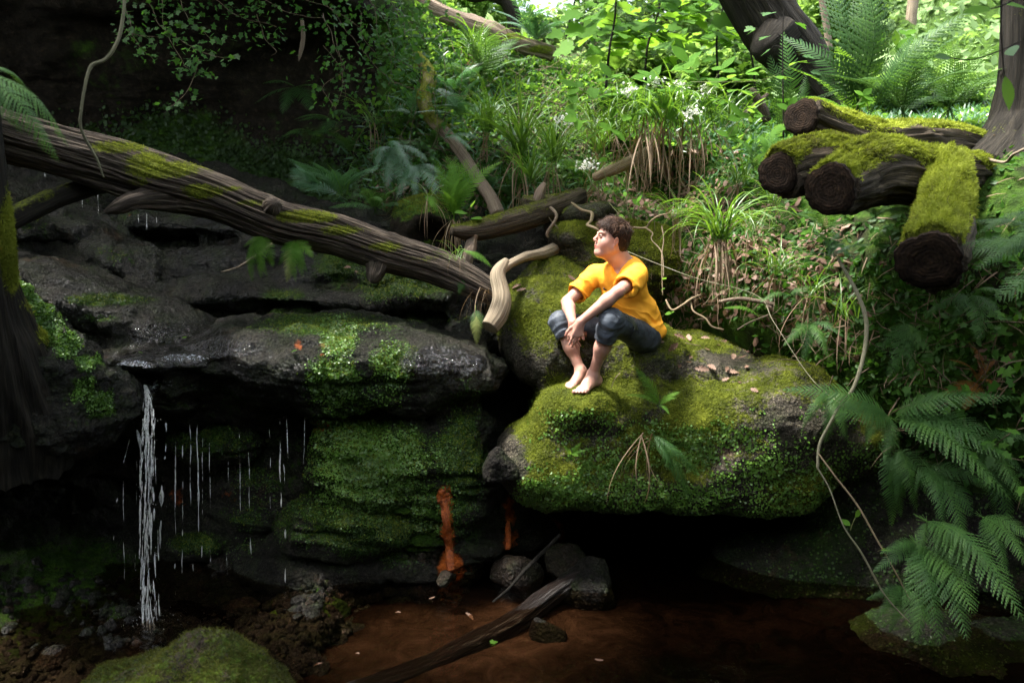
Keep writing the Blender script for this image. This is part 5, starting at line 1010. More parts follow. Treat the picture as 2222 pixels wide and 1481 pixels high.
# ---------------------------------------------------------------- the boy
bj = J
boy = thing('person', 'boy in an orange T-shirt and dark grey cropped trousers sitting barefoot on the mossy boulder', 'person', P(1384, 760, 5.0))
v, q = BF.extract(); v = smooth_v(v, q, 2, .4)
C, (hf, hs, hu) = J['head'], headax
loc = np.stack([(v - C) @ hf, (v - C) @ hs, (v - C) @ hu], -1)
def gb(p, c, r): return np.exp(-(((p - np.array(c)) / r) ** 2).sum(-1))
fl = 1.0 * gb(loc, (.094, 0, -.0710), (.014, .021, .0080)) * (loc[:, 0] > .080) + .28 * gb(loc, (.06, .045, -.045), .026) + .22 * gb(loc, (-.004, .082, -.02), .024) + .25 * gb(loc, (.108, 0, -.036), .014)
for k, s, r in (('elL', .55, .035), ('elR', .25, .035), ('wrL', .15, .06), ('wrR', .15, .06), ('toeL', .30, .05), ('toeR', .35, .05), ('ankR', .2, .03)): fl += s * gb(v, J[k], r)
for (p, d, n_) in nails: fl += .25 * gb(v, p, .016)
dirt = .9 * np.clip(fbm(v * 60, 3) - .18, 0, 1) * (gb(v, J['toeL'] - UP * .01, .07) + gb(v, J['toeR'] - UP * .01, .07)) * 2 + 1.0 * gb(v, P(1268, 798, 4.86), (.006, .05, .009)) + .35 * np.clip(fbm(v * 22, 3, seed=4) - .1, 0, 1) * sstep(1.72, 1.55, v[:, 2]) * 1.6
for a, b in ((1251, 779), (1255, 777)): fl += .8 * gb(v, P(a, b, 4.86), (.010, .06, .002))
mk('body', v, q, M['skin'], boy, True, {'flush': np.clip(fl, 0, 1), 'dirt': np.clip(dirt, 0, .8)})
body_v, body_q = v, q

# T-shirt
F = Field((0.35, 4.48, 1.40), (1.02, 5.34, 2.14), 0.0042); j = J; ta = [TF, TL, UP]
F.ell(j['pel'] + UP * .015 - TF * .015, (.128, .168, .11), .05, ta)
F.ell(j['bel'] - TF * .012, (.122, .150, .15), .06, ta); F.ell(j['chest'] - TF * .004, (.108, .152, .155), .06, ta)
F.seg(j['shL'] - TL * .02, j['shR'] + TL * .02, .058, .058, .05)
for S, E in (('shL', 'elL'), ('shR', 'elR')):
    d = j[E] - j[S]; F.seg(j[S], j[S] + d * .80, .057, .070, .03)
    F.cutplane(j[S] + d * .70, d, j[S] + d * .74 + np.array((-.10, -.10, -.10)), j[S] + d * .74 + np.array((.10, .10, .10)), .003)
F.seg(j['neck'] - UP * .018, j['shL'] - TL * .02 + UP * .005, .048, .054, .04); F.seg(j['neck'] - UP * .018, j['shR'] + TL * .02 + UP * .005, .048, .054, .04)
F.ell(j['neck'] - UP * .015, (.078, .082, .045), .03, ta); F.ell(j['neck'] - UP * .04 - TF * .03, (.075, .12, .07), .04, ta)
F.ell(j['chest'] + UP * .06 + TF * .035, (.08, .11, .08), .05, ta)
nk = nrm(j['head'] - j['neck'])
F.seg(j['neck'] + TF * .012 + UP * .012, j['neck'] + nk * .12 + TF * .02, .060, .068, .006, 'sub')
F.seg(j['neck'] + TF * .065 + UP * .01, j['neck'] + TF * .135 - UP * .085, .052, .010, .008, 'sub')
# open the inside of the sleeves a little so the hems read as hems
for S, E in (('shL', 'elL'), ('shR', 'elR')):
    d = j[E] - j[S]; F.seg(j[S] + d * .50, j[S] + d * .80, .050, .0655, .002, 'sub')
v, q = F.extract(); v = smooth_v(v, q, 2, .5); n = vnormals(v, q)
# folds: pulled from the shoulders and armpits, gathered at the waist
def folds(v):
    r = np.stack([(v - j['chest']) @ TL, (v - j['chest']) @ TF, v[:, 2] - j['chest'][2]], -1); w = fbm(v * 5, 3, seed=4)
    a = ridge(np.stack([r[:, 0] * 9 + r[:, 2] * 6 + w * 1.2, r[:, 1] * 2, r[:, 2] * 2.0], -1), 2, seed=7)
    b = ridge(np.stack([r[:, 0] * 2.5, r[:, 1] * 3, r[:, 2] * 13 + r[:, 0] * 8 + w * 1.5], -1), 2, seed=8)
    low = sstep(-.06, -.2, r[:, 2])
    sl = sstep(.11, .17, np.abs(r[:, 0]))
    return a * (.007 + .009 * low) + b * (.003 + .012 * low + .009 * sl) + fbm(v * 9, 3, seed=9) * .009
v = v + n * folds(v)[:, None]; v = smooth_v(v, q, 1, .3)
shirt_v, shirt_q = v, q
mk('shirt', v, q, M['shirt'], boy, True)
# swoosh: a short curved tick on the breast
def project(pt, nlist, vs, off):
    d = ((vs - pt) ** 2).sum(1); i = int(np.argmin(d)); return vs[i] + nlist[i] * off
sn = vnormals(v, q); x_, y_ = to_px(v)
sw = [(a + 17, b + 3) for a, b in [(1293.0, 619.5), (1291.8, 624), (1294.5, 627.0), (1299, 626.8), (1304.8, 622.4), (1299, 624.2), (1295.2, 624.4), (1293.4, 623.0)]]
ctr = (1314.0, 627.6)
def onshirt(px, py):
    d = (x_ - px) ** 2 + (y_ - py) ** 2 + np.where(sn[:, 1] < .1, 0, 1e5) + (v[:, 1] - 4.5) * 10; i = int(np.argmin(d)); return P(px, py, v[i, 1]) + np.array((0, -1, 0)) * .006
wp = []
for a, b in sw: wp.append(onshirt(a, b))
wp.append(onshirt(*ctr)); Yc = np.mean([p[1] for p in wp]); wp = np.array([P(a, b, Yc - .004 + (a - 1315) * .0009) for a, b in sw + [ctr]])
back = wp + np.array((0, .006, 0)); k = len(sw)
fs = [[i, (i + 1) % k, k] for i in range(k)] + [[k + 1 + (i + 1) % k, k + 1 + i, 2 * k + 1] for i in range(k)]
fs4 = [[i, k + 1 + i, k + 1 + (i + 1) % k, (i + 1) % k] for i in range(k)]
mk('logo', np.concatenate([wp, back]), [np.array(fs), np.array(fs4)], M['black'], boy, False)

# trousers
F = Field((0.20, 4.42, 1.24), (1.02, 5.32, 1.90), 0.0042)
F.ell(j['pel'], (.115, .155, .115), .04, ta); F.seg(j['hipL'], j['hipR'], .094, .094, .04)
hems = []
for Hp, K, A, tt in (('hipL', 'kneL', 'ankL', .36), ('hipR', 'kneR', 'ankR', .30)):
    h, k, a = j[Hp], j[K], j[A]; F.seg(h, k, .090, .066, .04); F.seg(k, k + (a - k) * .5, .067, .060, .02); F.ell(k, (.070, .070, .070), .01)
    c = k + (a - k) * tt; F.cutplane(c, a - k, c + (a - k) * .22 - .09, c + (a - k) * .22 + .09, .003)
    F.seg(k + (a - k) * (tt - .10), k + (a - k) * .7, .050, .052, .002, 'sub'); hems.append((c, nrm(a - k)))
v, q = F.extract(); v = smooth_v(v, q, 2, .5); n = vnormals(v, q)
def tube_coord(v, A, B):
    d = B - A; L = np.linalg.norm(d); d = d / L; t = ((v - A) @ d); rad = v - A - t[:, None] * d; return t, np.linalg.norm(rad, axis=1)
f = np.zeros(len(v)); fade = np.zeros(len(v))
for Hp, K, A in (('hipL', 'kneL', 'ankL'), ('hipR', 'kneR', 'ankR')):
    t, r = tube_coord(v, j[K], j[A]); near = sstep(.11, .08, r) * (t > -.03) * (t < .2)
    f += near * (.0055 * ridge(np.stack([t * 22 + fbm(v * 7, 2) * .8, v[:, 0] * 4, v[:, 1] * 4], -1), 2, seed=3)) * sstep(.16, .05, t)
    t2, r2 = tube_coord(v, j[Hp], j[K]); near2 = sstep(.13, .1, r2) * (t2 > 0)
    f += near2 * .006 * ridge(np.stack([t2 * 12 + fbm(v * 5, 2) * 1.2, v[:, 2] * 6, v[:, 0] * 3], -1), 2, seed=5)
    fade += gb(v, j[K] + np.array((-.02, -.03, -.03)), .075)
v = v + n * (f + fbm(v * 12, 3) * .003)[:, None]
mk('trousers', v, q, M['pants'], boy, True, {'fade': np.clip(fade, 0, 1)})
tn_ = vnormals(v, q); px_, py_ = to_px(v)
def onleg(a, b, off=.002):
    d = (px_ - a) ** 2 + (py_ - b) ** 2 + np.where(tn_[:, 1] < .2, 0, 1e5) + (v[:, 1] - 4.3) * 60; i = int(np.argmin(d)); return P(a, b, v[i, 1] - off)
for k in range(3):
    o = 5.0 * k
    pts = [onleg(a, b) for a, b in ((1345 + o * .3, 677 + o), (1358, 681 + o), (1370, 689 + o), (1379 - o * .2, 701 + o * .8), (1384 - o * .8, 715))]
    tube('stripe', np.array([list(p) + [.0024] for p in pts]), M['stripe'], boy, 6, .006)
for pts in ([(1192, 671), (1198, 684), (1203, 700), (1208, 716), (1211, 726)], [(1309, 681), (1316, 678), (1330, 680), (1342, 690), (1345, 702)], [(1290, 668), (1300, 672), (1318, 670)]):
    tube('seam', np.array([list(onleg(a, b, .0005)) + [.0016] for a, b in pts]), M['seam'], boy, 5, .006)

# eyes, brows
for s in (-1, 1):
    c = headH(.0795, s * .030, -.007); g_ = np.linspace(0, np.pi, 11); h_ = np.linspace(0, 2 * np.pi, 16, endpoint=False)
    def ball(c, r, d, cap=1.0, n1=11):
        a = nrm(np.array(d, float)); b = nrm(np.cross(a, UP)); e = np.cross(a, b); t = np.linspace(0, np.pi * cap, n1)
        vv = c + r * (np.cos(t)[:, None, None] * a + np.sin(t)[:, None, None] * (np.cos(h_)[None, :, None] * b + np.sin(h_)[None, :, None] * e)); return vv.reshape(-1, 3), grid_faces(n1, 16, True)
    vv, ff = ball(c, .0115, hf + hu * .06); eo = mk('eye', vv, ff[:, ::-1], M['eye'], boy)
    vv, ff = ball(c, .0118, hf + hu * .02 + hs * s * .35, .24, 5); vv = vv; mk('iris', vv, ff[:, ::-1], M['iris'], boy)
    for up_, rr in ((.0075, .0035), (-.0075, .0026)):
        tube('eyelid', np.array([list(headH(.0865 - abs(w) * 14 * w * w * 0 - (abs(w - .000) / .013) ** 2 * .005, s * .030 + w, -.007 + up_ * (1 - (w / .017) ** 2))) + [rr] for w in (-.013, -.007, 0, .007, .013)]), M['skin'], boy, 8, .002)
    g2 = np.random.default_rng(3 + s); ps = []; xs = []
    for k in range(90):
        w = g2.uniform(0, 1); ps.append(headH(.0945 - .018 * w * w, s * (.013 + .034 * w), .0125 + .004 * math.sin(w * 3) + g2.normal() * .0012)); xs.append(hs * s + hu * .25 + hf * .15)
    vv, ff, ti = expand(np.array(ps), np.array(xs), np.tile(hf, (90, 1)), .008, NEEDLE, np.full(90, .15)); mk('eyebrow', vv, ff, M['hair'], boy, False, {'tint': ti}, 'stuff')
# nails
for i, (p, d, n_) in enumerate(nails):
    r = .0046; F_ = p + n_ * .0052; s_ = nrm(np.cross(d, n_)); ring = [F_ + d * math.cos(a) * r * 1.15 + s_ * math.sin(a) * r + n_ * (.0012 if True else 0) for a in np.linspace(0, 2 * np.pi, 10, endpoint=False)]
    mk('fingernail', np.array(ring + [F_ + n_ * .0022]), np.array([[a, (a + 1) % 10, 10] for a in range(10)]), M['nail'], boy)
for i, (p, d, n_, rr) in enumerate(toenails):
    r = rr * .62; F_ = p + n_ * rr * .80 - d * .001; s_ = nrm(np.cross(d, n_)); nn = nrm(n_ + d * .3); ring = [F_ + d * math.cos(a) * r + s_ * math.sin(a) * r for a in np.linspace(0, 2 * np.pi, 10, endpoint=False)]
    mk('toenail', np.array(ring + [F_ + nn * .0018]), np.array([[a, (a + 1) % 10, 10] for a in range(10)]), M['nail'], boy)

# hair: a cap and many locks
F = Field(C - .17, C + .17, .0045)
F.ell(headH(-.014, 0, .028), (.098, .080, .088), .02, headax); F.ell(headH(-.048, 0, -.020), (.064, .070, .092), .02, headax)
F.cutplane(headH(.062, 0, .05), nrm(hf * .75 - hu * .65), headH(.062, 0, .0) - .12, headH(.062, 0, .0) + .12, .01)
for s in (-1, 1): F.ell(headH(.03, s * .09, -.055), (.060, .04, .066), .01, headax, 'sub')
F.ell(headH(.0, 0, -.145), (.14, .14, .055), .02, headax, 'sub')
hv2, hq2 = F.extract(); hv2 = smooth_v(hv2, hq2, 2); hn2 = vnormals(hv2, hq2)
hv2 = hv2 + hn2 * (ridge(np.stack([(hv2 - C) @ hs * 38, (hv2 - C) @ hf * 12, (hv2 - C) @ hu * 14], -1), 2) * .0035)[:, None]
mk('hair', hv2, hq2, M['hair'], boy, True, {'tint': np.full(len(hv2), .22)})
p, nn = sample_surface(hv2, hq2, 2100, np.clip(.25 + (hv2 - C) @ hu * 12, .12, 1.6), 9); g = np.random.default_rng(12)
L3 = np.stack([(p - C) @ hf, (p - C) @ hs, (p - C) @ hu], -1)
crown = headH(-.05, .01, .10)
VV, FF, TT = [], [], []; nseg = 6
for i in range(len(p)):
    a, b, c = L3[i]
    flow = nrm(p[i] - crown); top = sstep(.03, .09, c)
    fwd = hf * (.9 * top) + hs * (.55 * math.sin(i * .37) * top)
    d = nrm(flow * .7 + fwd * .8 + np.array(g.normal(size=3)) * (.28 + .3 * top)); d = nrm(d - (d @ nn[i]) * nn[i] + nn[i] * (.30 + .45 * top + (.35 if a > .045 and c > .02 else 0)))
    Ln = (.024 + .040 * top) * g.uniform(.6, 1.5); w = .0017 * g.uniform(.7, 1.4)
    if c < .0: Ln *= .7
    q_ = p[i].copy(); rows = []; side = nrm(np.cross(d, nn[i])); curl = g.normal() * .25
    for s in range(nseg):
        u = s / (nseg - 1); ww = w * (1 - u ** 2.2) + .0001
        rows += [q_ + side * ww, q_ - side * ww, q_ + np.cross(side, d) * ww * .9]
        d = nrm(d - nn[i] * .20 + hu * (-.10 if a > .03 else -.07) + side * curl * .4); q_ = q_ + d * Ln / nseg
    k = len(VV); VV += rows; t_ = np.clip(g.normal(.42 + .18 * top, .22), 0, 1); TT += [t_] * len(rows)
    for s in range(nseg - 1):
        b0 = k + s * 3
        for e in range(3): FF.append([b0 + e, b0 + (e + 1) % 3, b0 + 3 + (e + 1) % 3, b0 + 3 + e])
mk('hair_locks', np.array(VV), np.array(FF), M['hair'], boy, True, {'tint': np.array(TT)}, 'stuff')

# ---------------------------------------------------------------- fern fronds, blades and leaves as shared meshes
def frond_data(name, mat, npin=24, width=.26, arch=.16, lobes=8, fwd=.35, curl=0.0, droop=.25, seed=0, simple=False):
    g = np.random.default_rng(seed); Vv, Ff, Tt = [], [], []
    def prof(u): return width * min(1, (u / .28) ** .7) * (1 - u) ** .62 * 1.25
    def pt(u): return np.array((u, curl * math.sin(math.pi * u) * .5, arch * math.sin(math.pi * u ** .9)))
    us = np.linspace(.08, .985, npin)
    for i, u in enumerate(us):
        c = pt(u); tg = nrm(pt(min(u + .02, 1)) - pt(u - .02)); sp = 1 / npin * .93
        for sd in (1, -1):
            l = prof(u) * g.uniform(.9, 1.06); ang = fwd + .5 * u + g.normal() * .05
            sidev = nrm(np.cross(np.array((0, 0, 1.0)), tg)) * sd; d = nrm(sidev * math.cos(ang) + tg * math.sin(ang)); nl = np.cross(d, tg) * sd; nl = nrm(nl if nl[2] > 0 else -nl)
            tint = np.clip(.55 + g.normal() * .15 + .25 * (u - .5), 0, 1); base = len(Vv)
            def at(s): return c + d * l * s - nl * droop * l * s * s * .6 + tg * .12 * l * s * s
            if simple:
                ns = 5
                for k in range(ns):
                    s = k / (ns - 1); w = sp * .46 * (1 - s) ** .6 * (1.0 if s else .7)
                    p_ = at(s); Vv += [p_ - tg * w, p_ + tg * w]
                for k in range(ns - 1):
                    a = base + 2 * k; Ff += [[a, a + 1, a + 3], [a, a + 3, a + 2]]
                Tt += [tint] * (2 * ns)
            else:
                n_ = max(4, int(lobes * (.45 + .55 * l / width)))
                for k in range(n_):
                    s = (k + .5) / n_; p_ = at(s); q_ = nrm(at(s + .03) - at(s - .03)); e = l / n_ * .52; w = min(sp * .60, l * .2) * (1 - s) ** .45 * (1.0 if k else .8)
                    for ss in (1, -1):
                        b = len(Vv); Vv += [p_ - q_ * e, p_ + q_ * e, p_ + q_ * e * 1.1 + tg * ss * w * .8 - nl * w * .12, p_ + q_ * e * .2 + tg * ss * w - nl * w * .12]
                        Ff += [[b, b + 1, b + 2], [b, b + 2, b + 3]]; Tt += [tint, tint, tint + .1, tint + .1]
    b = len(Vv); n_ = 14
    for k in range(n_):
        u = -.14 + 1.13 * k / (n_ - 1); p_ = pt(max(u, 0)) if u >= 0 else np.array((u, 0, u * arch * 2.6)); w = .0065 * (1 - .8 * k / n_)
        Vv += [p_ + np.array((0, w, 0)), p_ + np.array((0, -w, 0)), p_ - np.array((0, 0, w * 1.3))]; Tt += [.95] * 3
    for k in range(n_ - 1):
        for e in range(3):
            a0, a1 = b + 3 * k + e, b + 3 * k + (e + 1) % 3; Ff += [[a0, a1, a1 + 3], [a0, a1 + 3, a0 + 3]]
    return mesh_data(name, np.array(Vv), np.array(Ff), mat, False, {'tint': np.clip(Tt, 0, 1)})
FR = {}
for mk_ in ('fern', 'fernbright', 'fernblue', 'fernyellow', 'bracken'):
    FR[mk_] = [frond_data('frond', M[mk_], 24, .24, .13, 8, .30, .05, .3, 1), frond_data('frond', M[mk_], 28, .20, .20, 7, .25, -.12, .45, 2),
               frond_data('frond', M[mk_], 20, .30, .10, 8, .35, .14, .2, 3), frond_data('frond', M[mk_], 26, .22, .15, 0, .25, 0, .2, 4, True)]
def put_frond(par, B, T, mat, var, zref=(0, -.45, 1), scale=1.0):
    B = np.asarray(B, float); T = np.asarray(T, float); X = T - B; L = np.linalg.norm(X); X = X / L; z = np.array(zref, float); Z = z - (z @ X) * X
    if np.linalg.norm(Z) < .05: Z = np.cross(X, (1, 0, 0))
    Z = nrm(Z); Y = np.cross(Z, X); m = Matrix(((X[0] * L, Y[0] * L * scale, Z[0] * L, B[0]), (X[1] * L, Y[1] * L * scale, Z[1] * L, B[1]), (X[2] * L, Y[2] * L * scale, Z[2] * L, B[2]), (0, 0, 0, 1)))
    return inst('frond', FR[mat][var], par, m)
def fern_px(label, base, tips, mat='fern', zref=(0, -.45, 1), group=None, name='fern', scale=.88):
    """base (px,py,Y); tips [(px,py,Y,variant,(mat))]"""
    f = thing(name, label, 'fern', P(*base), group)
    for t in tips: put_frond(f, P(t[5], t[6], t[7]) if len(t) > 5 else P(*base), P(t[0], t[1], t[2]), t[4] if len(t) > 4 and t[4] else mat, t[3], zref, scale)
    return f
def fern_auto(label, base, size, n, mat='fern', elev=(.2, .9), arc=(0, 6.28), seed=0, var=None, group=None, tipdrop=0.0):
    f = thing('fern', label, 'fern', P(*base), group); g = np.random.default_rng(seed); b = P(*base)
    for k in range(n):
        a = arc[0] + (arc[1] - arc[0]) * (k + g.uniform(.2, .8)) / n; e = g.uniform(*elev); L = size * g.uniform(.75, 1.15)
        d = np.array((math.cos(a) * math.cos(e), math.sin(a) * math.cos(e), math.sin(e) - tipdrop))
        put_frond(f, b, b + d * L, mat, int(g.integers(0, 3)) if var is None else var, nrm(np.array((0, -.2, 1.0)) + g.normal(size=3) * .15))
    return f
# arcs: 0 = right, pi/2 = away, pi = left, 3pi/2 = towards the camera
H_ = lambda px, py, off=.03: (px, py, hillY(px, py) - off)
def hillY(px, py):
    d = (hpx - px) ** 2 + (hpy - py) ** 2 + np.where(hv[:, 1] > 9.5, 1e6, 0); return hv[int(np.argmin(d)), 1]

# ferns of the bank, left to right
fern_auto('pale fern with spreading fronds just above the middle of the great log', (738, 425, 5.95), .42, 9, 'fernblue', (.1, .7), (2.6, 6.9), 3)
fern_auto('small pale fern close behind the great log, left of the grassy shoot', (690, 415, 6.1), .30, 6, 'fernblue', (.3, .9), (2.2, 4.6), 4)
fern_auto('low light green fern touching the great log at the right of the pale ones', (815, 455, 5.9), .30, 6, 'fern', (.0, .5), (2.8, 6.6), 5)
fern_px('big bluish fern with fronds hanging down in front of the dark bank', (850, 320, 6.5), [(815, 372, 6.2, 1), (838, 410, 6.2, 0), (868, 400, 6.2, 2), (900, 385, 6.25, 1), (930, 350, 6.3, 0), (795, 340, 6.4, 0), (880, 345, 6.1, 1)], 'fernblue')
fern_px('bluish fern fronds overlapping above the hollow stump', (905, 360, 6.4), [(860, 430, 6.1, 0), (905, 432, 6.1, 1), (945, 420, 6.1, 2), (960, 380, 6.2, 0), (880, 390, 6.1, 0)], 'fernblue')
fern_px('bright yellow green young fern standing over the hollow stump', (985, 470, 5.9), [(945, 345, 5.95, 0), (968, 335, 6.0, 1), (990, 338, 6.0, 0), (1015, 345, 6.0, 2), (1040, 352, 6.0, 0), (952, 378, 5.8, 1), (1088, 350, 6.1, 3), (1005, 372, 5.8, 1), (958, 410, 5.7, 0), (1025, 385, 5.8, 0)], 'fernbright')
fern_px('single pale frond hanging over the mouth of the hollow stump', (925, 425, 5.75), [(950, 462, 5.6, 0), (938, 450, 5.6, 2)], 'fernbright')
fern_px('light fern with fronds spread left over the rim of the hollow stump', (905, 455, 5.9), [(870, 430, 5.9, 0), (880, 452, 5.8, 1), (925, 432, 5.9, 0), (862, 445, 5.9, 2)], 'fernbright')
fern_px('pale horizontal fern frond crossing the slanting branch', (965, 300, 6.6), [(1048, 302, 6.5, 0), (1030, 330, 6.4, 1), (1000, 270, 6.6, 0)], 'fernblue')
fern_auto('fern cluster under the mossy bend of the slanting branch', (1000, 255, 6.9), .42, 9, 'fernblue', (.0, .8), (2.6, 6.8), 8)
fern_auto('fern high on the bank under the crest log', (1040, 175, 7.6), .55, 9, 'fern', (.2, 1.1), (2.4, 7), 9)
fern_auto('pale fern at the right end of the crest log', (1160, 90, 8.4), .50, 8, 'fernblue', (.2, 1.0), (2.4, 7), 10)
fern_auto('small fern on the dark cliff wall, upper one', (640, 190, 7.0), .34, 5, 'fern', (-.6, .3), (3.4, 6.0), 11, tipdrop=.3)
fern_auto('small fern on the dark cliff wall, lower one', (722, 262, 7.0), .36, 5, 'fern', (-.5, .3), (3.2, 6.2), 12, tipdrop=.3)
fern_auto('tiny fern on the dark cliff wall left of the lower one', (680, 288, 7.0), .28, 4, 'fern', (-.6, .2), (3.2, 6.2), 13, tipdrop=.3)
fern_auto('strap leaved fern in the shade above the pale ferns', (760, 330, 6.9), .30, 8, 'fern', (.1, .9), (2.5, 7), 14, 3)
for i, (a, b, Y, s, m_) in enumerate([(900, 255, 7.1, .35, 'fernblue'), (1075, 140, 8.0, .45, 'fern'), (985, 200, 7.3, .4, 'fernblue'), (1110, 430, 6.4, .3, 'fern'), (1060, 415, 6.3, .28, 'fernblue'), (1240, 370, 6.6, .3, 'fern'), (860, 280, 7.1, .32, 'fern'), (940, 330, 6.7, .32, 'fern'), (1150, 455, 6.3, .22, 'fern')]):
    fern_auto(['small bluish fern left of the mossy branch bend', 'fern among the grass near the crest log', 'bluish fern right of the mossy branch bend', 'small fern above the short dark log', 'pale small fern at the foot of the slanting branch', 'small fern at the foot of the tall grass', 'small dark fern at the edge of the cliff shade', 'green fern behind the bluish ones over the hollow stump', 'little fern beside the upright pale stub'][i], (a, b, hillY(a, b) - .05), s, 7, m_, (.0, .8), (2.4, 7), 20 + i)
# hanging pair under the log
fern_px('left one of two ferns hanging below the great log', (572, 512, 4.92), [(548, 612, 4.88, 1), (566, 604, 4.86, 0), (534, 565, 4.9, 0), (592, 580, 4.88, 2), (528, 535, 4.92, 0), (580, 600, 4.88, 1)], 'fernbright', (-.3, -1, .3))
fern_px('right one of two ferns hanging below the great log, its middle frond yellowing', (638, 522, 4.95), [(622, 612, 4.88, 0, 'fernyellow'), (642, 612, 4.86, 1), (656, 600, 4.88, 0), (680, 560, 4.9, 2), (604, 575, 4.9, 0), (668, 592, 4.9, 1), (606, 545, 4.92, 0)], 'fernbright', (.2, -1, .3))
fern_px('small dark frond hanging under the thin end of the great log', (1002, 600, 5.12), [(995, 640, 5.1, 2), (1008, 632, 5.1, 0)], 'fern', (0, -1, .3))
fern_px('pale lacy frond hanging into the gap below the driftwood', (1032, 672, 5.05), [(1034, 748, 5.0, 0, 'fernyellow'), (1022, 715, 5.0, 2), (1044, 715, 5.0, 2)], 'fern', (0, -1, .3))
fern_px('light frond arching over the thin end of the great log', (1005, 545, 5.05), [(1068, 580, 5.0, 0, 'fernbright'), (1040, 562, 5.0, 1)], 'fernbright')
# on the boulder
fern_px('bright small fern with a strap leaf on the boulder front edge', (1430, 880, 4.62), [(1378, 795, 4.72, 0), (1476, 850, 4.6, 2), (1470, 862, 4.58, 0), (1360, 856, 4.6, 3, 'fernbright'), (1452, 898, 4.5, 3, 'fernbright'), (1395, 850, 4.62, 1)], 'fernbright')
fern_px('pale fern hanging on the face of the boulder', (1415, 940, 4.58), [(1500, 1090, 4.5, 0), (1472, 1050, 4.5, 1), (1520, 1035, 4.5, 1)], 'fern', (.3, -1, .3), scale=.5)
fern_px('tiny bright fern on the liverwort of the boulder face', (1240, 985, 4.55), [(1262, 960, 4.52, 0), (1275, 975, 4.52, 1), (1222, 965, 4.52, 0), (1255, 990, 4.5, 2)], 'fernbright', (.0, -1, .5))
fern_px('tiny fern beside the sedge tufts', (1712, 640, 4.8), [(1770, 635, 4.75, 3), (1765, 650, 4.75, 3), (1775, 622, 4.8, 0), (1700, 650, 4.7, 0), (1650, 655, 4.7, 3)], 'fern')
fern_px('light frond poking left over the roots by the second sedge tuft', (1650, 690, 4.8), [(1570, 668, 4.75, 3, 'fernbright')], 'fernbright')
# right side
fern_px('fern with two pale fronds at the top of the bowed grey stem', (1800, 560, 4.2), [(1895, 530, 4.1, 0), (1760, 498, 4.25, 1), (1770, 548, 4.1, 2), (1860, 560, 4.0, 1), (1838, 495, 4.3, 0)], 'fernblue')
fern_px('pale fern hanging across the middle of the bowed stem', (1930, 905, 3.95), [(1797, 878, 3.85, 0), (1880, 960, 3.8, 1), (1920, 1000, 3.8, 0), (1800, 895, 3.8, 2), (1700, 845, 4.0, 3)], 'fern', (-.1, -.7, .8))
fern_px('long bright fern arching right above the dark hollow', (1940, 910, 4.0), [(2212, 862, 3.7, 1), (2190, 1000, 3.55, 0), (2195, 1085, 3.5, 1), (2160, 945, 3.7, 2), (2120, 1030, 3.6, 0), (2060, 850, 3.9, 0)], 'fern', (0, -.6, .9))
fern_px('dark fern fanning down at the right edge, below the long arching one', (2120, 960, 3.9), [(2225, 1030, 3.7, 0), (2235, 1110, 3.6, 1), (2190, 1150, 3.7, 0), (2240, 950, 3.7, 2), (2160, 1120, 3.8, 1)], 'fern', (0, -.7, .8))
fern_px('dark fern hanging between the bowed stem and the drooping fern', (1950, 970, 4.05), [(1945, 1090, 3.95, 0), (1990, 1110, 3.9, 1), (2030, 1090, 3.9, 2), (1925, 1050, 4.0, 3)], 'fern', (0, -1, .3))
fern_px('fern fanning down at the right edge above the blurred one', (2130, 1120, 3.6), [(2230, 1230, 3.3, 0), (2190, 1260, 3.35, 1), (2240, 1170, 3.4, 2), (2140, 1230, 3.5, 0)], 'fern', (0, -.7, .8))
fern_px('dim fern low on the undercut rock at the bottom right', (1960, 1270, 3.9), [(1900, 1340, 3.8, 3), (1930, 1370, 3.8, 3), (1990, 1400, 3.7, 0), (2030, 1370, 3.7, 1), (1880, 1300, 3.9, 3)], 'fern', (0, -.8, .6))
fern_px('fern under the great sawn end at the right', (2100, 640, 4.0), [(2180, 700, 3.8, 0), (2060, 720, 3.9, 1), (2120, 740, 3.8, 2), (2200, 640, 3.8, 1), (2010, 680, 4.0, 3)], 'fern', (0, -.8, .7))
fern_px('dim fern hiding the right end of the big boulder', (1800, 850, 4.45), [(1740, 930, 4.35, 1), (1790, 960, 4.35, 0), (1840, 960, 4.3, 1), (1870, 900, 4.3, 0), (1760, 880, 4.4, 3)], 'fern', (0, -.9, .5))
fern_px('fern on the dark bank behind the bowed stem', (1760, 700, 4.7), [(1700, 750, 4.6, 3), (1740, 790, 4.6, 0), (1800, 780, 4.5, 1), (1830, 730, 4.5, 3), (1780, 640, 4.7, 2)], 'fern', (0, -.8, .7))
fern_px('fern with drooping fronds in front of the dark hollow, right of the drooping twigs', (2010, 1010, 3.85), [(2095, 1180, 3.6, 0), (2050, 1150, 3.6, 1), (2110, 1120, 3.65, 2), (1985, 1070, 3.8, 1), (2150, 1060, 3.7, 0)], 'fern', (0, -.8, .7))
fern_px('blurred large fern pointing down to the bottom right', (2010, 1130, 3.5), [(2222, 1345, 3.0, 0), (2180, 1260, 3.1, 1), (2110, 1280, 3.2, 0), (2060, 1260, 3.3, 2), (1990, 1230, 3.4, 1)], 'fern', (0, -.7, .8))
fern_px('lowest fern under the drooping twigs at the bottom right', (1990, 1180, 3.5), [(1895, 1240, 3.4, 3), (1910, 1200, 3.4, 3), (2100, 1390, 3.1, 0), (2040, 1400, 3.15, 1), (2110, 1330, 3.1, 2), (1990, 1380, 3.2, 0), (1960, 1310, 3.3, 3)], 'fern', (0, -.7, .8))
fern_px('yellowish hanging fern in the dark hollow', (1915, 980, 4.2), [(1935, 1140, 4.1, 3), (1955, 1120, 4.1, 3), (1965, 1080, 4.1, 3)], 'fern', (0, -1, .2))
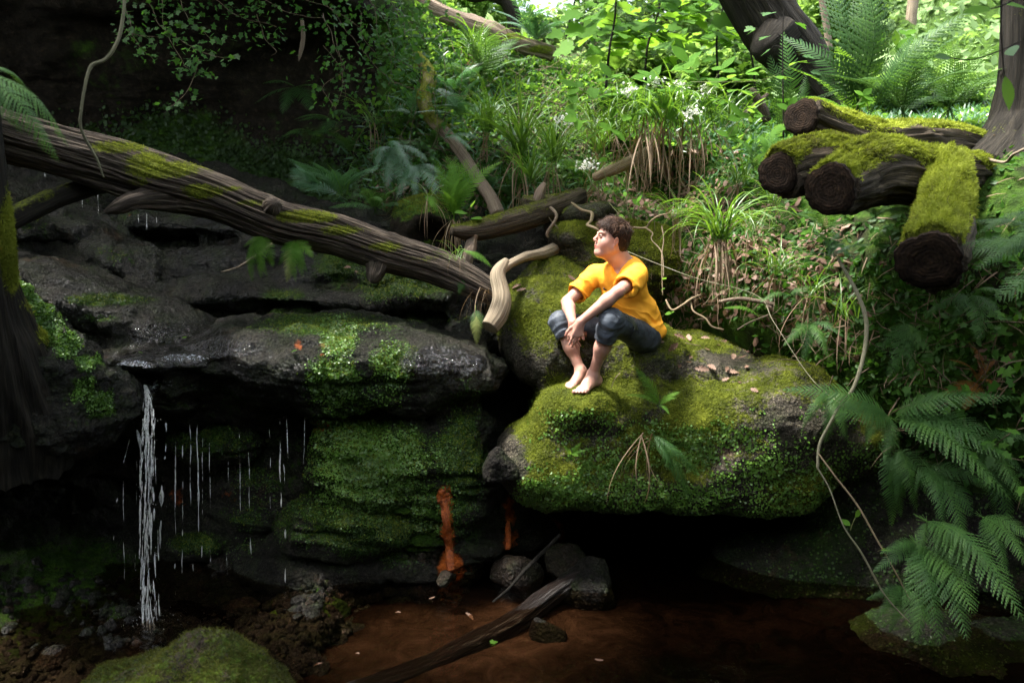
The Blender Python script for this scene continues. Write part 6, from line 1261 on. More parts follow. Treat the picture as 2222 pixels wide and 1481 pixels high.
fern_px('fern fronds reaching in from the right edge beside the sawn log', (2290, 560, 3.6), [(2080, 530, 3.6, 0), (2110, 590, 3.5, 1), (2160, 650, 3.4, 2), (2050, 565, 3.7, 3), (2100, 480, 3.8, 1)], 'fern', (0, -.6, .9))
fern_px('upper frond at the right edge below the trunk', (2290, 480, 3.6), [(2110, 515, 3.7, 1), (2180, 540, 3.5, 0)], 'fern', (0, -.6, .9))
fern_px('dead brown bracken fronds in the shade at the right', (2120, 830, 4.2), [(2060, 780, 4.1, 3), (2090, 890, 4.0, 0), (2180, 850, 4.0, 1), (2040, 860, 4.1, 0), (2160, 780, 4.2, 3), (2100, 740, 4.2, 1)], 'bracken')
fern_px('dark fern in the shade below the big sawn log', (1960, 700, 4.3), [(1930, 820, 4.1, 0), (1980, 830, 4.1, 1), (1900, 760, 4.2, 2), (2030, 790, 4.1, 1)], 'fern', (0, -1, .4))
fern_px('slender dark fern behind the bowed stem', (1880, 870, 4.2), [(1880, 960, 4.1, 3), (1905, 830, 4.2, 3), (1860, 900, 4.1, 3)], 'fern', (0, -1, .4))
# around the right-hand logs
fern_px('low bright fern tucked left of the forked mossy log', (1660, 340, 5.2), [(1755, 290, 5.2, 0), (1740, 315, 5.0, 1), (1700, 270, 5.3, 2), (1720, 340, 4.9, 0), (1765, 312, 5.1, 3), (1640, 290, 5.3, 1)], 'fernbright')
fern_px('fern with coarse leaflets left of the sawn mossy log', (1635, 365, 5.4), [(1600, 300, 5.4, 3), (1640, 290, 5.4, 3), (1665, 330, 5.2, 3), (1605, 340, 5.3, 3), (1680, 345, 5.2, 3)], 'fern')
fern_px('tall fern standing in the undergrowth behind the curved mossy log', (1860, 230, 5.6), [(1790, -60, 5.9, 0), (1835, -90, 5.8, 1), (1880, -40, 5.8, 0), (1700, 80, 5.8, 3), (1760, 150, 5.6, 2), (1905, 60, 5.7, 0)], 'fern', (0, -.9, .5))
fern_px('long dark frond crossing the bright background at the top right', (1900, 225, 5.5), [(2130, 8, 5.0, 1), (2085, 100, 5.0, 0, 'fernbright'), (1980, 80, 5.5, 3)], 'fern', (0, -.8, .7))
fern_px('dark fern tops in front of the leaning trunk', (1705, 300, 6.0), [(1700, 70, 6.0, 3), (1670, 120, 5.9, 0), (1750, 160, 5.9, 1), (1720, 180, 5.8, 2)], 'fern', (0, -.9, .6))
fern_auto('fern mound behind the right end of the curved mossy log', (1960, 245, 5.5), .62, 11, 'fern', (.1, .9), (0, 6.28), 31)
fern_auto('fern mound on the slope near the right-hand tree', (2060, 235, 5.7), .60, 10, 'fern', (.1, .8), (0, 6.28), 32)
fern_auto('fern mound right of the leaning tree', (1850, 250, 5.9), .60, 10, 'fernbright', (.1, .9), (0, 6.28), 33)
fern_auto('fern between the forked log and the litter slope', (1790, 500, 4.8), .26, 6, 'fern', (.0, .6), (2.5, 6.9), 34)
fern_auto('small fern under the forked mossy log', (1900, 470, 4.6), .28, 6, 'fern', (.0, .6), (2.5, 6.9), 35)
# left foreground fern
fern_px('blurred bright fern drooping in at the left edge over the great log', (-60, 150, 2.5), [(150, 318, 2.7, 1), (130, 352, 2.6, 1), (50, 290, 2.5, 1), (60, 200, 2.7, 1), (10, 260, 2.4, 1)], 'fern', (.2, -.6, .9))

# ---------------------------------------------------------------- sedge and grass
def blade_data(name, mat, bend, wid=.022, seed=0, n=9, twist=.3):
    Vv, T = [], []; a = math.pi / 2 * .96; p = np.array((0.0, 0, 0)); g = np.random.default_rng(seed)
    for k in range(n):
        u = k / (n - 1); w = wid * (.55 + .45 * min(1, u * 5)) * (1 - u ** 2.5) + .001; tw = twist * u
        s = np.array((math.sin(a) * math.sin(tw) * -1, math.cos(tw), math.cos(a) * math.sin(tw)))
        nz = np.array((-math.sin(a), 0, math.cos(a))) * w * .35
        Vv += [p + s * w / 2, p - nz, p - s * w / 2]; T += [.35 + .5 * u] * 3
        a -= bend * (.35 + 1.3 * u) / n; p = p + np.array((math.cos(a), 0, math.sin(a))) / (n - 1)
    F_ = []
    for k in range(n - 1):
        b = 3 * k; F_ += [[b, b + 1, b + 4, b + 3], [b + 1, b + 2, b + 5, b + 4]]
    return np.array(Vv), np.array(F_), np.array(T)
BLV = [blade_data('blade', None, b, w, i) for i, (b, w) in enumerate([(.9, .020), (1.5, .022), (2.1, .024), (2.7, .022), (1.2, .016)])]
BL = {k: [mesh_data(nm, v_, f_, M[k], True, {'tint': t_}) for v_, f_, t_ in BLV] for k, nm in (('blade', 'blade'), ('straw', 'dry_blade'))}
def tuft(label, base, L, n, dry=0, seed=0, name='sedge_tuft', cat='sedge', lean=(0, 0, 0), vars_=(1, 2, 3), dryL=1.0, width=1.0, jit=.03):
    t = thing(name, label, cat, P(*base)); g = np.random.default_rng(seed); b = P(*base); lean = np.array(lean, float); L = L * 1.28; n = int(n * 1.2)
    for k in range(n + dry):
        d_ = k >= n; az = g.uniform(0, 6.283); tilt = g.uniform(.0, .75) if not d_ else g.uniform(2.0, 2.85)
        s = L * g.uniform(.6, 1.1) * (dryL if d_ else 1); me = BL['straw' if d_ else 'blade'][int(g.choice(vars_)) if not d_ else int(g.integers(0, 2))]
        m = Matrix.Translation(V(b + g.normal(size=3) * jit * (1, .6, .35))) @ Matrix.Rotation(az, 4, 'Z') @ Matrix.Rotation(tilt, 4, 'Y') @ Matrix.Diagonal((s, s * width, s, 1))
        inst('dry_blade' if d_ else 'blade', me, t, m)
    return t
tuft('big sedge tuft with a skirt of hanging brown blades right of the boy', (1562, 520, 5.10), .42, 62, 42, 1, dryL=.85)
tuft('smaller sedge tuft hanging over the roots right of the big one', (1690, 590, 4.85), .28, 30, 8, 2)
tuft('sedge tuft half hidden on the bank above the big one', (1600, 400, 5.9), .34, 30, 10, 31)
tuft('dark sedge below the coarse fern', (1680, 440, 5.5), .26, 20, 8, 32)
tuft('sedge tuft on the mossy rock right of the boy\'s head', (1470, 470, 5.75), .26, 22, 10, 33)
tuft('trailing sedge at the left of the hanging straw', (1290, 400, 6.3), .34, 26, 12, 34)
tuft('loose sedge beside the big tuft, among dead leaves', (1640, 500, 5.2), .24, 22, 8, 3, jit=.06)
tuft('little sedge growing on the thin end of the great log', (990, 560, 5.05), .14, 12, 3, 4)
tuft('grassy shoot standing up between the pale ferns', (742, 425, 5.85), .26, 8, 0, 5, vars_=(0, 1, 4))
tuft('sedge at the top of the overhanging tussock, left part', (1340, 290, 6.1), .42, 45, 26, 6, dryL=.8, jit=.13)
tuft('sedge at the top of the overhanging tussock, middle part with long hanging straw', (1440, 270, 6.0), .46, 50, 60, 7, dryL=1.0, jit=.13)
tuft('sedge at the top of the overhanging tussock, right part', (1530, 270, 6.0), .44, 45, 30, 8, dryL=.8, jit=.13)
tuft('grass clump in the middle of the bank, tallest', (1130, 330, 6.55), .55, 60, 10, 9, vars_=(0, 1, 1, 2))
tuft('grass clump left of the tallest one', (1060, 285, 6.8), .45, 45, 8, 10, vars_=(0, 1, 2))
tuft('grass clump right of the tallest one', (1200, 350, 6.5), .48, 50, 10, 11, vars_=(0, 1, 2))
tuft('grass clump at the foot of the tall grass', (1150, 395, 6.3), .40, 40, 10, 12, vars_=(0, 1, 2))
tuft('grass hanging high on the bank under the crest log', (1030, 120, 7.8), .45, 40, 10, 13, vars_=(1, 2, 3))
tuft('grass clump below the crest on the right', (1300, 330, 6.6), .40, 36, 12, 14, vars_=(0, 1, 2))
tuft('strap leaved tuft in the cliff shade', (808, 268, 6.9), .30, 16, 6, 15, vars_=(1, 2))
tuft('grass tuft drooping in the shade below the bowed stem', (1760, 640, 4.7), .3, 14, 10, 16)
tuft('sparse dark sedge behind the bowed stem', (1840, 690, 4.5), .3, 12, 6, 17)
tuft('long pale blades hanging before the hollow stump', (932, 430, 5.7), .26, 5, 8, 18)
hb = tuft('wisps of dry grass hanging from the boulder face', (1405, 940, 4.57), .36, 0, 9, 19, name='dry_grass', cat='grass')
tuft('dangling straw and root hairs under the thin end of the great log', (1050, 625, 5.1), .18, 0, 14, 20, name='dry_grass', cat='grass')
tuft('tuft of dangling brown root hairs below the hollow stump fern', (985, 480, 5.75), .26, 0, 22, 21, name='dry_grass', cat='grass')

# ---------------------------------------------------------------- broad-leaved plants
def lobed(name, outline, mat, sag=.08):
    o_ = np.array(outline, float); n = len(o_); xy = np.concatenate([o_, o_[::-1] * (1, -1)]) ; keep = [i for i in range(len(xy)) if not (i >= n and abs(xy[i, 1]) < 1e-6)]
    xy = xy[keep]; c = np.array([[.42, 0]]); v = np.concatenate([xy, c]); z = -sag * (v[:, 0] ** 2) * .8 + .10 * np.abs(v[:, 1]) ; k = len(xy)
    return mesh_data(name, np.column_stack([v, z]), np.array([[i, (i + 1) % k, k] for i in range(k)]), mat, False, {'tint': np.full(k + 1, .5)})
OVAL = [(0, 0), (.10, .12), (.25, .23), (.42, .28), (.58, .27), (.74, .19), (.88, .09), (1.0, 0)]
MAPLE = [(0, 0), (-.08, .22), (.02, .42), (.16, .36), (.14, .58), (.30, .56), (.46, .66), (.50, .40), (.60, .26), (.70, .30), (.84, .20), (1.0, 0)]
OAK = [(0, 0), (.08, .05), (.16, .14), (.24, .08), (.34, .23), (.42, .12), (.54, .28), (.62, .15), (.74, .24), (.80, .12), (.92, .12), (1.0, 0)]
LM = {m_: {'oval': lobed('leaf', OVAL, M[m_]), 'maple': lobed('leaf', MAPLE, M[m_])} for m_ in ('leaf', 'leafdark', 'fernbright')}
DL = [lobed('fallen_leaf', OAK, M['deadleaf'], s) for s in (.3, -.25, .55)]
def put_leaf(par, p, x, z, s, me, name='leaf'):
    X = nrm(x); z = np.asarray(z, float); Z = nrm(z - (z @ X) * X); Y = np.cross(Z, X)
    return inst(name, me, par, Matrix(((X[0] * s, Y[0] * s, Z[0] * s, p[0]), (X[1] * s, Y[1] * s, Z[1] * s, p[1]), (X[2] * s, Y[2] * s, Z[2] * s, p[2]), (0, 0, 0, 1))))
def leafy(label, stems, size, mat='leaf', shape='oval', every=.09, trio=True, seed=0, name='leafy_plant', cat='plant', r=.0022, droop=.25, tri=None, smat='stem', face=.7):
    """stems: lists of (px,py,Y)"""
    t = thing(name, label, cat, P(*stems[0][0])); g = np.random.default_rng(seed)
    for st_ in stems:
        pts = np.array([list(P(*a)) + [r * (1 - .5 * i / len(st_))] for i, a in enumerate(st_)]); tube('stem', pts, M[smat], t, 5, .03)
        L = np.linalg.norm(np.diff(pts[:, :3], axis=0), axis=1).sum(); n = max(2, int(L / every)); c = crom(pts[:, :3], n * 4); tg = nrm(np.gradient(c, axis=0))
        for i in range(n):
            k = min(len(c) - 1, int((i + .8) / n * (len(c) - 1))); p = c[k]; sd = nrm(np.cross(tg[k], (0, -.3, 1))) * (1 if i % 2 else -1); last = i == n - 1
            d = nrm(sd * (0 if last else 1) + tg[k] * (.5 if not last else 1.4) + g.normal(size=3) * .2 + UP * .15)
            zz = nrm(np.array((0, -.35, face)) + g.normal(size=3) * .25); s = size * g.uniform(.7, 1.15)
            if trio:
                q_ = p + d * s * .35; e = nrm(np.cross(zz, d))
                for w in (0, 1, -1): put_leaf(t, q_, nrm(d * (1 if w == 0 else .35) + e * w - UP * droop), zz, s * (1 if w == 0 else .85), LM[mat][shape])
            else: put_leaf(t, p + d * s * .15, nrm(d - UP * droop), zz, s, LM[mat][shape])
    return t
leafy('bright three-leaved bramble spray at the left of the overhanging tussock', [[(1300, 300, 6.0), (1270, 270, 5.9), (1250, 235, 5.8)], [(1330, 280, 6.0), (1300, 230, 5.9), (1262, 195, 5.9)], [(1360, 270, 6.0), (1350, 220, 5.9), (1330, 180, 5.9)], [(1380, 270, 6.0), (1390, 225, 5.9), (1400, 190, 5.9)], [(1340, 290, 5.9), (1290, 265, 5.7), (1258, 258, 5.6)]], .15, every=.11, seed=1)
leafy('bright elder-like leaves over the right of the overhanging tussock', [[(1470, 260, 6.0), (1460, 200, 5.9), (1480, 160, 5.9)], [(1500, 260, 6.0), (1530, 200, 5.9), (1560, 160, 5.9)], [(1540, 250, 6.0), (1580, 200, 5.9), (1610, 165, 5.9)], [(1450, 260, 6.0), (1430, 210, 5.9), (1410, 170, 6.0)], [(1510, 240, 6.0), (1520, 190, 5.8), (1500, 145, 5.8)]], .15, every=.10, seed=2)
leafy('arching bramble runner with bright leaflets in front of the leaning tree', [[(1500, 178, 5.7), (1580, 178, 5.6), (1660, 172, 5.6), (1730, 135, 5.7)]], .11, every=.16, seed=3)
leafy('low bramble with round leaflets left of the coarse fern', [[(1560, 340, 5.7), (1590, 280, 5.6), (1625, 240, 5.6)], [(1590, 330, 5.6), (1620, 300, 5.5), (1610, 260, 5.5)]], .12, every=.13, seed=4)
leafy('small plant with round leaflets right of the short dead stick', [[(1690, 300, 5.6), (1700, 265, 5.5), (1712, 245, 5.5)], [(1680, 300, 5.6), (1670, 270, 5.5), (1660, 258, 5.5)]], .10, every=.09, seed=5)
leafy('little bright plant behind the curved mossy log', [[(1850, 260, 5.3), (1860, 230, 5.2), (1870, 212, 5.2)], [(1880, 262, 5.3), (1885, 240, 5.2), (1880, 225, 5.2)]], .08, every=.07, seed=6)
leafy('pale plant in the undergrowth at the upper right', [[(1890, 170, 5.6), (1895, 130, 5.6), (1900, 105, 5.6)], [(1920, 160, 5.6), (1930, 110, 5.6), (1960, 78, 5.6)]], .11, every=.08, seed=7)
leafy('drooping seedling with round leaves in front of the root hollow', [[(1310, 370, 5.8), (1318, 395, 5.75), (1330, 430, 5.7)], [(1290, 360, 5.8), (1300, 345, 5.75), (1316, 335, 5.7)], [(1345, 440, 5.7), (1356, 425, 5.68), (1372, 432, 5.65)]], .075, every=.10, trio=False, seed=8)
leafy('small twining plant just above the boy\'s hair', [[(1322, 440, 5.6), (1332, 452, 5.55), (1345, 466, 5.5)], [(1360, 462, 5.5), (1375, 450, 5.5), (1382, 440, 5.5)], [(1352, 440, 5.5), (1362, 418, 5.5), (1352, 400, 5.5)]], .065, every=.08, trio=False, seed=9)
leafy('strap shaped glossy leaf plant above the short dark log', [[(1020, 478, 5.6), (1018, 465, 5.55), (1024, 450, 5.5)]], .11, every=.04, trio=False, seed=10)
leafy('small plant on the moss right of the boy\'s shoulder', [[(1440, 640, 5.4), (1430, 620, 5.35), (1438, 605, 5.3)], [(1435, 690, 5.3), (1442, 680, 5.25), (1430, 672, 5.2)]], .06, every=.06, trio=False, seed=11)
leafy('leafy seedling in the dead leaves right of the big sedge tuft', [[(1700, 560, 4.95), (1712, 530, 4.9), (1735, 520, 4.9)], [(1730, 520, 4.95), (1740, 490, 4.9), (1730, 465, 4.9)], [(1760, 540, 4.9), (1775, 515, 4.85), (1790, 510, 4.8)]], .07, every=.05, trio=False, seed=12)
leafy('trefoil sprig on the upper drooping twig', [[(1905, 1195, 3.75), (1915, 1190, 3.72)]], .05, every=.03, trio=False, seed=13)
leafy('small bright sprig on the thinner drooping twig', [[(1845, 1150, 3.8), (1850, 1135, 3.8), (1856, 1122, 3.8)]], .05, every=.04, trio=False, seed=14)
# maple saplings
def sapling(label, path, n, size, mat, seed, spread, r=.012):
    t = thing('maple_sapling', label, 'sapling', P(*path[0])); g = np.random.default_rng(seed)
    pts = np.array([list(P(*a)) + [r * (1 - .6 * i / len(path))] for i, a in enumerate(path)]); tube('stem', pts, M['bark'], t, 7, .06); c = crom(pts[:, :3], 60)
    for i in range(n):
        k = int(g.uniform(.25, 1) * 59); a = g.uniform(0, 6.28); d = np.array((math.cos(a), math.sin(a) * .7, g.uniform(-.1, .3))); L = g.uniform(.2, 1) * spread
        q_ = c[k] + d * L
        if i % 4 == 0: tube('twig', np.array([list(c[k]) + [.003], list(c[k] + d * L * .5 + UP * .03) + [.002], list(q_) + [.0012]]), M['bark'], t, 4, .1)
        put_leaf(t, q_, nrm(d - UP * .35), nrm(np.array((0, -.45, .8)) + g.normal(size=3) * .25), size * g.uniform(.6, 1.2), LM[mat]['maple'])
sapling('maple sapling with dark shaded leaves left of the middle', [(1315, 190, 7.0), (1322, 110, 7.0), (1335, 30, 7.0), (1338, -80, 7.0)], 60, .17, 'leaf', 1, .45)
sapling('maple sapling with broad bright leaves at the top middle', [(1400, 175, 7.4), (1405, 100, 7.4), (1430, 20, 7.4), (1440, -90, 7.4)], 75, .19, 'fernbright', 2, .75)
sapling('maple sapling with bright leaves left of the leaning tree', [(1560, 180, 7.8), (1555, 90, 7.8), (1570, 0, 7.8), (1560, -90, 7.8)], 75, .19, 'fernbright', 3, .75)
sapling('thin sapling with few leaves beside the crest log', [(1225, 120, 8.5), (1232, 60, 8.5), (1250, -10, 8.5), (1255, -80, 8.5)], 45, .14, 'leaf', 4, .55)
sapling('maple sapling behind the coarse fern', [(1640, 200, 8.2), (1630, 120, 8.2), (1610, 60, 8.2), (1600, 0, 8.2)], 45, .18, 'leaf', 5, .6)
sapling('slim sapling rising in front of the leaning trunk', [(1700, 300, 5.7), (1699, 200, 5.7), (1698, 100, 5.7), (1700, 20, 5.7)], 10, .09, 'leafdark', 6, .25, .006)
leafy('big out of focus hazel leaves in the top right corner', [[(2260, -60, 2.9), (2200, 0, 2.9), (2150, 20, 2.9)], [(2175, -40, 3.0), (2172, 60, 3.0), (2180, 180, 3.0)]], .13, 'leaf', 'oval', .12, False, 21, 'hazel_branch', 'branch', .004, smat='bark', droop=.1)
leafy('dark leaves on a twig before the sunny slope at the right', [[(2215, 90, 3.4), (2170, 110, 3.4), (2110, 130, 3.4), (2060, 125, 3.4)]], .09, 'leafdark', 'oval', .09, False, 22, 'hazel_branch', 'branch', .003, smat='bark', droop=.1)

# white flower heads
for i, (a, b, Y) in enumerate([(1232, 258, 5.8), (1480, 186, 5.9), (1425, 178, 5.9), (1530, 195, 5.8), (1500, 245, 5.7), (1278, 357, 5.6), (1366, 196, 5.9)]):
    t = thing('flower_head', ['white flower head at the left tip of the bramble spray', 'white flower head in the middle of the bright leaves', 'white flower head left of the middle one', 'white flower head nearest the leaning tree', 'white flower head low in the sedge', 'small white flower by the hanging seedling', 'white flower head above the bramble spray'][i], 'flower', P(a, b, Y)); g = np.random.default_rng(i); p = P(a, b, Y) + g.normal(size=(60, 3)) * (.035, .02, .02)
    vv, ff, ti = expand(p, g.normal(size=(60, 3)), g.normal(size=(60, 3)) + (0, -1, 1), .018, ROUND); mk('petals', vv, ff, M['petal'], t, False, {'tint': ti}, 'stuff')

# ---------------------------------------------------------------- ivy and creepers
def creeper(label, stems, size, per_m, seed=0, mat='ivy', tpl=IVY, spread=.05, name='ivy', cat='ivy', smat='twig', r=.003):
    t = thing(name, label, cat, P(*stems[0][0])); g = np.random.default_rng(seed); pp = []
    for s in stems:
        pts = np.array([list(P(*a)) + [r * (1 - .6 * i / len(s))] for i, a in enumerate(s)]); L = np.linalg.norm(np.diff(pts[:, :3], axis=0), axis=1).sum()
        c = crom(pts, max(6, int(L / .04))); c[:, :3] += fbm(c[:, :3] * 6, 2, seed=seed)[:, None] * .02; tube('stem', c, M[smat], t, 5, .04); n = int(L * per_m); k = g.uniform(.05, 1, n) * (len(c) - 1)
        q_ = np.stack([np.interp(k, np.arange(len(c)), c[:, e]) for e in range(3)], -1); pp.append(q_ + g.normal(size=q_.shape) * spread * (1, 1, .7))
    p = np.concatenate(pp); n = len(p)
    x = nrm(g.normal(size=(n, 3)) * (1, .6, .6) + (0, -.2, -.5)); z = nrm(g.normal(size=(n, 3)) * .45 + (-.1, -.6, .9))
    vv, ff, ti = expand(p, x, z, size * g.uniform(.6, 1.3, n), tpl); mk('foliage', vv, ff, M[mat], t, False, {'tint': ti}, 'stuff')
creeper('ivy spray hanging in the light at the top left, longest strands', [[(260, -30, 5.6), (280, 40, 5.5), (300, 90, 5.4), (330, 130, 5.35)], [(350, -30, 5.6), (355, 50, 5.5), (370, 95, 5.4), (405, 145, 5.35), (430, 150, 5.3)], [(300, -40, 5.6), (330, 20, 5.5), (360, 70, 5.4), (430, 110, 5.35), (490, 130, 5.3)], [(430, 130, 5.35), (425, 155, 5.33), (405, 200, 5.3), (380, 225, 5.3), (362, 242, 5.3)], [(380, -30, 5.7), (400, 30, 5.6), (440, 70, 5.5), (470, 100, 5.4)], [(270, 60, 5.4), (300, 75, 5.4), (345, 80, 5.4)]], .040, 85, 1)
creeper('ivy tangle along the top edge between the hanging strands and the crest log', [[(420, -40, 6.0), (480, 10, 5.9), (540, 40, 5.9), (600, 60, 5.9)], [(520, -50, 6.0), (580, 0, 5.9), (640, 30, 5.9), (700, 40, 5.9)], [(600, -40, 6.1), (660, 0, 6.0), (720, 20, 6.0), (780, 60, 6.0)], [(560, 30, 5.9), (570, 80, 5.9), (600, 110, 5.8), (590, 120, 5.8)], [(700, 30, 6.0), (720, 90, 5.9), (745, 150, 5.9), (700, 190, 5.85), (730, 235, 5.8)], [(340, -40, 6.0), (450, -20, 6.0), (560, -10, 6.0), (700, -20, 6.0)]], .040, 80, 2, mat='ivy', spread=.09)
creeper('thick ivy curtain hanging over the edge of the cliff left of the mossy branch', [[(790, -20, 6.6), (830, 40, 6.5), (850, 90, 6.45), (860, 150, 6.4)], [(830, -20, 6.7), (870, 40, 6.6), (890, 100, 6.5), (900, 160, 6.5)], [(860, 20, 6.7), (910, 70, 6.6), (930, 110, 6.6), (950, 140, 6.6)], [(810, 10, 6.5), (820, 70, 6.4), (850, 130, 6.4), (845, 185, 6.3)], [(780, 30, 6.4), (790, 80, 6.4), (820, 120, 6.4)], [(850, 120, 6.4), (900, 150, 6.4), (960, 170, 6.5)], [(900, 20, 6.8), (960, 60, 6.8), (980, 100, 6.8)]], .045, 130, 3, spread=.12)
creeper('dark ivy hanging in the shade by the cliff mouth', [[(720, 60, 6.3), (735, 120, 6.2), (745, 180, 6.2), (725, 240, 6.15)], [(700, 100, 6.4), (740, 160, 6.3), (750, 210, 6.2)]], .035, 60, 4, mat='ivy')
creeper('ivy trailing down along the slanting branch', [[(960, 120, 7.0), (970, 200, 6.9), (960, 270, 6.7), (945, 330, 6.6)], [(975, 90, 7.1), (1000, 150, 7.0), (990, 230, 6.9)], [(940, 200, 6.9), (950, 280, 6.7), (930, 340, 6.6)]], .035, 60, 5, spread=.08)
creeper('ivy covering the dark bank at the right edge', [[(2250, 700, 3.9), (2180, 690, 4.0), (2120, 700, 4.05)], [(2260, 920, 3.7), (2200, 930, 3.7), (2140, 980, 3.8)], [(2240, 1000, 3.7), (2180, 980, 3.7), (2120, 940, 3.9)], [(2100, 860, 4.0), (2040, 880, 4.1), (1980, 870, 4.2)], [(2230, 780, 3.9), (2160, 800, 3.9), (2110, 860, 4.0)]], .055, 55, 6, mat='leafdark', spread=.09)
creeper('thin bare trailing twigs hanging left of the mossy branch bend', [[(912, 130, 6.8), (908, 200, 6.75), (898, 260, 6.7), (892, 320, 6.65)], [(700, 0, 6.0), (850, 170, 6.3), (1000, 210, 6.6), (1080, 170, 6.9)]], .03, 6, 7)

# ---------------------------------------------------------------- undergrowth covering the ground (nobody could count it)
near = hv[:, 1] < 9.6
face = hv[:, 1]
wb = blobs(hpx, hpy, [(1030, 200, 160, 160, 1), (1300, 230, 220, 110, 1), (1000, 380, 160, 120, .9), (1250, 320, 160, 100, .8), (1550, 320, 160, 90, .7), (850, 330, 90, 120, .5), (1900, 300, 400, 80, .9), (2050, 740, 260, 240, .9), (1620, 560, 160, 120, .5), (1760, 620, 120, 160, .7), (1400, 460, 120, 40, .4)]) * near
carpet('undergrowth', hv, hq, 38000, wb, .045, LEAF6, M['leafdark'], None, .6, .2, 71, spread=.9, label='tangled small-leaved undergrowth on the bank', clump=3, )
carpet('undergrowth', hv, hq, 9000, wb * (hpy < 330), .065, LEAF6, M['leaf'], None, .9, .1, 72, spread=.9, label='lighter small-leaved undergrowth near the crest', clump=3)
carpet('fern_undergrowth', hv, hq, 5000, blobs(hpx, hpy, [(900, 350, 130, 100, .8), (1000, 250, 140, 120, 1), (1150, 440, 120, 50, .6), (1600, 330, 120, 60, .6), (1950, 270, 250, 50, 1)]) * near, .09, NEEDLE, M['fernblue'], None, .8, .1, 73, label='fine bluish green growth between the ferns')
wl_ = blobs(hpx, hpy, [(1560, 470, 120, 50, 1), (1650, 560, 150, 80, 1), (1500, 640, 90, 60, .8), (1750, 600, 120, 120, .7), (1150, 520, 80, 40, .8), (1000, 440, 120, 50, .5), (1480, 380, 120, 60, .7), (2140, 800, 60, 60, .6), (1350, 450, 120, 25, .9)]) * near
OAKT = (np.array([[0, 0, 0], [.2, .16, .04], [.45, .24, -.02], [.75, .2, .06], [1, 0, 0], [.75, -.2, .05], [.45, -.24, -.03], [.2, -.16, .05], [.5, 0, .06]]), np.array([[i, (i + 1) % 8, 8] for i in range(8)]))
carpet('leaf_litter', hv, hq, 1300, wl_, .060, OAKT, M['deadleaf'], None, .3, 0, 74, spread=1.0, label='brown leaf litter on the bank above and right of the boulder')
carpet('dry_grass_litter', hv, hq, 3500, wl_ + .3 * wb, .12, (NEEDLE[0] * (1, .3, 1), NEEDLE[1]), M['straw'], None, .2, .5, 75, label='dry grass stems strewn over the bank')
carpet('cliff_moss', hv, hq, 6000, blobs(hpx, hpy, [(560, 380, 230, 60, 1), (350, 300, 150, 60, .6), (650, 430, 150, 40, 1)]) * near, .03, ROUND, M['wortdark'], None, .6, .4, 76, label='dark green moss low on the shaded cliff behind the great log')
carpet('far_foliage', hv, hq, 26000, (hv[:, 1] > 9) * (hpx > 1000) * 1.0, .16, LEAF6, M['hazefoliage'], None, .8, .2, 77, label='sunlit low growth covering the far slope', clump=1.0)
# twigs tangle
def tangle(label, n, box, r, L, mat, seed, name='twig_tangle'):
    g = np.random.default_rng(seed); VV, FF = [], []; k = 0
    for i in range(n):
        a, b = g.uniform(box[0], box[2]), g.uniform(box[1], box[3]); p = P(a, b, hillY(a, b) - g.uniform(.02, .25)); d = nrm(g.normal(size=3) * (1, .5, .8) - UP * .3); rows = []
        for s in range(6):
            e = nrm(np.cross(d, (0, 1, .1))); f_ = np.cross(d, e); w = r * (1 - s / 7); rows += [p + e * w, p - e * w * .5 + f_ * w * .8, p - e * w * .5 - f_ * w * .8]; p = p + d * L / 5; d = nrm(d + g.normal(size=3) * .35)
        VV += rows
        for s in range(5):
            for e in range(3): FF.append([k + 3 * s + e, k + 3 * s + (e + 1) % 3, k + 3 * s + 3 + (e + 1) % 3, k + 3 * s + 3 + e])
        k += 18
    o = mk(name, np.array(VV), np.array(FF), M[mat], None, True, {'moss': np.zeros(len(VV)), 'bc': np.array(VV) * 5}, 'stuff'); o['label'] = label
tangle('fine dead twigs tangled through the bank undergrowth', 260, (1080, 100, 1330, 330), .004, .45, 'twig', 1)
tangle('fine dangling roots and twigs in the hollow above the boy', 120, (1180, 400, 1480, 560), .0035, .3, 'palebark', 2)
tangle('dead twigs in the shade of the right bank', 90, (1650, 560, 2200, 1000), .0035, .3, 'twig', 3)
tangle('fine twigs among the ferns of the left bank', 120, (820, 240, 1060, 480), .004, .35, 'twig', 4)

# ---------------------------------------------------------------- fallen oak leaves, one by one
def surf_at(v, n, px, py):
    x, y = SURF[id(v)]; d = (x - px) ** 2 + (y - py) ** 2; m = np.where(d < 90)[0]
    if not len(m): m = np.array([int(np.argmin(d))])
    m = m[np.argsort(v[m, 1])]; f = v[m[0], 1]; m = m[v[m, 1] < f + .12]; i = m[int(np.argmin(d[m]))]; return v[i], n[i]
SURF = {id(ov): to_px(ov), id(rv): to_px(rv)}
nle = vnormals(lv, lq)
g = np.random.default_rng(77)
tops = [(1447, 762), (1482, 785), (1500, 775), (1478, 792), (1497, 742), (1536, 795), (1580, 798), (1600, 780), (1592, 770), (1572, 806), (1620, 796), (1600, 832), (1560, 752), (1610, 750), (1520, 735), (1470, 735), (1540, 760), (1625, 765), (1585, 822), (1440, 745), (1598, 812), (1550, 738), (1630, 735), (1505, 800), (1575, 740), (1645, 852), (1133, 620), (1142, 628), (1250, 612), (1460, 728)]
for i, (a, b) in enumerate(tops):
    p, n_ = surf_at(ov, on, a, b); o = put_leaf(None, p + n_ * .012, g.normal(size=3) * (1, 1, .2), n_ + g.normal(size=3) * .2, g.uniform(.055, .09), DL[i % 3], 'fallen_leaf')
    tag(o, 'curled brown oak leaf lying on the flat top of the boulder' if i < 26 else 'curled brown oak leaf on the left ridge of the boulder', 'leaf', 'fallen oak leaves on the boulder' if i < 26 else 'fallen oak leaves on the boulder ridge')
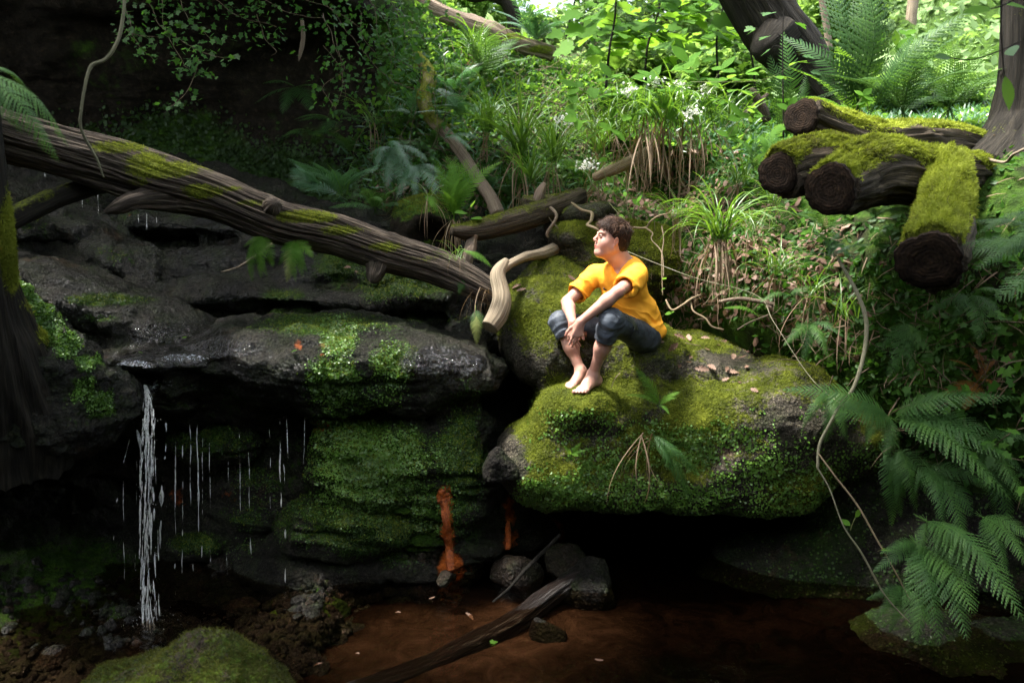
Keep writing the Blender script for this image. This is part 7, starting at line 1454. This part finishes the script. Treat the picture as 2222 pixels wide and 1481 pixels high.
for i, (a, b, lab, m_) in enumerate([(203, 822, 'curled tan dead leaf on the ledge left of the falls', 0), (283, 470, 'small brown leaf on the upper ledge under the log', 0), (772, 590, 'pale dead leaf among the moss under the log', 0), (285, 569, 'brown leaf on the wet rock at the back of the ledge', 0), (808, 645, 'dead leaf at the edge of the upper rock step', 0), (745, 580, 'brown dead leaf below the hanging ferns', 0), (407, 734, 'small yellow leaf in the water film', 1), (172, 515, 'yellow leaf on the rocks under the log', 1), (632, 768, 'round orange leaf on the bare wet rock', 2), (300, 767, 'pale green leaf floating above the falls', 1), (465, 1275, 'tan leaf on the wet stones below the drips', 0), (1063, 600, 'brown leaf by the driftwood', 0), (548, 705, 'yellow leaf on the bare wet rock', 1), (858, 712, 'pale leaf on the wet slab', 1), (885, 585, 'dead leaf under the log near its branch stub', 0)]):
    p, n_ = surf_at(rv, rn, a, b); o = put_leaf(None, p + n_ * .012, g.normal(size=3) * (1, 1, .2), n_ + g.normal(size=3) * .15, g.uniform(.04, .075) * (.6 if m_ else 1), DL[i % 3] if m_ == 0 else LM['fernbright']['oval'], 'fallen_leaf'); tag(o, lab, 'leaf')
p = P(1187, 1155, 4.0); p = P(1065, 1360, 4.0); tag(put_leaf(None, np.array((p[0], 3.95, .004)), (1, .3, 0), (0, 0, 1), .04, LM['fernbright']['maple'], 'floating_leaf'), 'tiny pale leaf floating on the pool beside the sunken log', 'leaf')

g = np.random.default_rng(31)
for i, (a, b, lab) in enumerate([(870, 1330, 'brown leaf drifting in the shallow pool below the mossy wall'), (930, 1300, 'small leaf caught at the far edge of the pool'), (1010, 1330, 'brown leaf floating behind the sunken log'), (780, 1420, 'leaf stranded beside the foreground end of the sunken log'), (1290, 1430, 'lone leaf floating in the dark right part of the pool'), (700, 1440, 'small orange leaf at the water edge by the foreground rock')]):
    x_w, y_w, z_w = PITCH, 0, 0; q_ = P(a, b, 1.0) - np.array((0, 0, CAMZ)); t_w = -CAMZ / q_[2]; p = np.array((0, 0, CAMZ)) + q_ * t_w + UP * .006
    tag(put_leaf(None, p, g.normal(size=3) * (1, 1, 0), (0, 0, 1), g.uniform(.035, .06), DL[i % 3], 'floating_leaf'), lab, 'leaf')

# ---------------------------------------------------------------- falling water
wf = thing('waterfall', 'thin white waterfall dropping from the notch of the ledge to the pool', 'waterfall', P(325, 870, 4.6))
def strand(par, name, pts, seed, gap=.0, seg=7, mat='fall'):
    """a rope of water that thins, twists and breaks into drops"""
    g = np.random.default_rng(seed); P_ = px_pts(pts); L = np.linalg.norm(np.diff(P_[:, :3], axis=0), axis=1).sum(); n = int(L / .012); c = crom(P_, n); u = np.linspace(0, 1, n)
    w = fbm(np.stack([u * L * 6, u * 0 + seed, u * 0], -1), 3); c[:, 0] += w * .006; c[:, 1] += fbm(np.stack([u * L * 7, u * 0 + seed + 9, u * 0], -1), 3) * .006
    r = c[:, 3] * np.clip(.75 + 1.2 * fbm(np.stack([u * L * 14, u * 0 + seed + 3, u * 0], -1), 3), .12, 2)
    on_ = (fbm(np.stack([u * L * 9, u * 0 + seed + 5, u * 0], -1), 2) + .5 * g.normal(size=n) * .3) > (-1 if gap == 0 else -.35 + gap * u)
    VV, FF = [], []; th = np.linspace(0, 2 * np.pi, seg, endpoint=False); i = 0; k = 0
    while i < n:
        if not on_[i]: i += 1; continue
        j = i
        while j < n and on_[j]: j += 1
        m = j - i
        if m >= 3:
            e = np.sin(np.linspace(0, 1, m) * np.pi) ** .5 if gap else np.ones(m); rr = r[i:j] * np.maximum(e, .05)
            VV.append((c[i:j, None, :3] + rr[:, None, None] * (np.cos(th)[None, :, None] * np.array((1, .25, 0)) + np.sin(th)[None, :, None] * np.array((0, .7, .0)))).reshape(-1, 3)); FF.append(grid_faces(m, seg, True) + k); k += m * seg
        i = j
    if VV: mk(name, np.concatenate(VV), np.concatenate(FF), M[mat], par, True, None, 'stuff')
main = [(314, 834, 4.66, .1), (322, 868, 4.54, .5), (323, 920, 4.45, .7), (321, 1000, 4.38, .8), (319, 1100, 4.32, .9), (318, 1200, 4.28, 1.0), (321, 1300, 4.24, 1.1), (323, 1372, 4.20, 1.3)]
g0 = np.random.default_rng(8)
for k in range(28):
    o = g0.normal() * 8 + (6 if k > 18 else 0); rr = g0.uniform(.7, 2.0)
    strand(wf, 'stream', [(a + o * w + 4 * math.sin(i * 1.3 + k) * w, b, Y - .010 * (k % 5), rr * (.8 + .3 * w)) for i, (a, b, Y, w) in enumerate(main)], 10 + k, (.10, .25, .40, .55)[k % 4], 6)
strand(wf, 'stream', [(362, 915, 4.66, 2.5), (356, 1000, 4.58, 3), (350, 1060, 4.56, 4), (348, 1150, 4.55, 4), (347, 1280, 4.55, 4), (345, 1365, 4.55, 3)], 22, .15)
strand(wf, 'stream', [(296, 930, 4.6, 3), (302, 955, 4.56, 3), (304, 995, 4.55, 2)], 23, .3)
strand(wf, 'stream', [(282, 950, 4.6, 1.2), (270, 1000, 4.5, 1.6), (264, 1040, 4.48, 1.8), (252, 1100, 4.45, 2), (247, 1170, 4.44, 2), (244, 1200, 4.44, 2)], 24, .5)
g = np.random.default_rng(91); nd = 420
pd = P(322, 1374, 4.19) + np.column_stack([g.normal(size=nd) * .09, g.normal(size=nd) * .06, np.abs(g.normal(size=nd)) * .05])
pd2 = np.array([P(321 + g.normal() * 12, g.uniform(900, 1360), 4.3) for k in range(150)]); pd = np.concatenate([pd, pd2])
DROP = (np.array([(0, 0, -1.6), (.5, 0, 0), (0, .5, 0), (-.5, 0, 0), (0, -.5, 0), (0, 0, 1.6)]), np.array([(0, 2, 1), (0, 3, 2), (0, 4, 3), (0, 1, 4), (5, 1, 2), (5, 2, 3), (5, 3, 4), (5, 4, 1)]))
vv, ff, ti = expand(pd, np.tile((1.0, 0, 0), (len(pd), 1)), np.tile((0, 0, 1.0), (len(pd), 1)), .0028 * g.uniform(.4, 1.4, len(pd)), DROP); mk('splash', vv, ff, M['fall'], wf, True, None, 'stuff')
# small drips, each thread one thing
drips = [(428, 905, 1250, 2.4, 'thickest drip thread right of the waterfall'), (412, 920, 1240, 2.0, 'drip thread left of the thickest one'), (382, 940, 1290, 1.8, 'drip thread nearest the waterfall'), (396, 950, 1260, 1.6, 'drip thread between the waterfall and the thickest drip'), (606, 905, 1100, 2.4, 'long steady drip thread left of the green rock wall'), (617, 1000, 1308, 2.6, 'lower part of the long steady drip thread'), (622, 905, 1060, 1.2, 'faint drip thread beside the long steady one'), (520, 940, 1220, 1.2, 'faint drip thread in the middle of the dark recess'), (540, 980, 1240, 1.3, 'second faint drip thread in the dark recess'), (455, 960, 1260, 1.4, 'drip thread right of the thickest one'), (585, 930, 1200, 1.1, 'faint drip thread left of the long steady one'), (495, 1000, 1250, 1.1, 'broken faint drip thread in the dark recess'), (440, 950, 1250, 1.5, 'drip thread close to the thickest one'), (296, 1000, 1290, 1.1, 'faint drips just left of the waterfall'), (267, 1040, 1300, 1.3, 'scattered drips left of the waterfall'), (230, 1260, 1340, 1.6, 'short falling drops far left of the waterfall'), (660, 900, 1100, .9, 'faint drip thread on the green rock wall')]
for i, (a, b, c_, r, lab) in enumerate(drips):
    t = thing('drip_thread', 'thin ' + lab, 'dripping water', P(a, b, 4.72)); g = np.random.default_rng(100 + i); dx = g.uniform(-4, 6)
    r = r * .62
    strand(t, 'drops', [(a, b, 4.74, r), (a + dx * .4, (b + c_) / 2, 4.66, r * 1.1), (a + dx, c_, 4.64, r * 1.1)], 40 + i, .25 if r > 2 else .55, 5)
for i, (a, b, c_) in enumerate([(205, 415, 470), (188, 410, 462), (178, 380, 450), (300, 465, 505), (340, 470, 500), (318, 460, 500), (212, 420, 468), (95, 340, 400), (118, 345, 405)]):
    t = thing('drip_thread', ['drips behind the log, left group, right-hand thread', 'drips behind the log, left group, middle thread', 'drips behind the log, left group, left-hand thread', 'drips under the broken limb, left thread', 'drips under the broken limb, right thread', 'drips under the broken limb, middle thread', 'faint drips touching the left group behind the log', 'drips in the dark under the left end of the log, left thread', 'drips in the dark under the left end of the log, right thread'][i], 'dripping water', P(a, b, 5.6))
    strand(t, 'drops', [(a, b, 5.9, .7), (a + 1, (b + c_) / 2, 5.85, .8), (a + 2, c_, 5.8, .8)], 70 + i, .35, 4)
# sheet of water gliding over the ledge into the notch
def film(label, reg, lift=.010, name='water_film', mat='film'):
    x, y = RX; w = blobs(x, y, reg) * (rn[:, 2] > -.2); v = rv + rn * (lift * (1.6 * sstep(.2, .65, w) - .6))[:, None]; q = rq[(w[rq] > .12).all(1)]
    u, inv = np.unique(q, return_inverse=True); tag(mk(name, v[u], inv.reshape(q.shape), M[mat], None, True), label, 'water')
film('shallow water gliding over the ledge to the notch of the falls', [(390, 730, 120, 30, 1), (350, 780, 110, 40, 1), (325, 830, 50, 50, 1), (440, 760, 120, 25, 1)])
film('brown water film on the slab left of the boulder', [(960, 790, 100, 40, 1)])
film('white rippling water sliding over the lip into the falls', [(325, 822, 26, 34, 1), (292, 795, 50, 16, .8), (400, 778, 60, 10, .8)], .016, 'water_film', 'lip')

# ---------------------------------------------------------------- trees and bushes
def crown_pts(C, R, nclump, per, g, tight=.16):
    c = g.normal(size=(nclump, 3)); c = c / np.linalg.norm(c, axis=1, keepdims=True) * (g.random((nclump, 1)) ** .45); c = c * R
    p = np.repeat(c, per, 0) + g.normal(size=(nclump * per, 3)) * np.asarray(R) * tight; return C + p, c + C
def tree(label, C, R, n, leaf, seed, trunk=None, mat='canopy', name='tree', cat='tree', tr=.12, tight=.16):
    g = np.random.default_rng(seed); C = np.asarray(C, float); t = thing(name, label, cat, trunk[0] if trunk is not None else C - UP * R[2])
    p, cc = crown_pts(C, R, max(6, n // 60), 60, g, tight); m = len(p)
    x = nrm(g.normal(size=(m, 3)) * (1, 1, .5) - UP * .3); z = nrm(g.normal(size=(m, 3)) * .5 + UP)
    tint = np.clip(.5 + .5 * fbm(p * .9, 3, seed=seed) + g.normal(size=m) * .15, 0, 1)
    vv, ff, ti = expand(p, x, z, leaf * g.uniform(.6, 1.3, m), LEAF6, tint); mk('crown', vv, ff, M[mat], t, False, {'tint': ti}, 'stuff')
    if trunk is not None:
        a, b = np.asarray(trunk[0], float), np.asarray(trunk[1], float)
        tube('trunk', np.array([list(a) + [tr], list((a + b) / 2 + g.normal(size=3) * .1) + [tr * .8], list(b) + [tr * .5]]), M['bark'], t, 12, .3, .1, .1)
        for k in range(5):
            e = cc[int(g.integers(len(cc)))]; s_ = a + (b - a) * g.uniform(.5, 1); tube('branch', np.array([list(s_) + [tr * .4], list((s_ + e) / 2 + UP * .1) + [tr * .25], list(e) + [tr * .1]]), M['bark'], t, 6, .3)
    return t
def bg(label, px, py, Y, rx, ry, n, leaf, seed, mat='canopy', name='tree', cat='tree'):
    s = Y / FPX; C = P(px, py, Y); b = P(px, py + ry * 1.3, Y); tree(label, C, (rx * s, rx * s * .6, ry * s), n, leaf, seed, (b, C + UP * ry * s * .3), mat, name, cat, tr=.03 * Y / 8, tight=.2)
# beyond the crest
bg('bright bush behind the crest log at the top middle', 1010, 10, 10.5, 110, 60, 2600, .10, 1, name='bush', cat='bush')
bg('light green bush beyond the slim forked trunk', 1150, 70, 11, 80, 50, 1800, .10, 2, name='bush', cat='bush')
bg('sunlit tree behind the left maple sapling', 1290, 60, 13, 90, 90, 1500, .13, 3, 'hazefoliage')
bg('sunlit tree behind the broad-leaved sapling', 1410, 20, 15, 120, 100, 2400, .15, 4)
bg('pale sunlit tree in the gap left of the leaning trunk', 1540, 60, 16, 120, 110, 3000, .15, 5, 'hazefoliage')
bg('darker bush under the sapling leaves in the middle', 1400, 150, 9.5, 170, 45, 3600, .11, 6, name='bush', cat='bush')
bg('bush under the leaning trunk', 1590, 170, 8.8, 110, 60, 3000, .10, 7, name='bush', cat='bush')
bg('sunlit tree right of the leaning trunk', 1800, 10, 14, 100, 110, 2600, .14, 8)
bg('shadowy green tree behind the tall fern', 1900, 30, 17, 110, 120, 2600, .16, 9, 'leafdark')
bg('pale leafy bush on the far slope', 2050, 60, 16, 130, 70, 3000, .14, 10, 'hazefoliage', name='bush', cat='bush')
bg('bush on the far slope behind the right-hand tree', 2180, 150, 12, 110, 90, 2600, .12, 11, name='bush', cat='bush')
bg('low bush right of the tall fern', 1990, 190, 8.5, 120, 40, 2600, .09, 12, name='bush', cat='bush')
bg('high foliage at the top of the picture right of the middle', 1650, -70, 17, 260, 70, 4000, .18, 13)
bg('high foliage over the crest at the top middle', 1380, -80, 13, 170, 50, 2200, .15, 14)
# overhanging trees round the gully; they shade it and leave a gap of sky above the boy
G = [((-2.7, 6.2, 5.3), (1.9, .75, .5), 9000, 'unseen leaf crown added above the cliff to shade it'), ((-1.6, 3.25, 6.6), (3.0, .70, .45), 9000, 'unseen leaf crown added to shade the pool and lower right'), ((-5.2, 6.2, 8.4), (1.7, 1.6, .9), 3500, 'tree overhanging the dark cliff'), ((-5.0, 0.6, 5.8), (1.5, 2.2, 1.6), 6000, 'tree leaning over the left side of the gully'), ((-2.2, -2.6, 4.6), (2.0, 1.3, 1.9), 6000, 'tree standing behind the viewer'), ((4.4, -2.6, 4.6), (1.6, 1.4, 2.0), 5000, 'tree standing behind the viewer on the right'), ((5.0, 2.2, 6.2), (1.6, 2.2, 1.8), 7000, 'tree leaning over the right side of the gully')]  # first two crowns are added out of view to shade cliff and pool
for i, (C, R, n, lab) in enumerate(G):
    b = np.array((C[0] * 1.3, C[1] - .5, 1.0)) if i > 1 else np.array(((-3.2, 7.4, 5.2), (-6.2, 2.2, 1.5))[i]); tree(lab, C, R, n, .22, 50 + i, (b, np.array(C)), 'canopy', tr=.2, tight=.22)
